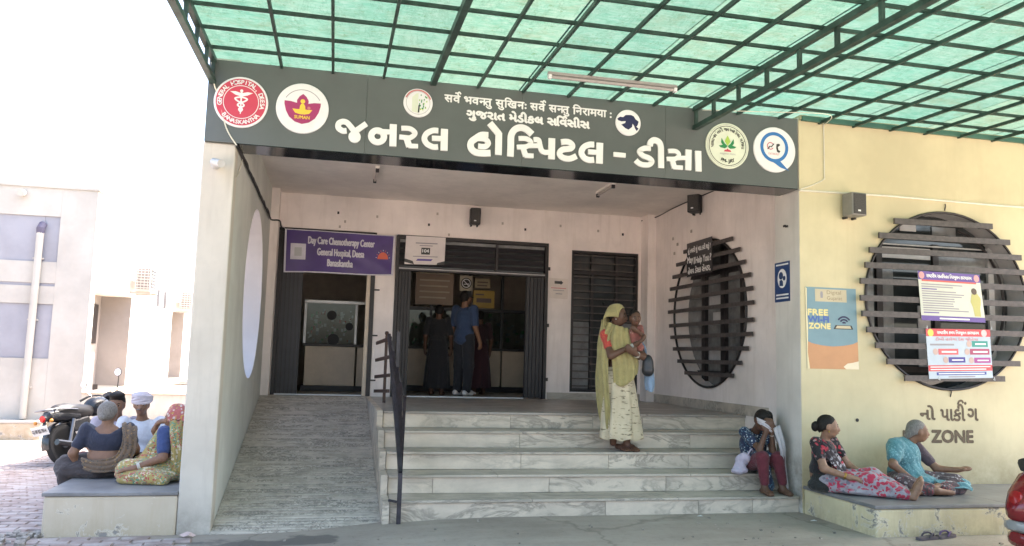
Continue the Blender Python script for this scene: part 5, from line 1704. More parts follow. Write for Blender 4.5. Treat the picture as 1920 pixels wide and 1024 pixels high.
    # seat
    p('seat', MB().tube(catmull([(-0.12, 0, 0.80), (0.1, 0, 0.80), (0.3, 0, 0.775), (0.5, 0, 0.77), (0.62, 0, 0.79)], 5), [0.07, .095, .105, .11, .115, .12, .12, .12, .12, .12, .12, .12, .12, .115, .115, .11, .105, .10, .095, .085, .07], 14), m_seat, smooth='auto')
    p('fuel_tank', MB().tube(catmull([(0.58, 0, 0.79), (0.72, 0, 0.83), (0.88, 0, 0.84), (1.0, 0, 0.80)], 5), [.07, .10, .125, .14, .148, .152, .155, .155, .152, .148, .14, .13, .11, .09, .08, .07], 16), m_bl, smooth='auto')
    p('side_panel', MB().obox((0.32, 0, 0.58), (0.2, 0, 0.03), (0, 0.10, 0), (-0.03, 0, 0.09)), m_bl, bevel=0.03)
    p('engine', MB().obox((0.62, 0, 0.40), (0.17, 0, 0), (0, 0.12, 0), (0, 0, 0.13)), m_gr, bevel=0.03)
    for k in range(5):
        p('cooling_fin', MB().obox((0.72, 0, 0.55 + k * 0.022), (0.075, 0, 0), (0, 0.10, 0), (0, 0, 0.005)), m_gr)
    p('frame_tube', MB().tube(catmull([(1.02, 0, 0.85), (0.92, 0, 0.5), (0.75, 0, 0.25), (0.4, 0, 0.24), (0.15, 0, 0.32)], 5), 0.022, 8), m_bl)
    for s in (-1, 1):
        p('swing_arm', MB().tube([(0.4, 0.08 * s, 0.34), (0.0, 0.09 * s, 0.303)], 0.02, 8), m_gr)
        p('shock_absorber', MB().tube([(0.02, 0.115 * s, 0.33), (0.14, 0.115 * s, 0.66)], 0.026, 10), m_ch)
        p('fork_leg', MB().tube([(1.25, 0.09 * s, 0.303), (1.06, 0.09 * s, 0.82), (1.02, 0.09 * s, 0.93)], 0.022, 8), m_ch)
    p('exhaust', MB().tube(catmull([(0.78, -0.1, 0.5), (0.82, -0.13, 0.3), (0.5, -0.15, 0.22), (0.1, -0.17, 0.27), (-0.3, -0.18, 0.34)], 5), [0.02] * 10 + [0.03] + [0.045] * 10, 10), m_bl, smooth='auto')
    p('handlebar', MB().tube(catmull([(0.86, 0.36, 0.98), (0.95, 0.27, 1.03), (1.02, 0.12, 1.02), (1.03, 0, 0.95), (1.02, -0.12, 1.02), (0.95, -0.27, 1.03), (0.86, -0.36, 0.98)], 5), 0.013, 8), m_bl, smooth='auto')
    for s in (-1, 1):
        p('grip', MB().tube([(0.93, 0.29 * s, 1.025), (0.855, 0.37 * s, 0.978)], 0.019, 10), m_rub)
        p('lever', MB().tube([(0.97, 0.25 * s, 1.03), (0.95, 0.38 * s, 1.01)], 0.007, 6), m_ch)
        mz = 1.24 if s > 0 else 1.33
        mr = p('mirror', MB().lathe([(0.0, -0.015), (0.06, -0.008), (0.068, 0.004), (0.062, 0.01)], (0.93, 0.33 * s, mz), (-1, 0.1 * s, -0.02), 24), m_bl, smooth='auto')
        p('mirror_glass', MB().lathe([(0.06, 0.0101), (0.0, 0.0105)], (0.93, 0.33 * s, mz), (-1, 0.1 * s, -0.02), 24), plain('mirror_glass', (0.42, 0.45, 0.55), 0.03, metal=1.0), mr)
        p('mirror_stem', MB().tube(catmull([(0.96, 0.24 * s, 1.03), (0.94, 0.29 * s, 1.12), (0.94, 0.33 * s, mz - 0.05)], 5), 0.008, 6), m_bl, mr)
    p('headlamp', MB().lathe([(0.05, -0.12), (0.09, -0.06), (0.098, 0.02), (0.09, 0.04), (0.0, 0.055)], (1.12, 0, 0.86), (1, 0, -0.05), 24), m_bl, smooth='auto')
    p('instrument', MB().lathe([(0.07, -0.05), (0.075, 0.03), (0.0, 0.032)], (1.05, 0, 1.0), (-0.6, 0, 0.8), 20), m_bl, smooth='auto')
    p('side_stand', MB().tube([(0.45, 0.1, 0.25), (0.38, 0.28, 0.035)], 0.012, 8), m_gr)
    # pose: leaning on its stand
    hd = math.atan2(0.90, 0.43)
    M = Matrix.Translation((-3.80, 13.3, ground_z(-3.74, 13.45) + 0.018)) @ Matrix.Rotation(hd, 4, 'Z') @ Matrix.Rotation(R(-12), 4, 'X')
    t.matrix_basis = M
motorcycle()
# ------------------------------------------------------------------ people: smooth bodies grown from blended volumes
def V3(*a):
    return np.array(a, dtype=np.float64)
def unit(v):
    v = np.asarray(v, float)
    return v / (np.linalg.norm(v) + 1e-12)
def cap(a, b, ra, rb=None):
    return ('c', np.asarray(a, float), np.asarray(b, float), ra, ra if rb is None else rb)
def ell(c, r, f=None, u=None):
    """ellipsoid: radii (side, forward, up) in a frame given by forward f and up u"""
    f = unit((0, -1, 0) if f is None else f)
    u = np.asarray((0, 0, 1) if u is None else u, float)
    s = unit(np.cross(f, u))
    u = unit(np.cross(s, f))
    return ('e', np.asarray(c, float), np.asarray(r, float), np.stack([s, f, u]))
def chain(pts, rs):
    return [cap(pts[i], pts[i + 1], rs[i], rs[i + 1]) for i in range(len(pts) - 1)]

def sdf_mesh(prims, res=0.011, k=0.010, disp=None, cut=None):
    """polygonise a smooth union of volumes (surface nets)"""
    lo, hi = np.full(3, 1e9), np.full(3, -1e9)
    boxes = []
    for p in prims:
        if p[0] == 'c':
            r = max(p[3], p[4])
            a, b = np.minimum(p[1], p[2]) - r, np.maximum(p[1], p[2]) + r
        else:
            e = np.abs(p[3].T * p[2]).sum(1)
            a, b = p[1] - e, p[1] + e
        boxes.append((a, b))
        lo, hi = np.minimum(lo, a), np.maximum(hi, b)
    pad = 4 * res + 2 * k
    lo, hi = lo - pad, hi + pad
    n = np.ceil((hi - lo) / res).astype(int) + 1
    acc = np.zeros(n, np.float32)
    mg = 5 * k + 2 * res
    for p, (a, b) in zip(prims, boxes):
        i0 = np.maximum(((a - mg - lo) / res).astype(int), 0)
        i1 = np.minimum(((b + mg - lo) / res).astype(int) + 2, n)
        g = [lo[j] + res * np.arange(i0[j], i1[j]) for j in range(3)]
        X, Y, Z = np.meshgrid(*g, indexing='ij')
        P = np.stack([X, Y, Z], -1)
        if p[0] == 'c':
            ab = p[2] - p[1]
            L2 = ab @ ab + 1e-12
            t = np.clip(((P - p[1]) @ ab) / L2, 0, 1)
            d = np.linalg.norm(P - p[1] - t[..., None] * ab, axis=-1) - (p[3] + (p[4] - p[3]) * t)
        else:
            q = (P - p[1]) @ p[3].T
            k0 = np.linalg.norm(q / p[2], axis=-1)
            k1 = np.linalg.norm(q / p[2] ** 2, axis=-1) + 1e-9
            d = k0 * (k0 - 1) / k1
        acc[i0[0]:i1[0], i0[1]:i1[1], i0[2]:i1[2]] += np.exp(np.clip(-d / k, -60, 60)).astype(np.float32)
    D = -k * np.log(acc + 1e-24)
    if disp is not None or cut is not None:
        g = [lo[j] + res * np.arange(n[j]) for j in range(3)]
        P = np.stack(np.meshgrid(*g, indexing='ij'), -1)
        if disp is not None:
            D = D + disp(P)
        if cut is not None:
            D = np.maximum(D, cut(P))
    S = D < 0
    c = [S[i:n[0] - 1 + i, j:n[1] - 1 + j, l:n[2] - 1 + l] for i in (0, 1) for j in (0, 1) for l in (0, 1)]
    al, an = c[0].copy(), c[0].copy()
    for q in c[1:]:
        al &= q
        an |= q
    M = an & ~al
    idx = np.full(M.shape, -1, int)
    cells = np.argwhere(M)
    idx[M] = np.arange(len(cells))
    acc_p = np.zeros((len(cells), 3))
    cnt = np.zeros(len(cells))
    corner = [(i, j, l) for i in (0, 1) for j in (0, 1) for l in (0, 1)]
    for a in corner:
        for ax in range(3):
            if a[ax]:
                continue
            b = list(a)
            b[ax] = 1
            A, B = cells + a, cells + b
            da, db = D[A[:, 0], A[:, 1], A[:, 2]], D[B[:, 0], B[:, 1], B[:, 2]]
            x = (da < 0) != (db < 0)
            t = np.where(x, da / (da - db + 1e-12), 0)
            p = np.array(a, float) + t[:, None] * (np.array(b) - a)
            acc_p[x] += p[x]
            cnt[x] += 1
    verts = lo + res * (cells + acc_p / np.maximum(cnt, 1)[:, None])
    faces = []
    for ax in range(3):
        s0 = [slice(None)] * 3
        s1 = [slice(None)] * 3
        s0[ax], s1[ax] = slice(0, -1), slice(1, None)
        a, b = S[tuple(s0)], S[tuple(s1)]
        E = np.argwhere(a != b)
        o1, o2 = [(1, 2), (2, 0), (0, 1)][ax]
        E = E[(E[:, o1] > 0) & (E[:, o2] > 0)]
        sg = a[E[:, 0], E[:, 1], E[:, 2]]
        q = []
        for d1, d2 in ((-1, -1), (0, -1), (0, 0), (-1, 0)):
            e = E.copy()
            e[:, o1] += d1
            e[:, o2] += d2
            ok = np.minimum(e, np.array(idx.shape) - 1)
            q.append(idx[ok[:, 0], ok[:, 1], ok[:, 2]])
        q = np.stack(q, 1)
        q[~sg] = q[~sg][:, ::-1]
        faces.append(q[(q >= 0).all(1)])
    F = np.concatenate(faces)
    # one smoothing pass along the quads
    for _ in range(2):
        s = np.zeros_like(verts)
        w = np.zeros(len(verts))
        for i in range(4):
            np.add.at(s, F[:, i], verts[F[:, (i + 1) % 4]])
            np.add.at(w, F[:, i], 1)
            np.add.at(s, F[:, (i + 1) % 4], verts[F[:, i]])
            np.add.at(w, F[:, (i + 1) % 4], 1)
        verts = 0.5 * verts + 0.5 * s / np.maximum(w, 1)[:, None]
    return verts, F

def grow(name, prims, mat, parent, res=0.011, k=0.010, disp=None, cut=None):
    if name.startswith('hair') and disp is None:
        disp = folds((0.8, 0.5, 0.25), 42, 0.003, 3, 0.02)
    v, f = sdf_mesh(prims, res, k, disp, cut)
    me = bpy.data.meshes.new(name)
    me.vertices.add(len(v))
    me.vertices.foreach_set('co', v.astype(np.float32).ravel())
    me.loops.add(len(f) * 4)
    me.polygons.add(len(f))
    me.loops.foreach_set('vertex_index', f.astype(np.int32).ravel())
    me.polygons.foreach_set('loop_start', np.arange(0, len(f) * 4, 4, dtype=np.int32))
    me.update(calc_edges=True)
    me.validate()
    return obj(name, me, mat, parent, smooth=True)

def folds(dirv, freq, amp, seed=0, wob=0.06):
    d = unit(dirv)
    rs = np.random.RandomState(seed)
    ph = rs.uniform(0, 6, 6)
    def fn(P):
        t = P @ d
        w = wob * (np.sin(P[..., 0] * 9 + ph[0]) + np.sin(P[..., 1] * 11 + ph[1]) + np.sin(P[..., 2] * 8 + ph[2]))
        a = 0.65 + 0.35 * np.sin(P[..., 2] * 6 + P[..., 0] * 5 + ph[3])
        w2 = wob * 0.6 * (np.sin(P[..., 1] * 17 + ph[4]) + np.sin(P[..., 0] * 15 + P[..., 2] * 13 + ph[5]))
        return amp * a * (0.6 - np.abs(np.sin((t + w) * freq * math.pi))) + 0.45 * amp * (0.6 - np.abs(np.sin((t * 0.9 + w2) * freq * 2.1 * math.pi)))
    return fn

def frame(f, u=(0, 0, 1)):
    f = unit(f)
    s = unit(np.cross(f, np.asarray(u, float)))
    return s, f, unit(np.cross(s, f))

def head_skin(c, f, u=(0, 0, 1), h=0.215, thin=1.0):
    s, f, u = frame(f, u)
    k = h / 0.215
    c = np.asarray(c, float)
    L = lambda a, b, d: c + (s * a + f * b + u * d) * k
    E = lambda p, r: ell(p, np.array(r) * k, f, u)
    pr = [E(L(0, -.010, .028), (.072, .090, .082)), E(L(0, .016, -.02), (.060 * thin, .070, .086)), E(L(0, .036, -.072), (.036, .040, .030)),
          cap(L(0, .086, .012), L(0, .104, -.024), .008 * k, .013 * k), E(L(0, .094, -.028), (.017, .012, .009)),
          E(L(0, .076, -.058), (.024, .016, .012)), cap(L(.045, .058, .02), L(-.045, .058, .02), .016 * k)]
    for q in (-1, 1):
        pr += [E(L(.040 * q, .054, -.016), (.024, .026, .028)), E(L(.070 * q, -.004, -.012), (.012, .020, .031))]
    return pr

def head_parts(parent, c, f, u=(0, 0, 1), h=0.215, hair=None, brow=None, eyes=True):
    """eyes, brows, lips as small parts set into the face"""
    s, f, u = frame(f, u)
    k = h / 0.215
    c = np.asarray(c, float)
    L = lambda a, b, d: c + (s * a + f * b + u * d) * k
    def egg(p, rs, rf, ru, n=12, m=7):
        mb, vs, fs = MB(), [], []
        for a in range(m):
            ph = math.pi * a / (m - 1)
            for b_ in range(n):
                th = 2 * math.pi * b_ / n
                vs.append(p + s * rs * k * math.sin(ph) * math.cos(th) + u * ru * k * math.sin(ph) * math.sin(th) + f * rf * k * math.cos(ph))
        for a in range(m - 1):
            for b_ in range(n):
                fs.append((a * n + b_, a * n + (b_ + 1) % n, (a + 1) * n + (b_ + 1) % n, (a + 1) * n + b_))
        return mb.add(vs, fs)
    if eyes:
        for q in (-1, 1):
            o = obj('eye', egg(L(.030 * q, .0815, .003), .0145, .0055, .0062), M_eye, parent, smooth=True)
            obj('iris', egg(L(.030 * q, .0855, .003), .0062, .0035, .0058), M_iris, o, smooth=True)
            obj('eyelid', MB().tube([L(.016 * q, .0865, .004), L(.030 * q, .0870, .0095), L(.045 * q, .0790, .005)], [.0015 * k, .0026 * k, .0015 * k], 6), M_iris, o)
    for q in (-1, 1):
        obj('eyebrow', MB().tube([L(.013 * q, .0890, .022), L(.029 * q, .0835, .0285), L(.046 * q, .0785, .0255)], [.003 * k, .0042 * k, .002 * k], 6), brow or M_hair, parent)
    obj('lips', MB().tube([L(-.021, .0895, -.0575), L(-.008, .0965, -.055), L(.008, .0965, -.055), L(.021, .0895, -.0575)], [.0022 * k, .0058 * k, .0058 * k, .0022 * k], 8), M_lip, parent, smooth=True)

def hair_cap(c, f, u=(0, 0, 1), h=0.215, low=-0.03):
    s, f, u = frame(f, u)
    k = h / 0.215
    c = np.asarray(c, float)
    L = lambda a, b, d: c + (s * a + f * b + u * d) * k
    pr = [ell(L(0, -.017, .034), np.array((.0775, .0915, .083)) * k, f, u), ell(L(0, -.045, -.010), np.array((.073, .060, .076)) * k, f, u)]
    def cut(P):
        q = P - c
        # keep above a sloping hairline
        jit = 0.005 * k * (np.sin(q @ s * 170) + np.sin((q @ u) * 210 + (q @ f) * 90))
        return 0.055 * k - ((q @ u) * 0.80 - (q @ f) * 0.56 + 0.064 * k) + jit
    return pr, cut

def hand(w, d, nrm, side, size=1.0, curl=0.5, spread=0.0):
    """palm and five fingers; w wrist, d finger direction, nrm palm normal, side = +1/-1 thumb side"""
    w = np.asarray(w, float)
    d = unit(d)
    a = unit(np.cross(d, np.asarray(nrm, float))) * side
    nrm = unit(np.cross(a, d)) * side
    z = size
    pr = [ell(w + d * .042 * z, np.array((.034, .046, .013)) * z, d, nrm), cap(w - d * .01, w + d * .02 * z, .020 * z, .022 * z)]
    for i, (o, ln) in enumerate(((.027, .92), (.009, 1.0), (-.009, .95), (-.026, .74))):
        b = w + d * .080 * z + a * o * z
        dd = unit(d + a * o * (2 + spread * 12))
        ang = curl * (0.55 + 0.06 * i)
        p = [b - d * 0.012]
        cur = dd
        for j, sl in enumerate((.036, .026, .020)):
            cur = unit(cur * math.cos(ang) + nrm * math.sin(ang)) if j or curl > 0.2 else cur
            p.append(p[-1] + cur * sl * ln * z)
        pr += chain(p, [.0088 * z, .0082 * z, .0076 * z, .0066 * z])
    b = w + d * .018 * z + a * .026 * z
    p1 = b + unit(d * .6 + a * .75 + nrm * .25) * .036 * z
    p2 = p1 + unit(d * .85 + a * .25 + nrm * .4) * .030 * z
    pr += chain([b, p1, p2], [.012 * z, .0105 * z, .0085 * z])
    return pr

def foot(heel, toe, size=1.0):
    """bare foot from heel to toes on a floor"""
    heel, toe = np.asarray(heel, float), np.asarray(toe, float)
    d = unit(toe - heel)
    s = unit(np.cross(d, (0, 0, 1)))
    L = np.linalg.norm(toe - heel)
    pr = [cap(heel + V3(0, 0, .03), heel + d * L * .45 + V3(0, 0, .032), .030 * size, .030 * size), cap(heel + d * L * .45 + V3(0, 0, .028), heel + d * L * .78 + V3(0, 0, .018), .032 * size, .020 * size),
          cap(heel + d * L * .7 + s * .02 + V3(0, 0, .018), heel + d * L * .7 - s * .02 + V3(0, 0, .018), .018 * size)]
    for i, o in enumerate((.034, .016, .002, -.012, -.026)):
        pr.append(cap(heel + d * L * .75 + s * o * size + V3(0, 0, .016), heel + d * L * (1.0 - .03 * i) + s * o * 1.1 * size + V3(0, 0, .011), .011 * size, (.011 if i == 0 else .008) * size))
    return pr

def loft(name, rings, mat, parent, pleat=0, amp=0.0, n=56, thick=0.006, closed=True, smooth_n=4, seed=1, capped=True):
    """skirt-like tube through elliptical rings (centre, side radius, front radius, yaw), with pleats growing downwards"""
    rnd = random.Random(seed)
    ph = [rnd.uniform(0, 6.28) for _ in range(6)]
    R_ = []
    m = len(rings)
    C_ = catmull([r[0] for r in rings], smooth_n)
    A_ = catmull([(r[1], r[2], r[3] if len(r) > 3 else 0) for r in rings], smooth_n)
    vs, fs = [], []
    for i, (c, a) in enumerate(zip(C_, A_)):
        t = i / (len(C_) - 1)
        for k in range(n):
            th = 2 * math.pi * k / n
            w = 1 + amp * (0.25 + 0.75 * t) * (math.sin(pleat * th + ph[0] + 1.2 * math.sin(3 * t + ph[1])) + 0.5 * math.sin((pleat * 1.7) * th + ph[2] + 2 * t))
            x, y = a[0] * w * math.cos(th), a[1] * w * math.sin(th)
            cy, sy = math.cos(a[2]), math.sin(a[2])
            vs.append((c[0] + x * cy - y * sy, c[1] + x * sy + y * cy, c[2] + 0.012 * amp * 10 * t * math.sin(pleat * th + ph[3])))
    for i in range(len(C_) - 1):
        for k in range(n):
            p, q = i * n + k, i * n + (k + 1) % n
            fs.append((p, q, q + n, p + n))
    if capped:
        fs.append(tuple(range(n)))
    return obj(name, MB().add(vs, fs), mat, parent, smooth=True)

def drape(name, lines, mat, parent, nu=6, nv=10, wav=0.0, freq=3.0, thick=0.006, seed=0):
    """cloth strip lofted through several guide lines (all the same number of points)"""
    G = [catmull(l, nv) for l in lines]
    rows = len(G[0])
    cols = [catmull([g[i] for g in G], nu) for i in range(rows)]
    nc = len(cols[0])
    vs = []
    for i in range(rows):
        for j in range(nc):
            vs.append(Vector(cols[i][j]))
    # fold displacement along approximate normals
    out = []
    for i in range(rows):
        for j in range(nc):
            p = vs[i * nc + j]
            du = vs[i * nc + min(j + 1, nc - 1)] - vs[i * nc + max(j - 1, 0)]
            dv = vs[min(i + 1, rows - 1) * nc + j] - vs[max(i - 1, 0) * nc + j]
            nn = du.cross(dv)
            if nn.length > 1e-9:
                nn.normalize()
            t = j / (nc - 1)
            out.append(p + nn * wav * math.sin(freq * 2 * math.pi * t + 1.5 * math.sin(i * 0.25 + seed) + seed))
    fs = [(i * nc + j, i * nc + j + 1, (i + 1) * nc + j + 1, (i + 1) * nc + j) for i in range(rows - 1) for j in range(nc - 1)]
    o = obj(name, MB().add(out, fs), mat, parent, smooth=True)
    sd = o.modifiers.new('thickness', 'SOLIDIFY')
    sd.thickness = thick
    sd.offset = 0
    return o

def skin(name, col):
    m, nt, b = newmat(name)
    v = coords(nt)
    c = ramp(nt, noise(nt, v, 30, 5, 0.6), [(0.3, tuple(x * 0.82 for x in col)), (0.7, tuple(x * 1.1 for x in col))])
    nt.links.new(c, b.inputs['Base Color'])
    b.inputs['Roughness'].default_value = 0.5
    b.inputs['Subsurface Weight'].default_value = 0.05
    b.inputs['Subsurface Radius'].default_value = (0.01, 0.004, 0.002)
    b.inputs['Specular IOR Level'].default_value = 0.35
    return m
def cloth(name, base, spots=None, scale=30.0, cover=0.35, rough=0.85, fine=None, stretch=(1, 1, 1)):
    """woven cloth; spots: list of colours scattered as blotches over the base"""
    m, nt, b = newmat(name)
    v = coords(nt, stretch)
    c = ramp(nt, noise(nt, v, 9, 5, 0.6), [(0.3, tuple(x * 0.72 for x in base)), (0.7, base)])
    wz = N(nt, 'ShaderNodeTexNoise')
    wz.inputs['Scale'].default_value = scale * 1.1
    wz.inputs['Detail'].default_value = 2
    nt.links.new(v, wz.inputs['Vector'])
    wa = N(nt, 'ShaderNodeVectorMath', operation='MULTIPLY_ADD')
    wa.inputs[1].default_value = (0.9 / scale, 0.9 / scale, 0.9 / scale)
    nt.links.new(wz.outputs['Color'], wa.inputs[0])
    nt.links.new(v, wa.inputs[2])
    v0, v = v, wa.outputs[0]
    for i, s in enumerate(spots or []):
        vo = N(nt, 'ShaderNodeTexVoronoi')
        vo.inputs['Scale'].default_value = scale * (1 + 0.37 * i)
        mp = N(nt, 'ShaderNodeVectorMath', operation='ADD')
        mp.inputs[1].default_value = (3.1 * i, 1.7 * i, 5.3 * i)
        nt.links.new(v, mp.inputs[0])
        nt.links.new(mp.outputs[0], vo.inputs['Vector'])
        gate = noise(nt, mp.outputs[0], scale * 0.22, 2, 0.5)
        f1 = ramp(nt, vo.outputs['Distance'], [(cover, 1.0), (cover + 0.06, 0.0)])
        f2 = ramp(nt, gate, [(0.44, 0.0), (0.5, 1.0)])
        mm = N(nt, 'ShaderNodeMath', operation='MULTIPLY')
        nt.links.new(f1, mm.inputs[0])
        nt.links.new(f2, mm.inputs[1])
        c = mixc(nt, mm.outputs[0], c, s)
    if fine:
        f = ramp(nt, noise(nt, coords(nt, (1, 1, 3)), 55, 3, 0.6), [(0.57, 0.0), (0.62, 1.0)])
        c = mixc(nt, f, c, fine)
    nt.links.new(c, b.inputs['Base Color'])
    b.inputs['Roughness'].default_value = rough
    b.inputs['Sheen Weight'].default_value = 0.15
    b1 = N(nt, 'ShaderNodeBump')
    b1.inputs['Strength'].default_value = 0.55
    b1.inputs['Distance'].default_value = 0.03
    nt.links.new(noise(nt, v0, 15, 4, 0.55, 1.2), b1.inputs['Height'])
    nt.links.new(b1.outputs[0], b.inputs['Normal'])
    return m

M_eye = plain('eye_white', (0.34, 0.29, 0.26), 0.2, var=0.02)
M_iris = plain('eye_dark', (0.02, 0.012, 0.008), 0.15)
def hair_mat(name, a, b_):
    m, nt, b = newmat(name)
    v = coords(nt, (1, 1, 0.22))
    n1 = noise(nt, v, 140, 4, 0.7)
    nt.links.new(ramp(nt, n1, [(0.38, a), (0.62, b_)]), b.inputs['Base Color'])
    b.inputs['Roughness'].default_value = 0.62
    b.inputs['Specular IOR Level'].default_value = 0.22
    bump(nt, b, n1, 0.6, 0.004)
    return m
M_hair = hair_mat('black_hair', (0.006, 0.005, 0.005), (0.022, 0.017, 0.014))
M_ghair = hair_mat('grey_hair', (0.12, 0.11, 0.10), (0.24, 0.22, 0.20))
M_lip = plain('lip', (0.22, 0.085, 0.07), 0.45)
S_mid = skin('skin_brown', (0.215, 0.115, 0.070))
S_dark = skin('skin_dark_brown', (0.12, 0.062, 0.040))
S_lite = skin('skin_tan', (0.27, 0.155, 0.10))
M_bangle = plain('white_bangle', (0.72, 0.68, 0.62), 0.3)
M_gold_b = plain('gold_bangle', (0.6, 0.38, 0.1), 0.3, metal=0.8)

def bangle(parent, c, d, r, n, mat, gap=0.006):
    d = unit(d)
    for i in range(n):
        p = np.asarray(c, float) + d * gap * i
        obj('bangle', MB().lathe([(r, -.0025), (r + .003, 0), (r, .0025), (r - .002, 0), (r, -.0025)], tuple(p), tuple(d), 20), mat, parent, smooth=True)

def person(label, base, group=None):
    return thing('person', base, label, 'person', group)
# ------------------------------------------------------------------ woman standing on the steps with a child in her arms
def standing_woman():
    zf = Z5 + 2 * ST_R
    t = person('woman in yellow veil and cream patterned skirt standing on the steps holding a child', (2.98, 8.0, zf))
    h, f, u = V3(2.955, 8.02, 1.905), unit((.78, -.60, -.10)), (0.10, -0.05, 1)
    bf = unit((.30, -.95, 0))
    bs = unit(np.cross(bf, (0, 0, 1)))            # her left is +bs ... image right
    if bs[0] < 0: bs = -bs
    shL, shR = V3(2.83, 8.06, 1.70), V3(3.10, 8.0, 1.685)   # image left / right
    elL, wrL = V3(2.84, 7.90, 1.475), V3(3.08, 7.815, 1.60)
    elR, wrR = V3(3.19, 7.86, 1.47), V3(3.06, 7.78, 1.50)
    body = head_skin(h, f, u, 0.208) + [cap(h + V3(-.015, .015, -.06), V3(2.965, 8.05, 1.70), .045, .05)]
    body += [ell((2.965, 8.05, 1.58), (.125, .085, .16), bf), ell((2.97, 8.05, 1.38), (.12, .09, .14), bf), ell((2.97, 8.04, 1.25), (.14, .10, .12), bf)]
    body += chain([shL, elL, wrL], [.046, .038, .025]) + chain([shR, elR, wrR], [.044, .036, .025])
    body += hand(wrL, (.75, -.2, .5), (.25, -.1, .6), 1, 0.95, 0.55) + hand(wrR, (-.7, -.25, .35), (.1, .6, .4), -1, 0.95, 0.7)
    body += chain([(2.91, 8.04, 1.2), (2.92, 8.0, .85), (2.93, 8.05, .57)], [.08, .055, .036]) + chain([(3.04, 8.04, 1.2), (3.05, 7.98, .85), (3.06, 7.99, .57)], [.08, .055, .036])
    body += foot((2.99, 8.08, zf + .004), (3.035, 7.875, zf + .004)) + foot((3.09, 8.04, zf + .004), (3.13, 7.84, zf + .004))
    o = grow('body', body, S_dark, t, 0.0095, 0.008)
    head_parts(o, h, f, u, 0.208)
    pr, cut = hair_cap(h, f, u, 0.208)
    grow('hair', pr, M_hair, t, 0.009, 0.008, cut=cut)
    # blouse
    bl = [ell((2.965, 8.05, 1.60), (.135, .098, .15), bf), cap(shL, shL * .45 + elL * .55, .060, .052), cap(shR, shR * .5 + elR * .5, .058, .050)]
    grow('blouse', bl, cloth('red_blouse', (0.50, 0.06, 0.045), [(0.62, 0.25, 0.05)], 60, 0.2), t, 0.0105, 0.01, folds((0, .3, 1), 22, .003))
    # skirt
    sk = cloth('cream_skirt', (0.60, 0.54, 0.36), None, fine=None)
    m, nt, b = newmat('cream_block_print')
    v = coords(nt, (1, 1, 1))
    br = N(nt, 'ShaderNodeTexNoise')
    br.inputs['Scale'].default_value = 16
    br.inputs['Detail'].default_value = 2.5
    mp = N(nt, 'ShaderNodeMapping')
    mp.inputs['Scale'].default_value = (0.9, 0.9, 3.6)
    nt.links.new(v, mp.inputs[0])
    nt.links.new(mp.outputs[0], br.inputs['Vector'])
    dash = ramp(nt, br.outputs['Fac'], [(0.60, 0.0), (0.64, 0.9)])
    c = mixc(nt, dash, ramp(nt, noise(nt, v, 6, 4), [(0.3, (0.44, 0.37, 0.26)), (0.7, (0.60, 0.51, 0.36))]), (0.16, 0.13, 0.08))
    nt.links.new(c, b.inputs['Base Color'])
    b.inputs['Roughness'].default_value = 0.9
    loft('skirt', [((2.965, 8.04, 1.36), .14, .11, .3), ((2.97, 8.035, 1.22), .178, .135, .3), ((2.985, 8.02, .98), .20, .155, .25), ((2.995, 8.0, .78), .218, .165, .2), ((3.0, 7.99, .62), .228, .175, .15)], m, t, 8, 0.105, 140)
    # veil: over the head, down the back, and across the front
    m_v = cloth('yellow_veil', (0.37, 0.31, 0.13), [(0.32, 0.27, 0.11)], 40, 0.2)
    hd = lambda a, b_, c_: tuple(h + unit(np.cross(f, u)) * a + f * b_ + unit(u) * c_)
    s = -1 if np.cross(f, u)[0] > 0 else 1
    lines = []
    # guide lines run from the face edge over the crown to the back of the neck, on both sides
    for ang in (-100, -65, -30, 0, 30, 65, 100):
        a = R(ang)
        x, zc = math.sin(a), math.cos(a)
        lines.append([hd(x * .088, .055 - .02 * abs(x), -.01 + zc * .095), hd(x * .098, .0, .0 + zc * .125), hd(x * .10, -.09, -.015 + zc * .112), hd(x * .105, -.122, -.07 + zc * .075), hd(x * .115, -.11, -.17 + zc * .04)])
    drape('veil_hood', lines, m_v, t, 4, 4, .002, 4)
    drape('veil', [[(2.80, 8.10, 1.86), (2.765, 8.13, 1.62), (2.755, 8.12, 1.3), (2.765, 8.09, 1.0), (2.79, 8.06, .74)],
                   [(2.84, 8.06, 1.84), (2.775, 8.04, 1.60), (2.762, 8.02, 1.3), (2.775, 8.0, 1.0), (2.80, 7.97, .71)],
                   [(2.87, 7.99, 1.82), (2.80, 7.975, 1.60), (2.785, 7.95, 1.3), (2.80, 7.93, 1.0), (2.825, 7.91, .73)],
                   [(2.90, 7.96, 1.80), (2.835, 7.945, 1.62), (2.82, 7.925, 1.3), (2.835, 7.91, 1.02), (2.855, 7.90, .80)]], m_v, t, 7, 7, .011, 3.0)
    drape('veil_front', [[(2.875, 7.95, 1.80), (2.845, 7.935, 1.66), (2.85, 7.915, 1.5), (2.86, 7.90, 1.34), (2.87, 7.895, 1.20)],
                         [(2.93, 7.925, 1.79), (2.92, 7.90, 1.66), (2.93, 7.885, 1.5), (2.94, 7.88, 1.34), (2.945, 7.865, 1.16)],
                         [(2.99, 7.92, 1.775), (3.0, 7.885, 1.66), (3.01, 7.875, 1.5), (3.02, 7.87, 1.36), (3.03, 7.86, 1.20)],
                         [(3.05, 7.93, 1.76), (3.08, 7.90, 1.66), (3.09, 7.885, 1.5), (3.10, 7.875, 1.39), (3.10, 7.87, 1.27)],
                         [(3.09, 7.97, 1.74), (3.15, 7.95, 1.64), (3.15, 7.93, 1.5), (3.15, 7.92, 1.42), (3.14, 7.92, 1.34)]], m_v, t, 8, 6, .011, 4.5)
    bangle(o, wrL - V3(.05, 0, .03), wrL - elL, .030, 5, M_bangle)
    bangle(o, wrR + V3(.04, .03, -.01), wrR - elR, .030, 6, M_bangle)
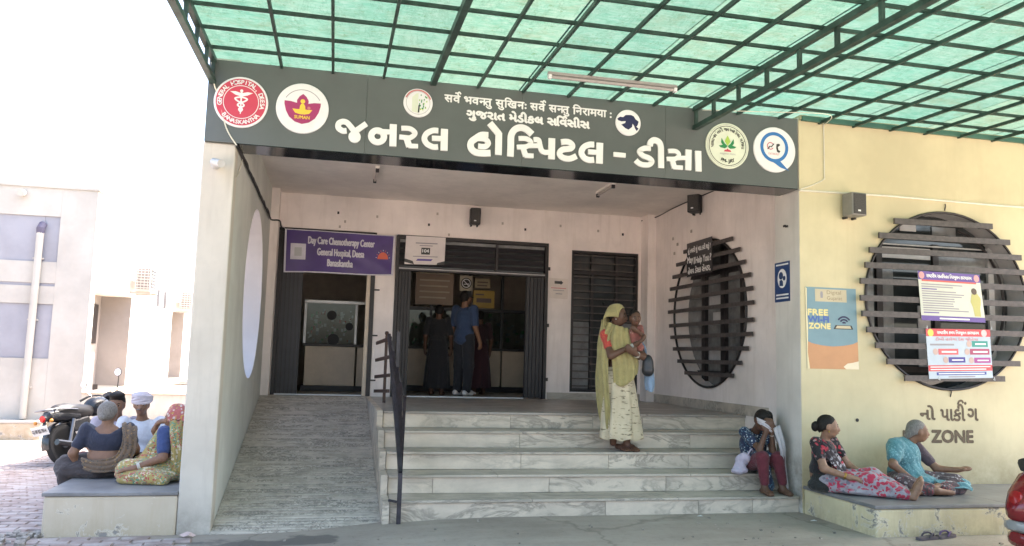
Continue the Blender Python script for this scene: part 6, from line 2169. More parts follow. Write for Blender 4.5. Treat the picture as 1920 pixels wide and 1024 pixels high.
    obj('earring', MB().lathe([(0.0, -.008), (.009, 0), (0, .008)], tuple(h + unit(np.cross(f, u)) * .072 * (1 if np.cross(f, u)[1] < 0 else -1) - V3(0, 0, .045)), (0, 0, 1), 10), M_bangle, t)
    # the child
    c = person('small child with dark hair held against the shoulder of the woman in the yellow veil', (3.12, 7.9, 1.5), None)
    hc, fc = V3(3.10, 7.90, 1.875), unit((-.1, -.98, -.1))
    pr = head_skin(hc, fc, (0, 0, 1), 0.165) + [cap(hc - V3(0, 0, .05), (3.11, 7.93, 1.77), .030), ell((3.11, 7.93, 1.70), (.07, .06, .10), fc), cap((3.16, 7.90, 1.78), (3.15, 7.83, 1.70), .024, .02), cap((3.15, 7.83, 1.70), (3.09, 7.81, 1.74), .02, .016)]
    pr += hand((3.09, 7.81, 1.74), (-.8, -.1, .4), (0, .5, .5), 1, 0.55, 0.6)
    pr += chain([(3.11, 7.92, 1.62), (3.16, 7.90, 1.56), (3.13, 7.93, 1.48)], [.05, .042, .028]) + foot((3.13, 7.95, 1.46), (3.15, 7.89, 1.44), 0.6)
    o2 = grow('body', pr, S_dark, c, 0.0085, 0.007)
    head_parts(o2, hc, fc, (0, 0, 1), 0.165)
    pr, cut = hair_cap(hc, fc, (0, 0, 1), 0.165)
    grow('hair', pr, M_hair, c, 0.009, 0.008, cut=cut)
    grow('shirt', [ell((3.11, 7.93, 1.69), (.078, .068, .105), fc), cap((3.16, 7.90, 1.78), (3.155, 7.85, 1.72), .034, .03), cap((3.11, 7.92, 1.62), (3.16, 7.90, 1.56), .058, .048)], cloth('child_shirt', (0.30, 0.10, 0.08), [(0.4, 0.25, 0.2)], 50, 0.25), c, 0.010, 0.008, folds((0, 0, 1), 25, .002))
    # bags at her side
    b = thing('shoulder_bag', (3.23, 7.86, 1.25), 'small black handbag hanging at the side of the standing woman', 'bag')
    m_b = plain('black_vinyl', (0.02, 0.02, 0.024), 0.4)
    grow('pouch', [ell((3.225, 7.84, 1.40), (.05, .058, .10), (1, -.3, 0)), ell((3.225, 7.84, 1.33), (.056, .062, .06), (1, -.3, 0))], m_b, b, 0.009, 0.01)
    obj('strap', MB().tube(catmull([(3.20, 7.85, 1.48), (3.18, 7.87, 1.57), (3.14, 7.96, 1.70)], 6), 0.008, 6), m_b, b)
    b = thing('cloth_bag', (3.28, 7.9, 1.12), 'pale blue cloth bag hanging behind the black handbag', 'bag')
    m_c = cloth('pale_blue_cloth', (0.24, 0.34, 0.48))
    drape('pouch', [[(3.225, 7.93, 1.50), (3.23, 7.94, 1.35), (3.235, 7.95, 1.2), (3.255, 7.95, 1.13)], [(3.25, 7.89, 1.46), (3.265, 7.88, 1.34), (3.28, 7.88, 1.2), (3.285, 7.89, 1.11)], [(3.27, 7.92, 1.44), (3.31, 7.91, 1.33), (3.325, 7.92, 1.2), (3.31, 7.93, 1.12)]], m_c, b, 6, 6, .006, 2, 0.02)
    obj('handle', MB().tube(catmull([(3.24, 7.92, 1.49), (3.22, 7.92, 1.58), (3.17, 7.97, 1.68)], 6), 0.008, 6), m_c, b)
standing_woman()

# ------------------------------------------------------------------ girl on the steps hiding her face
def girl_on_steps():
    z1 = Z5 + ST_R
    t = person('girl in navy tunic sitting on the steps hiding her face with a white scarf', (4.31, 7.6, z1))
    h, f, u = V3(4.30, 7.44, .865), unit((-.22, -.85, -.55)), (0, -.5, 1)
    shL, shR = V3(4.17, 7.56, .735), V3(4.43, 7.58, .735)
    elL, wrL = V3(4.22, 7.35, .585), V3(4.275, 7.315, .765)
    elR, wrR = V3(4.37, 7.36, .575), V3(4.335, 7.315, .765)
    body = head_skin(h, f, u, .20) + [cap(h + V3(0, .05, -.05), (4.30, 7.58, .73), .042, .045), ell((4.30, 7.62, .60), (.12, .09, .16)), ell((4.30, 7.66, .43), (.14, .11, .10))]
    body += chain([shL, elL, wrL], [.040, .032, .022]) + chain([shR, elR, wrR], [.040, .032, .022])
    body += hand(wrL, (.15, -.1, 1), (.1, 1, .1), 1, .85, .4) + hand(wrR, (-.15, -.1, 1), (-.1, 1, .1), -1, .85, .4)
    knL, knR = V3(4.235, 7.33, .505), V3(4.405, 7.33, .50)
    aL, aR = V3(4.235, 7.285, .215), V3(4.425, 7.275, .215)
    body += chain([(4.25, 7.62, .42), knL, aL], [.07, .055, .034]) + chain([(4.36, 7.62, .42), knR, aR], [.07, .055, .034])
    body += foot((4.235, 7.33, Z5 + .003), (4.245, 7.155, Z5 + .003), .95) + foot((4.425, 7.32, Z5 + .003), (4.45, 7.145, Z5 + .003), .95)
    o = grow('body', body, S_dark, t, 0.0095, 0.008)
    head_parts(o, h, f, u, .20, eyes=True)
    pr, cut = hair_cap(h, f, u, .20)
    grow('hair', pr + [ell(h + unit(f) * .02 + V3(0, -.02, .05), (.07, .06, .05), f, u)], M_hair, t, 0.009, 0.008)
    grow('ponytail', chain([(4.37, 7.52, .92), (4.43, 7.56, .90), (4.47, 7.58, .80), (4.475, 7.58, .70)], [.03, .05, .045, .012]), M_hair, t, 0.009, 0.01, folds((1, 0, .2), 40, .004))
    lg = cloth('maroon_leggings', (0.13, 0.018, 0.03))
    grow('leggings', chain([(4.25, 7.55, .43), knL, aL + V3(0, 0, .06)], [.082, .066, .045]) + chain([(4.36, 7.55, .43), knR, aR + V3(0, 0, .06)], [.082, .066, .045]), lg, t, 0.0105, 0.01, folds((0, .2, 1), 18, .003))
    tu = cloth('navy_dotted_cotton', (0.018, 0.03, 0.075), [(0.45, 0.5, 0.52), (0.10, 0.22, 0.30)], 42, 0.28)
    grow('tunic', [ell((4.30, 7.62, .60), (.145, .115, .17)), ell((4.30, 7.63, .43), (.17, .14, .10)), cap(shL, shL * .4 + elL * .6, .056, .05), cap(shR, shR * .4 + elR * .6, .056, .05), cap((4.25, 7.5, .47), (4.26, 7.38, .52), .085, .06), cap((4.35, 7.5, .47), (4.38, 7.38, .515), .085, .06),
                   cap((4.32, 7.44, .45), (4.325, 7.37, .22), .05, .06)], tu, t, 0.0105, 0.012, folds((1, 0, .3), 16, .004))
    sc_ = cloth('white_scarf_cloth', (0.52, 0.49, 0.51))
    drape('scarf', [[(4.20, 7.37, .90), (4.255, 7.31, .865), (4.32, 7.31, .82), (4.40, 7.37, .80), (4.47, 7.46, .76)], [(4.20, 7.36, .865), (4.26, 7.295, .825), (4.33, 7.30, .775), (4.42, 7.37, .72), (4.475, 7.46, .70)], [(4.215, 7.365, .84), (4.27, 7.30, .795), (4.35, 7.31, .735), (4.44, 7.38, .65), (4.48, 7.46, .62)]], sc_, t, 5, 5, .006, 3)
    drape('scarf_end', [[(4.34, 7.29, .80), (4.385, 7.25, .63), (4.425, 7.27, .45), (4.455, 7.25, .24)], [(4.41, 7.31, .825), (4.45, 7.28, .63), (4.465, 7.30, .45), (4.48, 7.27, .20)], [(4.47, 7.42, .80), (4.495, 7.36, .62), (4.49, 7.36, .45), (4.50, 7.31, .23)]], sc_, t, 8, 7, .012, 3.4, 0.004)
    obj('bracelet', MB().lathe([(.024, -.003), (.027, 0), (.024, .003)], tuple(wrR - unit(wrR - elR) * .04), tuple(unit(wrR - elR)), 18), M_bangle, t)
    b = thing('lilac_bag', (4.1, 7.4, .33), 'pale lilac carry bag beside the girl on the steps', 'bag')
    lb = cloth('lilac_cloth', (0.52, 0.46, 0.56))
    grow('pouch', [ell((4.10, 7.50, .435), (.065, .05, .085)), ell((4.075, 7.49, .36), (.085, .06, .038)), ell((4.14, 7.47, .50), (.05, .035, .045))], lb, b, 0.0105, 0.014, folds((1, .3, .4), 13, .016))
    obj('handle', MB().tube(catmull([(4.13, 7.44, .51), (4.17, 7.42, .58), (4.21, 7.46, .55)], 6), 0.008, 6), lb, b)
girl_on_steps()

# ------------------------------------------------------------------ two women on the right plinth
def woman_black_blouse():
    zb = 0.264
    t = person('woman in black and red floral blouse, legs stretched out on the plinth', (4.62, 6.8, zb))
    h, f, u = V3(4.62, 6.80, .862), unit((.88, -.46, -.06)), (.05, 0, 1)
    bf = unit((.62, -.78, 0))
    shA, shB = V3(4.475, 6.775, .712), V3(4.735, 6.91, .712)
    elA, wrA = V3(4.475, 6.66, .49), V3(4.665, 6.555, .425)
    elB, wrB = V3(4.845, 6.83, .50), V3(4.89, 6.66, .435)
    hip = V3(4.60, 6.86, .36)
    body = head_skin(h, f, u, .205, .95) + [cap(h + V3(-.01, .01, -.06), (4.605, 6.845, .715), .042, .046), ell((4.605, 6.85, .60), (.13, .09, .15), bf), ell((4.605, 6.86, .42), (.15, .12, .14), bf)]
    body += chain([shA, elA, wrA], [.045, .036, .024]) + chain([shB, elB, wrB], [.045, .036, .024])
    body += hand(wrA, (.85, -.2, -.1), (0, .2, -1), 1, .9, .4) + hand(wrB, (.2, -.9, -.1), (0, .2, -1), -1, .9, .4)
    kA, kB = V3(4.86, 6.52, .385), V3(4.98, 6.66, .395)
    aA, aB = V3(5.07, 6.285, .305), V3(5.14, 6.38, .31)
    body += chain([hip + V3(-.02, -.06, 0), kA, aA], [.085, .058, .034]) + chain([hip + V3(.08, 0, 0), kB, aB], [.085, .058, .034])
    # feet pointing up, soles to the right
    for a, s in ((aA, 0), (aB, 1)):
        d = unit((.42, -.1, .9))
        p0 = a + V3(.03, -.02, -.015)
        body += [cap(p0, p0 + d * .09, .031, .032), cap(p0 + d * .09, p0 + d * .15, .030, .022)]
        sd = unit(np.cross(d, (.8, -.6, 0)))
        for i, q in enumerate((.028, .013, 0, -.012, -.023)):
            body.append(cap(p0 + d * .14 + sd * q, p0 + d * (.188 - .008 * i) + sd * q * 1.15, .010, .0085))
    o = grow('body', body, S_lite, t, 0.0095, 0.008)
    head_parts(o, h, f, u, .205)
    pr, cut = hair_cap(h, f, u, .205)
    grow('hair', pr, M_hair, t, 0.009, 0.008, cut=cut)
    grow('hair_bun', [ell(h - f * .115 - V3(0, 0, .012), (.042, .036, .05), f)], M_hair, t, 0.009, 0.008, folds((0, .3, 1), 50, .004))
    bl = cloth('black_red_floral', (0.014, 0.012, 0.014), [(0.36, 0.025, 0.04), (0.30, 0.20, 0.20)], 20, 0.30)
    grow('blouse', [ell((4.605, 6.85, .60), (.148, .108, .15), bf), ell((4.605, 6.86, .46), (.158, .125, .12), bf), cap(shA, shA * .45 + elA * .55, .060, .050), cap(shB, shB * .45 + elB * .55, .060, .050)], bl, t, 0.0105, 0.012, folds((.4, 0, 1), 16, .004))
    drape('sari_fold', [[(4.49, 6.70, .755), (4.60, 6.70, .66), (4.72, 6.75, .56), (4.80, 6.80, .48)], [(4.475, 6.70, .72), (4.57, 6.68, .61), (4.69, 6.72, .51), (4.78, 6.76, .45)], [(4.455, 6.74, .70), (4.535, 6.67, .56), (4.64, 6.68, .47), (4.74, 6.71, .42)]], cloth('sari_fold_cloth', (0.03, 0.02, 0.025), [(0.50, 0.04, 0.06), (0.42, 0.40, 0.42)], 17, 0.36), t, 5, 6, .006, 3, 0.007)
    sk = cloth('grey_red_floral_skirt', (0.36, 0.33, 0.36), [(0.42, 0.03, 0.07), (0.17, 0.16, 0.19), (0.40, 0.03, 0.06)], 15, 0.40)
    grow('skirt', chain([hip + V3(-.02, -.08, -.01), kA + V3(0, 0, .02), aA + V3(-.02, .02, .005)], [.105, .070, .048]) + chain([hip + V3(.08, 0, -.01), kB + V3(0, 0, .03), aB + V3(-.02, .02, .005)], [.105, .070, .048]) + [ell((4.78, 6.66, .305), (.20, .19, .040), (.7, -.7, 0)), ell((4.95, 6.48, .295), (.13, .17, .030), (.7, -.7, 0))], sk, t, 0.0105, 0.016, folds((.7, .7, .25), 9, .012), cut=lambda P: (zb + .001) - P[..., 2])
    grow('petticoat', [ell((4.55, 6.81, .315), (.135, .125, .065), bf), ell((4.60, 6.85, .40), (.148, .115, .11), bf)], cloth('black_cloth', (0.014, 0.015, 0.014)), t, 0.0105, 0.012, folds((1, .4, .3), 12, .010), cut=lambda P: (zb + .001) - P[..., 2])
    bangle(o, wrA - unit(wrA - elA) * .045, wrA - elA, .029, 3, M_gold_b)
    ear = h + unit(np.cross(f, u)) * .07
    ear2 = h - unit(np.cross(f, u)) * .07
    e = ear if ear[1] < ear2[1] else ear2
    obj('earring', MB().lathe([(0, -.012), (.008, 0), (0, .012)], tuple(e - V3(0, 0, .045)), (0, 0, 1), 10), M_gold_b, t)
    # dark cloth bundle behind her knees
    b = thing('dark_bundle', (5.08, 6.82, zb), 'dark cloth bundle lying between the two women on the plinth', 'bundle')
    grow('cloth', [ell((5.06, 6.83, .33), (.12, .09, .07)), ell((5.17, 6.76, .31), (.08, .06, .05))], cloth('bundle_cloth', (0.025, 0.02, 0.022), [(0.2, 0.17, 0.16)], 40, 0.2), b, 0.011, 0.02, folds((.6, .5, .6), 15, .01), cut=lambda P: (zb + .001) - P[..., 2])
woman_black_blouse()

def woman_turquoise():
    zb = 0.264
    t = person('grey haired woman in turquoise shawl sitting cross-legged on the plinth with one palm up', (5.55, 6.85, zb))
    h, f, u = V3(5.60, 6.80, .825), unit((.94, -.33, -.05)), (.12, 0, 1)
    bf = unit((.45, -.89, 0))
    shA, shB = V3(5.345, 6.80, .665), V3(5.665, 6.90, .655)
    elA, wrA = V3(5.235, 6.70, .52), V3(5.325, 6.57, .405)
    elB, wrB = V3(5.77, 6.76, .47), V3(5.89, 6.65, .475)
    hip = V3(5.50, 6.88, .35)
    body = head_skin(h, f, u, .205) + [cap(h + V3(-.03, .01, -.06), (5.51, 6.86, .67), .044, .05), ell((5.505, 6.87, .56), (.15, .10, .15), bf), ell((5.505, 6.88, .40), (.17, .13, .13), bf)]
    body += chain([shA, elA, wrA], [.046, .038, .025]) + chain([shB, elB, wrB], [.046, .037, .024])
    body += hand(wrA, (.3, -.5, -.6), (0, .6, -.6), 1, .9, .5) + hand(wrB, (.95, -.15, .12), (0, -.1, 1), 1, .95, .12)
    kA, kB = V3(5.235, 6.56, .355), V3(5.83, 6.60, .345)
    body += chain([hip + V3(-.08, -.03, 0), kA, (5.50, 6.46, .315)], [.09, .06, .036]) + chain([hip + V3(.10, -.03, 0), kB, (5.42, 6.50, .31)], [.09, .06, .036])
    body += [cap((5.42, 6.50, .31), (5.30, 6.47, .295), .032, .024), cap((5.52, 6.46, .31), (5.66, 6.44, .295), .032, .024)]
    for i in range(5):
        body.append(cap((5.30, 6.485 - .009 * i, .295), (5.268 + .004 * i, 6.485 - .011 * i, .292), .010, .008))
    o = grow('body', body, S_mid, t, 0.0095, 0.008)
    head_parts(o, h, f, u, .205, brow=M_ghair)
    pr, cut = hair_cap(h, f, u, .205)
    grow('hair', pr + [ell(h - f * .085 - V3(0, 0, .05), (.05, .04, .06), f)], M_ghair, t, 0.009, 0.01, disp=folds((.3, .5, .8), 45, .002), cut=cut)
    grow('hair_knot', [ell(h - f * .105 - V3(0, 0, .06), (.032, .028, .035), f)], M_ghair, t, 0.009, 0.008)
    mv = cloth('mauve_blouse', (0.10, 0.065, 0.075))
    grow('blouse', [ell((5.505, 6.87, .57), (.163, .112, .15), bf), ell((5.505, 6.88, .42), (.17, .13, .11), bf), cap(shA, shA * .4 + elA * .6, .062, .054), cap(shB, shB * .35 + elB * .65, .062, .052)], mv, t, 0.0105, 0.012, folds((.3, 0, 1), 16, .004))
    sk = cloth('maroon_grey_print', (0.09, 0.06, 0.065), [(0.34, 0.30, 0.30), (0.24, 0.05, 0.055)], 28, 0.30)
    grow('skirt', chain([hip + V3(-.08, -.03, 0), kA, (5.44, 6.49, .325)], [.115, .092, .06]) + chain([hip + V3(.10, -.03, 0), kB, (5.62, 6.50, .32)], [.115, .09, .05]) + [ell((5.51, 6.75, .32), (.26, .18, .07), bf), ell((5.26, 6.62, .31), (.10, .09, .05), bf)], sk, t, 0.0105, 0.018, folds((.6, .5, .5), 9, .013), cut=lambda P: (zb + .001) - P[..., 2])
    tq = cloth('turquoise_cotton', (0.10, 0.26, 0.29), [(0.19, 0.36, 0.38), (0.07, 0.19, 0.22)], 40, 0.26)
    # shawl over the far shoulder, sweeping across the chest to the lap
    def wrap_cut(P):
        edge = P[..., 0] - (5.585 + (.73 - P[..., 2]) * .52 + .012 * np.sin(P[..., 2] * 40))
        low = (.335 + .10 * np.clip((5.42 - P[..., 0]) / .12, 0, 1) + .012 * np.sin(P[..., 0] * 45)) - P[..., 2]
        return np.maximum(edge, low)
    grow('shawl', [ell((5.50, 6.865, .585), (.178, .132, .165), bf), ell((5.50, 6.86, .43), (.19, .155, .12), bf), cap(shA + V3(0, 0, .01), shA * .45 + elA * .55, .076, .068), cap(shA + V3(.02, .02, .02), (5.48, 6.86, .70), .07, .06), ell((5.56, 6.72, .37), (.16, .13, .06), bf)], tq, t, 0.0105, 0.016, folds((1, -.1, .55), 15, .011, 4, .03), cut=wrap_cut)
    drape('shawl_end', [[(5.60, 6.60, .39), (5.72, 6.56, .385), (5.84, 6.53, .41), (5.93, 6.55, .39)], [(5.60, 6.55, .37), (5.72, 6.52, .37), (5.85, 6.50, .375), (5.945, 6.53, .34)], [(5.60, 6.51, .34), (5.72, 6.48, .33), (5.84, 6.475, .33), (5.93, 6.50, .30)]], tq, t, 5, 6, .006, 2, 0.008)
woman_turquoise()
# ------------------------------------------------------------------ group on the left plinth
def left_group():
    zb = 0.258
    # woman with her back to the street
    t = person('woman seen from behind in navy blouse and brown sari sitting on the left plinth', (-1.95, 8.0, zb))
    h, f, u = V3(-1.96, 8.02, .815), unit((.25, .95, -.05)), (0, .1, 1)
    bf = unit((.1, 1, 0))
    shA, shB = V3(-2.115, 7.99, .675), V3(-1.785, 8.02, .675)
    elA, wrA = V3(-2.205, 7.93, .47), V3(-2.17, 7.98, .345)
    elB, wrB = V3(-1.70, 7.98, .50), V3(-1.72, 8.15, .42)
    hip = V3(-1.95, 8.0, .35)
    body = head_skin(h, f, u, .20) + [cap(h + V3(0, -.02, -.05), (-1.95, 7.985, .68), .044, .05), ell((-1.95, 7.98, .57), (.155, .095, .16), bf), ell((-1.95, 7.99, .41), (.17, .12, .13), bf)]
    body += chain([shA, elA, wrA], [.046, .038, .026]) + chain([shB, elB, wrB], [.046, .038, .026])
    body += hand(wrA, (.4, .2, -.7), (.5, .5, 0), 1, .9, .4) + hand(wrB, (.3, .8, -.2), (0, 0, -1), -1, .9, .4)
    kA, kB = V3(-2.27, 8.10, .34), V3(-1.66, 8.22, .35)
    body += chain([hip + V3(-.08, .03, 0), kA, (-2.0, 8.30, .31)], [.09, .06, .036]) + chain([hip + V3(.08, .03, 0), kB, (-1.9, 8.28, .31)], [.09, .06, .036])
    o = grow('body', body, S_mid, t, 0.010, 0.008)
    head_parts(o, h, f, u, .20)
    s_, f_, u_ = frame(f, u)
    grow('hair', [ell(h - f_ * .020 + u_ * .030, (.080, .094, .084), f, u), ell(h - f_ * .045 - u_ * .005, (.068, .055, .060), f, u), ell(h - f_ * .105 - u_ * .030, (.032, .026, .030), f, u)], M_ghair, t, 0.009, 0.010, folds((1, .2, .1), 40, .0025), cut=lambda P: ((P - h) @ f_) * .8 - ((P - h) @ u_) * .6 - .02)
    nv = cloth('navy_blouse', (0.022, 0.026, 0.05))
    grow('blouse', [ell((-1.95, 7.98, .585), (.172, .112, .15), bf), cap(shA, shB, .062), cap(shA, shA * .35 + elA * .65, .062, .055), cap(shB, shB * .4 + elB * .6, .062, .053)], nv, t, 0.011, 0.012, folds((0, .3, 1), 14, .003), cut=lambda P: np.maximum(P[..., 2] - (.645 + .75 * np.clip(np.abs(P[..., 0] + 1.95) - .045, 0, 1)), .485 - P[..., 2]))
    br = cloth('brown_print_sari', (0.15, 0.10, 0.065), [(0.26, 0.16, 0.07), (0.06, 0.055, 0.045)], 34, 0.30)
    drape('sari_end', [[(-1.84, 8.10, .70), (-1.83, 7.99, .735), (-1.80, 7.89, .66), (-1.79, 7.86, .55), (-1.84, 7.84, .45), (-1.98, 7.83, .42), (-2.12, 7.87, .44)],
                       [(-1.78, 8.10, .69), (-1.765, 7.99, .725), (-1.735, 7.885, .64), (-1.73, 7.85, .52), (-1.80, 7.82, .40), (-1.96, 7.81, .365), (-2.10, 7.85, .385)],
                       [(-1.72, 8.10, .66), (-1.70, 8.0, .69), (-1.675, 7.90, .60), (-1.675, 7.86, .48), (-1.76, 7.82, .35), (-1.94, 7.80, .315), (-2.08, 7.84, .335)]], br, t, 6, 5, .008, 3, 0.009)
    dk = cloth('dark_brown_skirt', (0.04, 0.03, 0.03))
    grow('skirt', chain([hip + V3(-.08, .0, 0), kA + V3(0, -.06, 0), (-2.05, 8.25, .32)], [.125, .095, .06]) + chain([hip + V3(.08, .0, 0), kB + V3(0, -.05, 0), (-1.9, 8.25, .32)], [.125, .095, .06]) + [ell((-1.96, 8.02, .325), (.30, .17, .075), bf), ell((-2.27, 8.0, .31), (.07, .10, .05), bf), cap((-2.24, 7.93, .31), (-2.0, 7.87, .30), .05), cap((-2.26, 7.93, .26), (-2.25, 7.92, .12), .05, .05)], dk, t, 0.011, 0.018, folds((.2, .4, 1), 11, .012), cut=lambda P: np.where(P[..., 0] > -2.185, (zb + .001) - P[..., 2], -1.0))
    # woman in yellow sari, half hidden by the pillar
    t = person('woman in yellow floral sari and blue blouse on the left plinth beside the pillar', (-1.36, 7.72, zb))
    h, f, u = V3(-1.40, 7.86, .80), unit((-.92, .12, -.15)), (-.1, 0, 1)
    bf = unit((-.9, .3, 0))
    shA, shB = V3(-1.455, 7.70, .68), V3(-1.36, 8.0, .68)
    elA, wrA = V3(-1.435, 7.60, .47), V3(-1.66, 7.55, .385)
    elB, wrB = V3(-1.52, 8.0, .50), V3(-1.58, 7.90, .68)
    hip = V3(-1.38, 7.78, .35)
    body = head_skin(h, f, u, .20) + [cap(h + V3(.01, 0, -.05), (-1.40, 7.84, .68), .044, .05), ell((-1.39, 7.83, .57), (.15, .10, .15), bf), ell((-1.38, 7.82, .41), (.16, .13, .13), bf)]
    body += chain([shA, elA, wrA], [.046, .038, .025]) + chain([shB, elB, wrB], [.046, .038, .025])
    body += hand(wrA, (-.95, .15, -.12), (0, .1, -1), -1, .9, .3) + hand(wrB, (.3, -.1, .9), (.9, 0, -.2), 1, .9, .8)
    kA, kB = V3(-1.72, 7.66, .35), V3(-1.66, 8.0, .36)
    body += chain([hip + V3(0, -.06, 0), kA, (-1.5, 7.62, .31)], [.09, .06, .036]) + chain([hip + V3(0, .08, 0), kB, (-1.55, 7.8, .31)], [.09, .06, .036])
    o = grow('body', body, S_mid, t, 0.010, 0.008)
    head_parts(o, h, f, u, .20)
    pr, cut = hair_cap(h, f, u, .20)
    grow('hair', pr, M_hair, t, 0.009, 0.008, cut=cut)
    grow('blouse', [ell((-1.39, 7.83, .57), (.16, .112, .14), bf), cap(shA, shA * .3 + elA * .7, .064, .056), cap(shB, shB * .5 + elB * .5, .062, .053)], cloth('blue_blouse', (0.035, 0.06, 0.17)), t, 0.011, 0.012, folds((0, 0, 1), 16, .004))
    ys = cloth('yellow_floral_sari', (0.40, 0.30, 0.10), [(0.56, 0.48, 0.33), (0.36, 0.06, 0.06), (0.10, 0.24, 0.15)], 34, 0.36)
    grow('skirt', chain([hip + V3(0, -.05, 0), kA, (-1.5, 7.56, .32)], [.12, .095, .06]) + chain([hip + V3(0, .08, 0), kB, (-1.55, 7.8, .33)], [.12, .095, .06]) + [ell((-1.50, 7.68, .32), (.24, .22, .07), bf), cap((-1.73, 7.56, .30), (-1.40, 7.47, .295), .052)], ys, t, 0.011, 0.018, folds((.3, .4, 1), 11, .013), cut=lambda P: (zb + .001) - P[..., 2])
    grow('sari_wrap', [ell((-1.405, 7.84, .57), (.165, .118, .15), bf), ell((-1.42, 7.82, .42), (.20, .165, .12), bf), cap((-1.50, 7.80, .66), (-1.62, 7.74, .40), .05, .06)], ys, t, 0.011, 0.016, folds((.8, .3, .7), 13, .011), cut=lambda P: np.maximum((zb + .001) - P[..., 2], (7.725 - P[..., 1]) - .35 * np.clip(.50 - P[..., 2], 0, 1) * 4))
    pv = cloth('pink_print_veil', (0.46, 0.13, 0.12), [(0.55, 0.45, 0.40), (0.45, 0.28, 0.06)], 30, 0.3)
    s_, f_, u_ = frame(f, u)
    hd = lambda a, b_, c_: tuple(h + s_ * a + f_ * b_ + u_ * c_)
    lines = []
    for ang in (-100, -60, -25, 0, 25, 60, 100):
        a = R(ang)
        x, zc = math.sin(a), math.cos(a)
        lines.append([hd(x * .088, .045, -.015 + zc * .10), hd(x * .098, -.01, zc * .122), hd(x * .102, -.095, -.02 + zc * .108), hd(x * .11, -.125, -.09 + zc * .065), hd(x * .13, -.09, -.20 + zc * .03)])
    drape('veil_hood', lines, pv, t, 4, 4, .003, 4)
    drape('veil', [[(-1.42, 7.72, .78), (-1.40, 7.64, .68), (-1.37, 7.60, .52), (-1.36, 7.58, .36)], [(-1.34, 7.74, .78), (-1.33, 7.66, .68), (-1.31, 7.62, .52), (-1.30, 7.60, .34)], [(-1.28, 7.80, .76), (-1.27, 7.72, .66), (-1.25, 7.68, .52), (-1.24, 7.66, .34)]], ys, t, 6, 6, .008, 3)
    bangle(o, wrA + V3(.05, .01, .02), wrA - elA, .030, 4, M_bangle)
    t.location.x += 0.045
    # man in a white turban
    t = person('old man in white turban and white shirt sitting at the back of the left plinth', (-1.82, 8.65, zb))
    h, f, u = V3(-1.81, 8.62, .865), unit((.12, -.97, -.08)), (0, 0, 1)
    body = head_skin(h, f, u, .20, .9) + [cap(h - V3(0, -.02, .06), (-1.80, 8.66, .70), .044, .05), ell((-1.80, 8.67, .56), (.17, .10, .17)), ell((-1.80, 8.68, .38), (.16, .12, .12))]
    body += chain([(-1.98, 8.66, .69), (-2.02, 8.60, .48), (-1.9, 8.48, .38)], [.046, .036, .025]) + chain([(-1.62, 8.66, .69), (-1.56, 8.58, .48), (-1.66, 8.45, .38)], [.046, .036, .025])
    body += hand((-1.9, 8.48, .38), (.4, -.7, -.2), (0, 0, -1), 1, .95, .4) + hand((-1.66, 8.45, .38), (-.3, -.8, -.2), (0, 0, -1), -1, .95, .4)
    o = grow('body', body, S_mid, t, 0.010, 0.008)
    head_parts(o, h, f, u, .20, brow=M_ghair)
    ms = MB().tube([tuple(h + V3(.028, -.080, -.048)), tuple(h + V3(.0, -.098, -.042)), tuple(h + V3(-.028, -.080, -.048))], [.004, .008, .004], 8)
    obj('moustache', ms, M_ghair, o, smooth=True)
    tw = cloth('turban_cotton', (0.60, 0.55, 0.60))
    tb = obj('turban', MB().lathe([(.0, .118), (.045, .113), (.076, .09), (.088, .055), (.086, .03), (.078, .012)], tuple(h + V3(0, .012, .012)), (0, .1, 1), 28), tw, t, smooth=True)
    for k in range(6):
        a0 = k * 1.05
        pts = []
        for i in range(25):
            a = 2 * math.pi * i / 24
            pts.append((h[0] + .083 * math.cos(a), h[1] + .012 + .090 * math.sin(a), h[2] + .050 + .036 * (k / 5 - .3) + .026 * math.sin(a + a0)))
        obj('turban_wrap', MB().tube(pts, 0.017, 8, False), tw, tb, smooth=True)
    wh = cloth('white_shirt', (0.66, 0.68, 0.74))
    grow('shirt', [ell((-1.80, 8.67, .56), (.18, .115, .17)), ell((-1.80, 8.68, .38), (.18, .14, .12)), cap((-1.97, 8.66, .69), (-2.01, 8.61, .5), .062, .055), cap((-1.63, 8.66, .69), (-1.57, 8.59, .5), .062, .055), cap((-2.01, 8.61, .5), (-1.93, 8.51, .4), .054, .046), cap((-1.57, 8.59, .5), (-1.64, 8.48, .4), .054, .046)], wh, t, 0.011, 0.013, folds((.4, .2, 1), 14, .005))
    grow('dhoti', [ell((-1.80, 8.52, .32), (.30, .20, .075)), cap((-2.05, 8.45, .34), (-1.85, 8.40, .32), .07), cap((-1.56, 8.45, .34), (-1.75, 8.40, .32), .07)], cloth('white_dhoti', (0.58, 0.57, 0.56)), t, 0.011, 0.016, folds((.5, .6, .6), 13, .006), cut=lambda P: (zb + .001) - P[..., 2])
    # young man with dark hair
    t = person('young man with thick black hair and lilac shirt behind the woman in navy blouse', (-2.05, 8.7, zb))
    h, f, u = V3(-2.055, 8.70, .855), unit((.05, -.98, -.15)), (0, 0, 1)
    body = head_skin(h, f, u, .205) + [cap(h - V3(0, -.02, .06), (-2.05, 8.74, .70), .044, .05), ell((-2.06, 8.75, .55), (.17, .10, .17)), ell((-2.06, 8.78, .38), (.16, .12, .12))]
    body += chain([(-2.24, 8.74, .68), (-2.29, 8.66, .48), (-2.18, 8.55, .38)], [.046, .036, .025]) + chain([(-1.89, 8.76, .68), (-1.86, 8.66, .48), (-1.95, 8.56, .38)], [.046, .036, .025])
    body += hand((-2.18, 8.55, .38), (.4, -.7, -.2), (0, 0, -1), 1, .95, .4) + hand((-1.95, 8.56, .38), (-.3, -.8, -.2), (0, 0, -1), -1, .95, .4)
    o = grow('body', body, S_mid, t, 0.010, 0.008)
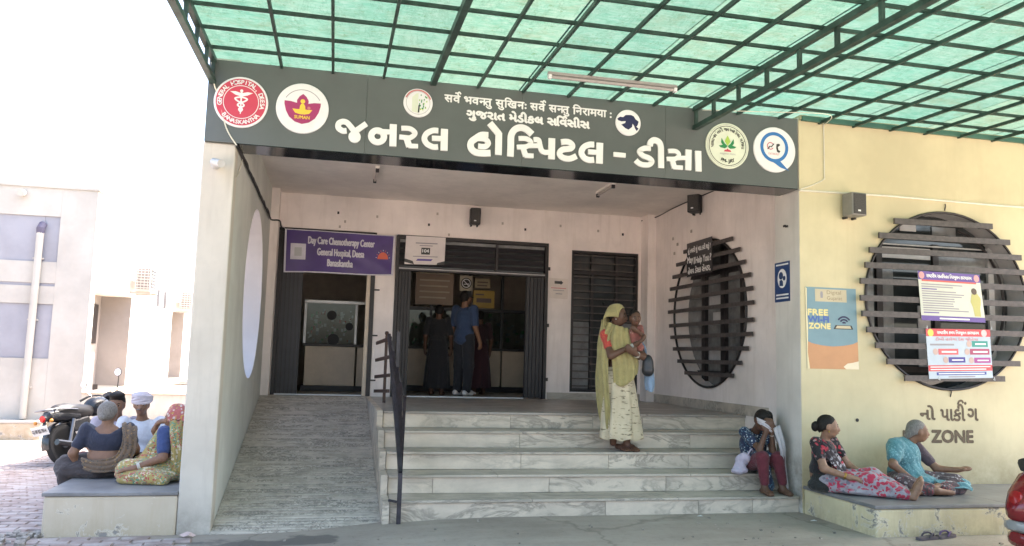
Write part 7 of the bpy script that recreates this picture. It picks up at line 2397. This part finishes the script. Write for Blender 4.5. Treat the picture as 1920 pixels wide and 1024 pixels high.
    head_parts(o, h, f, u, .205)
    pr, cut = hair_cap(h, f, u, .205)
    grow('hair', pr + [ell(h + V3(0, -.03, .095), (.075, .075, .035), f, u)], M_hair, t, 0.009, 0.008, folds((1, 0, .2), 40, .003), cut=cut)
    obj('moustache', MB().tube([tuple(h + V3(.028, -.080, -.050)), tuple(h + V3(.0, -.098, -.045)), tuple(h + V3(-.028, -.080, -.050))], [.003, .006, .003], 8), M_hair, o, smooth=True)
    grow('shirt', [ell((-2.06, 8.75, .55), (.18, .115, .17)), ell((-2.06, 8.77, .38), (.18, .14, .12)), cap((-2.23, 8.74, .68), (-2.28, 8.67, .5), .062, .055), cap((-1.90, 8.76, .68), (-1.865, 8.67, .5), .062, .055)], cloth('lilac_shirt', (0.40, 0.36, 0.42), [(0.25, 0.2, 0.3)], 60, 0.15), t, 0.011, 0.013, folds((.4, .2, 1), 14, .005))
    grow('trousers', [ell((-2.06, 8.64, .33), (.28, .20, .075)), cap((-2.30, 8.58, .34), (-2.1, 8.52, .32), .07), cap((-1.86, 8.56, .34), (-2.0, 8.52, .32), .07)], cloth('maroon_trousers', (0.08, 0.02, 0.025)), t, 0.011, 0.016, folds((.5, .6, .6), 13, .006), cut=lambda P: (zb + .001) - P[..., 2])
left_group()

# ------------------------------------------------------------------ people at the counter inside the gate
def inside_people():
    zf = ZT
    def standing(label, x, y, hz, f, shirt, pants, sk, hat=None, shoes=None, robe=None, lean=0.0, hcol=M_hair, arm=0.0):
        t = person(label, (x, y, zf))
        s, f3, u = frame(f)
        s = -s if s[0] < 0 else s
        H_ = hz - zf
        k = H_ / 1.60
        P = lambda a, b, c: V3(x, y, zf) + s * a * k + f3 * (b * k + lean * c * k) + V3(0, 0, c * k)
        h = P(0, .02, 1.49)
        body = head_skin(h, f, (0, 0, 1), .215 * k) + [cap(P(0, 0, 1.42), P(0, -.01, 1.32), .05 * k, .055 * k), ell(P(0, 0, 1.18), (.155 * k, .10 * k, .19 * k), f), ell(P(0, 0, .95), (.15 * k, .11 * k, .16 * k), f)]
        hips = [P(-.085, 0, .86), P(.085, 0, .86)]
        for q, hp in zip((-1, 1), hips):
            body += chain([hp, P(.09 * q, .02, .46), P(.09 * q, -.01, .09)], [.085 * k, .06 * k, .042 * k])
            body += foot(P(.09 * q, -.05, .004), P(.10 * q, .17, .004))
            e, w = P(.225 * q, -.02, 1.04), P(.235 * q, .07 + arm, .83)
            body += chain([P(.175 * q, 0, 1.32), e, w], [.05 * k, .04 * k, .027 * k])
            body += hand(w, unit(f3 * .3 - V3(0, 0, 1)), -s * q, q, .95, .5)
        o = grow('body', body, sk, t, 0.0115, 0.009)
        head_parts(o, h, f, (0, 0, 1), .215 * k)
        pr, cut = hair_cap(h, f, (0, 0, 1), .215 * k)
        if hat is None:
            grow('hair', pr, hcol, t, 0.011, 0.009, cut=cut)
        else:
            grow('hair', pr, hcol, t, 0.011, 0.009, cut=cut)
            hb = obj('cap', MB().lathe([(0.0, .115 * k), (.05 * k, .108 * k), (.084 * k, .07 * k), (.09 * k, .03 * k), (.088 * k, .012 * k)], tuple(h), (0, 0, 1), 24), hat, t, smooth=True)
            vs = []
            for i in range(9):
                a = R(-60 + 15 * i)
                for r_ in (.085, .15):
                    q = h + f3 * (r_ * math.cos(a)) * k + s * (r_ * .75 * math.sin(a)) * k + V3(0, 0, (.03 - (r_ - .085) * .2)) * k
                    vs.append(tuple(q))
            br = obj('peak', MB().add(vs, [(2 * i, 2 * i + 1, 2 * i + 3, 2 * i + 2) for i in range(8)]), hat, hb, smooth=True)
            br.modifiers.new('thickness', 'SOLIDIFY').thickness = .005
        tops = [ell(P(0, 0, 1.17), (.172 * k, .118 * k, .20 * k), f), ell(P(0, 0, .93), (.168 * k, .125 * k, .15 * k), f), ell(P(0, 0, .84), (.17 * k, .128 * k, .085 * k), f)]
        for q in (-1, 1):
            tops.append(cap(P(.17 * q, 0, 1.32), P(.218 * q, -.015, 1.08), .068 * k, .056 * k))
        grow('shirt', tops, shirt, t, 0.012, 0.013, folds((.3, .2, 1), 12, .005))
        if robe:
            loft('skirt', [(tuple(P(0, 0, .98)), .165 * k, .125 * k), (tuple(P(0, 0, .6)), .20 * k, .16 * k), (tuple(P(0, 0, .12)), .235 * k, .19 * k)], robe, t, 8, .06, 64)
        else:
            leg = []
            for q in (-1, 1):
                leg += chain([P(.08 * q, 0, .88), P(.09 * q, .02, .46), P(.09 * q, -.01, .09)], [.105 * k, .082 * k, .066 * k])
            grow('trousers', leg, pants, t, 0.012, 0.012, folds((.1, .2, 1), 12, .004))
        if shoes:
            for q in (-1, 1):
                a, b = P(.09 * q, -.06, .0), P(.10 * q, .18, .0)
                grow('shoe', [cap(a + V3(0, 0, .045), a * .4 + b * .6 + V3(0, 0, .04), .044, .042), cap(a * .5 + b * .5 + V3(0, 0, .035), b + V3(0, 0, .028), .042, .03)], shoes, t, 0.010, 0.01, cut=lambda P_: (zf + .004) - P_[..., 2])
        return t
    standing('man in blue shirt and dark cap standing with his back to the gate', 1.98, 12.15, 2.44, (.72, .68, 0), cloth('steel_blue_shirt', (0.03, 0.055, 0.12)), cloth('black_trousers', (0.012, 0.013, 0.018)), S_mid, hat=cloth('black_cap', (0.012, 0.012, 0.014)), shoes=plain('white_shoe', (0.6, 0.57, 0.55), 0.5), arm=.02)
    standing('person in black clothes standing inside the gate left of the man in blue', 1.60, 12.30, 2.22, (.2, .97, 0), cloth('black_top', (0.014, 0.013, 0.015)), None, S_dark, robe=cloth('black_skirt', (0.013, 0.012, 0.015)), lean=.03)
    standing('person in dark maroon dress standing inside the gate right of the man in blue', 2.34, 12.75, 2.18, (-.1, .99, 0), cloth('maroon_top', (0.035, 0.012, 0.016)), None, S_dark, robe=cloth('maroon_dress', (0.04, 0.010, 0.016)), lean=.02)
inside_people()

# ------------------------------------------------------------------ sandals, litter, red scooter
def small_things():
    ms = plain('sandal_sole', (0.10, 0.085, 0.10), 0.7)
    mt = plain('sandal_strap', (0.06, 0.05, 0.07), 0.6)
    def sandal(label, x, y, a, m2):
        t = thing('sandal', (x, y, 0), label, 'sandal', 'sandals left by the plinth')
        ca, sa = math.cos(a), math.sin(a)
        P = lambda u, v, z: (x + u * ca - v * sa, y + u * sa + v * ca, z)
        prof = [(-.12, .028), (-.125, 0), (-.12, -.028), (-.05, -.032), (.04, -.042), (.10, -.036), (.125, 0), (.10, .038), (.04, .04), (-.05, .03)]
        pts = [(p.x, p.y) for p in catmull([(q[0], q[1], 0) for q in prof], 4, True)]
        obj('sole', MB().prism(pts, .022, lambda u, v, d: P(u, v, .002 + d)), ms, t, smooth='auto')
        for s in (-1, 1):
            obj('strap', MB().tube(catmull([P(.07, 0, .024), P(.045, .02 * s, .05), P(0, .036 * s, .045), P(-.03, .036 * s, .02)], 5), .008, 6), m2, t, smooth='auto')
    sandal('dark sandal on the ground below the plinth, nearer the corner', 4.98, 5.96, .25, mt)
    sandal('purple sandal on the ground below the plinth, farther from the corner', 5.19, 6.0, .35, plain('purple_strap', (0.12, 0.07, 0.17), 0.6))
    t = thing('paper_litter', (-1.05, 6.9, -.08), 'crumpled pinkish paper lying at the foot of the pillar', 'litter')
    rnd = random.Random(6)
    mb = MB()
    vs = [(-1.06 + .06 * math.cos(a) * rnd.uniform(.7, 1.3), 7.02 + .035 * math.sin(a) * rnd.uniform(.7, 1.3), ground_z(-1.06) + .004 + rnd.uniform(0, .03)) for a in [i * .628 for i in range(10)]] + [(-1.06, 7.02, ground_z(-1.06) + .05), (-1.03, 7.01, ground_z(-1.06) + .045)]
    mb.add(vs, [(i, (i + 1) % 10, 10 if i < 5 else 11) for i in range(10)] + [(10, 11, 5), (10, 11, 0)])
    obj('paper', mb, plain('pink_paper', (0.6, 0.45, 0.42), 0.8), t)
    for lab, x, y, s in (('small torn white scrap on the ground before the lowest step', 3.43, 7.05, .03), ('small pale scrap on the forecourt near the plinth corner', 4.42, 6.75, .035)):
        t = thing('paper_scrap', (x, y, 0), lab, 'litter', 'paper scraps')
        obj('paper', MB().add([(x - s, y, .004), (x, y - s * .6, .008), (x + s, y - s * .2, .005), (x + s * .6, y + s * .6, .012), (x - s * .4, y + s * .5, .006)], [(0, 1, 2, 3, 4)]), M_paper, t)
    # rubble by the kerb at far left
    mb = MB()
    for i in range(60):
        x, y, s = rnd.uniform(-2.75, -2.15), rnd.uniform(6.75, 7.2), rnd.uniform(.008, .035)
        z = ground_z(x, y) + .015
        mb.obox((x, y, z + s * .4), (s * rnd.uniform(.6, 1), s * rnd.uniform(-.4, .4), 0), (s * rnd.uniform(-.3, .3), s * .7, s * .2), (0, 0, s * .5))
    pb = MB()
    for i in range(170):
        x, y = rnd.uniform(-2.2, 6.5), rnd.uniform(4.6, 7.1)
        if x > 4.5 and y > 6.0: continue
        if x < 0.6 and y > 6.95: continue
        q = rnd.uniform(.004, .013)
        pb.obox((x, y, ground_z(x, y) + q * .3 + (.02 if x < -1.1 else 0)), (q, q * rnd.uniform(-.4, .4), 0), (q * rnd.uniform(-.3, .3), q * .8, q * .2), (0, 0, q * .5))
    tag(obj('gravel', pb, plain('gravel_stone', (0.3, 0.26, 0.22), 0.9, var=0.4, scale=30)), 'scattered grit and small stones on the forecourt', 'gravel', kind='stuff')
    tag(obj('rubble', mb, plain('rubble_stone', (0.3, 0.27, 0.24), 0.9, var=0.3, scale=30)), 'loose stone rubble at the corner of the left plinth', 'rubble', kind='stuff')

def scooter():
    t = thing('scooter', (5.66, 5.2, 0), 'red scooter with a grey stripe, only its tail in view at the lower right edge', 'scooter')
    m_r = plain('scooter_red', (0.20, 0.010, 0.014), 0.15, spec=0.7, var=0.03)
    m_g = plain('scooter_grey', (0.30, 0.29, 0.28), 0.3)
    m_w = plain('scooter_white', (0.66, 0.66, 0.68), 0.25)
    m_k = plain('scooter_black', (0.02, 0.02, 0.02), 0.5)
    # x forward of the scooter = +X; tail at the left
    ox, oy = 5.185, 5.2
    prof = []
    def shell(name, rows, mat, n=14):
        """rows: (x, half width, z low, z high)"""
        vs, fs = [], []
        for (x, w, zl, zh) in rows:
            for k in range(n):
                a = 2 * math.pi * k / n
                vs.append((ox + x, oy + w * math.copysign(abs(math.cos(a)) ** .7, math.cos(a)), (zl + zh) / 2 + (zh - zl) / 2 * math.copysign(abs(math.sin(a)) ** .7, math.sin(a))))
        for i in range(len(rows) - 1):
            for k in range(n):
                p, q = i * n + k, i * n + (k + 1) % n
                fs.append((p, q, q + n, p + n))
        fs += [tuple(range(n)), tuple(range((len(rows) - 1) * n, len(rows) * n))]
        return obj(name, MB().add(vs, fs), mat, t, smooth='auto')
    shell('tail_body', [(-.10, .03, .34, .40), (-.07, .09, .30, .46), (0.0, .14, .29, .56), (.10, .17, .31, .66), (.30, .19, .33, .72), (.60, .18, .34, .72), (.85, .14, .34, .62)], m_r)
    shell('side_stripe', [(-.105, .05, .235, .305), (-.06, .12, .215, .30), (.10, .185, .215, .305), (.5, .205, .23, .32), (.8, .16, .24, .33)], m_g)
    shell('lower_panel', [(-.075, .05, .14, .22), (-.03, .12, .10, .22), (.12, .17, .12, .225), (.5, .18, .16, .23), (.8, .14, .18, .24)], m_r)
    shell('seat', [(.05, .06, .66, .70), (.10, .13, .67, .76), (.4, .14, .72, .80), (.8, .12, .68, .78), (.95, .06, .68, .74)], m_k)
    obj('tail_lamp', MB().lathe([(0, .03), (.05, .02), (.06, -.02)], (ox - .05, oy, .47), (-1, 0, .4), 18), plain('scooter_lamp', (0.35, 0.02, 0.02), 0.1), t, smooth='auto')
    obj('grab_rail', MB().tube(catmull([(ox + .45, oy - .16, .74), (ox + .22, oy - .13, .76), (ox + .16, oy, .76), (ox + .22, oy + .13, .76), (ox + .45, oy + .16, .74)], 5), .013, 8), m_k, t, smooth='auto')
    for x in (.22, 1.42):
        w = obj('wheel', MB().lathe([(.13, -.045), (.19, -.05), (.215, -.02), (.22, 0), (.215, .02), (.19, .05), (.13, .045), (.13, -.045)], (ox + x, oy, .222), (0, 1, 0), 28), m_k, t, smooth='auto')
        obj('rim', MB().lathe([(0, -.05), (.13, -.04), (.13, .04), (0, .05)], (ox + x, oy, .222), (0, 1, 0), 24), m_g, w, smooth='auto')
    shell('floorboard', [(.8, .16, .26, .32), (1.1, .17, .26, .31), (1.2, .16, .28, .34)], m_k)
    obj('front_shield', MB().obox((ox + 1.25, oy, .62), (.03, 0, 0), (0, .2, 0), (-.08, 0, .34)), m_r, t, bevel=.03)
    shell('front_fender', [(1.2, .05, .36, .42), (1.42, .08, .42, .48), (1.6, .05, .34, .40)], m_r)
    obj('steering', MB().tube([(ox + 1.40, oy, .3), (ox + 1.18, oy, 1.02)], .025, 8), m_k, t)
    obj('handlebar', MB().tube(catmull([(ox + 1.05, oy - .34, 1.02), (ox + 1.15, oy - .15, 1.05), (ox + 1.17, oy, 1.04), (ox + 1.15, oy + .15, 1.05), (ox + 1.05, oy + .34, 1.02)], 5), .016, 8), m_k, t)
    obj('headlamp', MB().lathe([(.03, -.1), (.09, -.03), (.10, .04), (0, .06)], (ox + 1.22, oy, 1.03), (1, 0, 0), 20), m_r, t, smooth='auto')
small_things()
scooter()
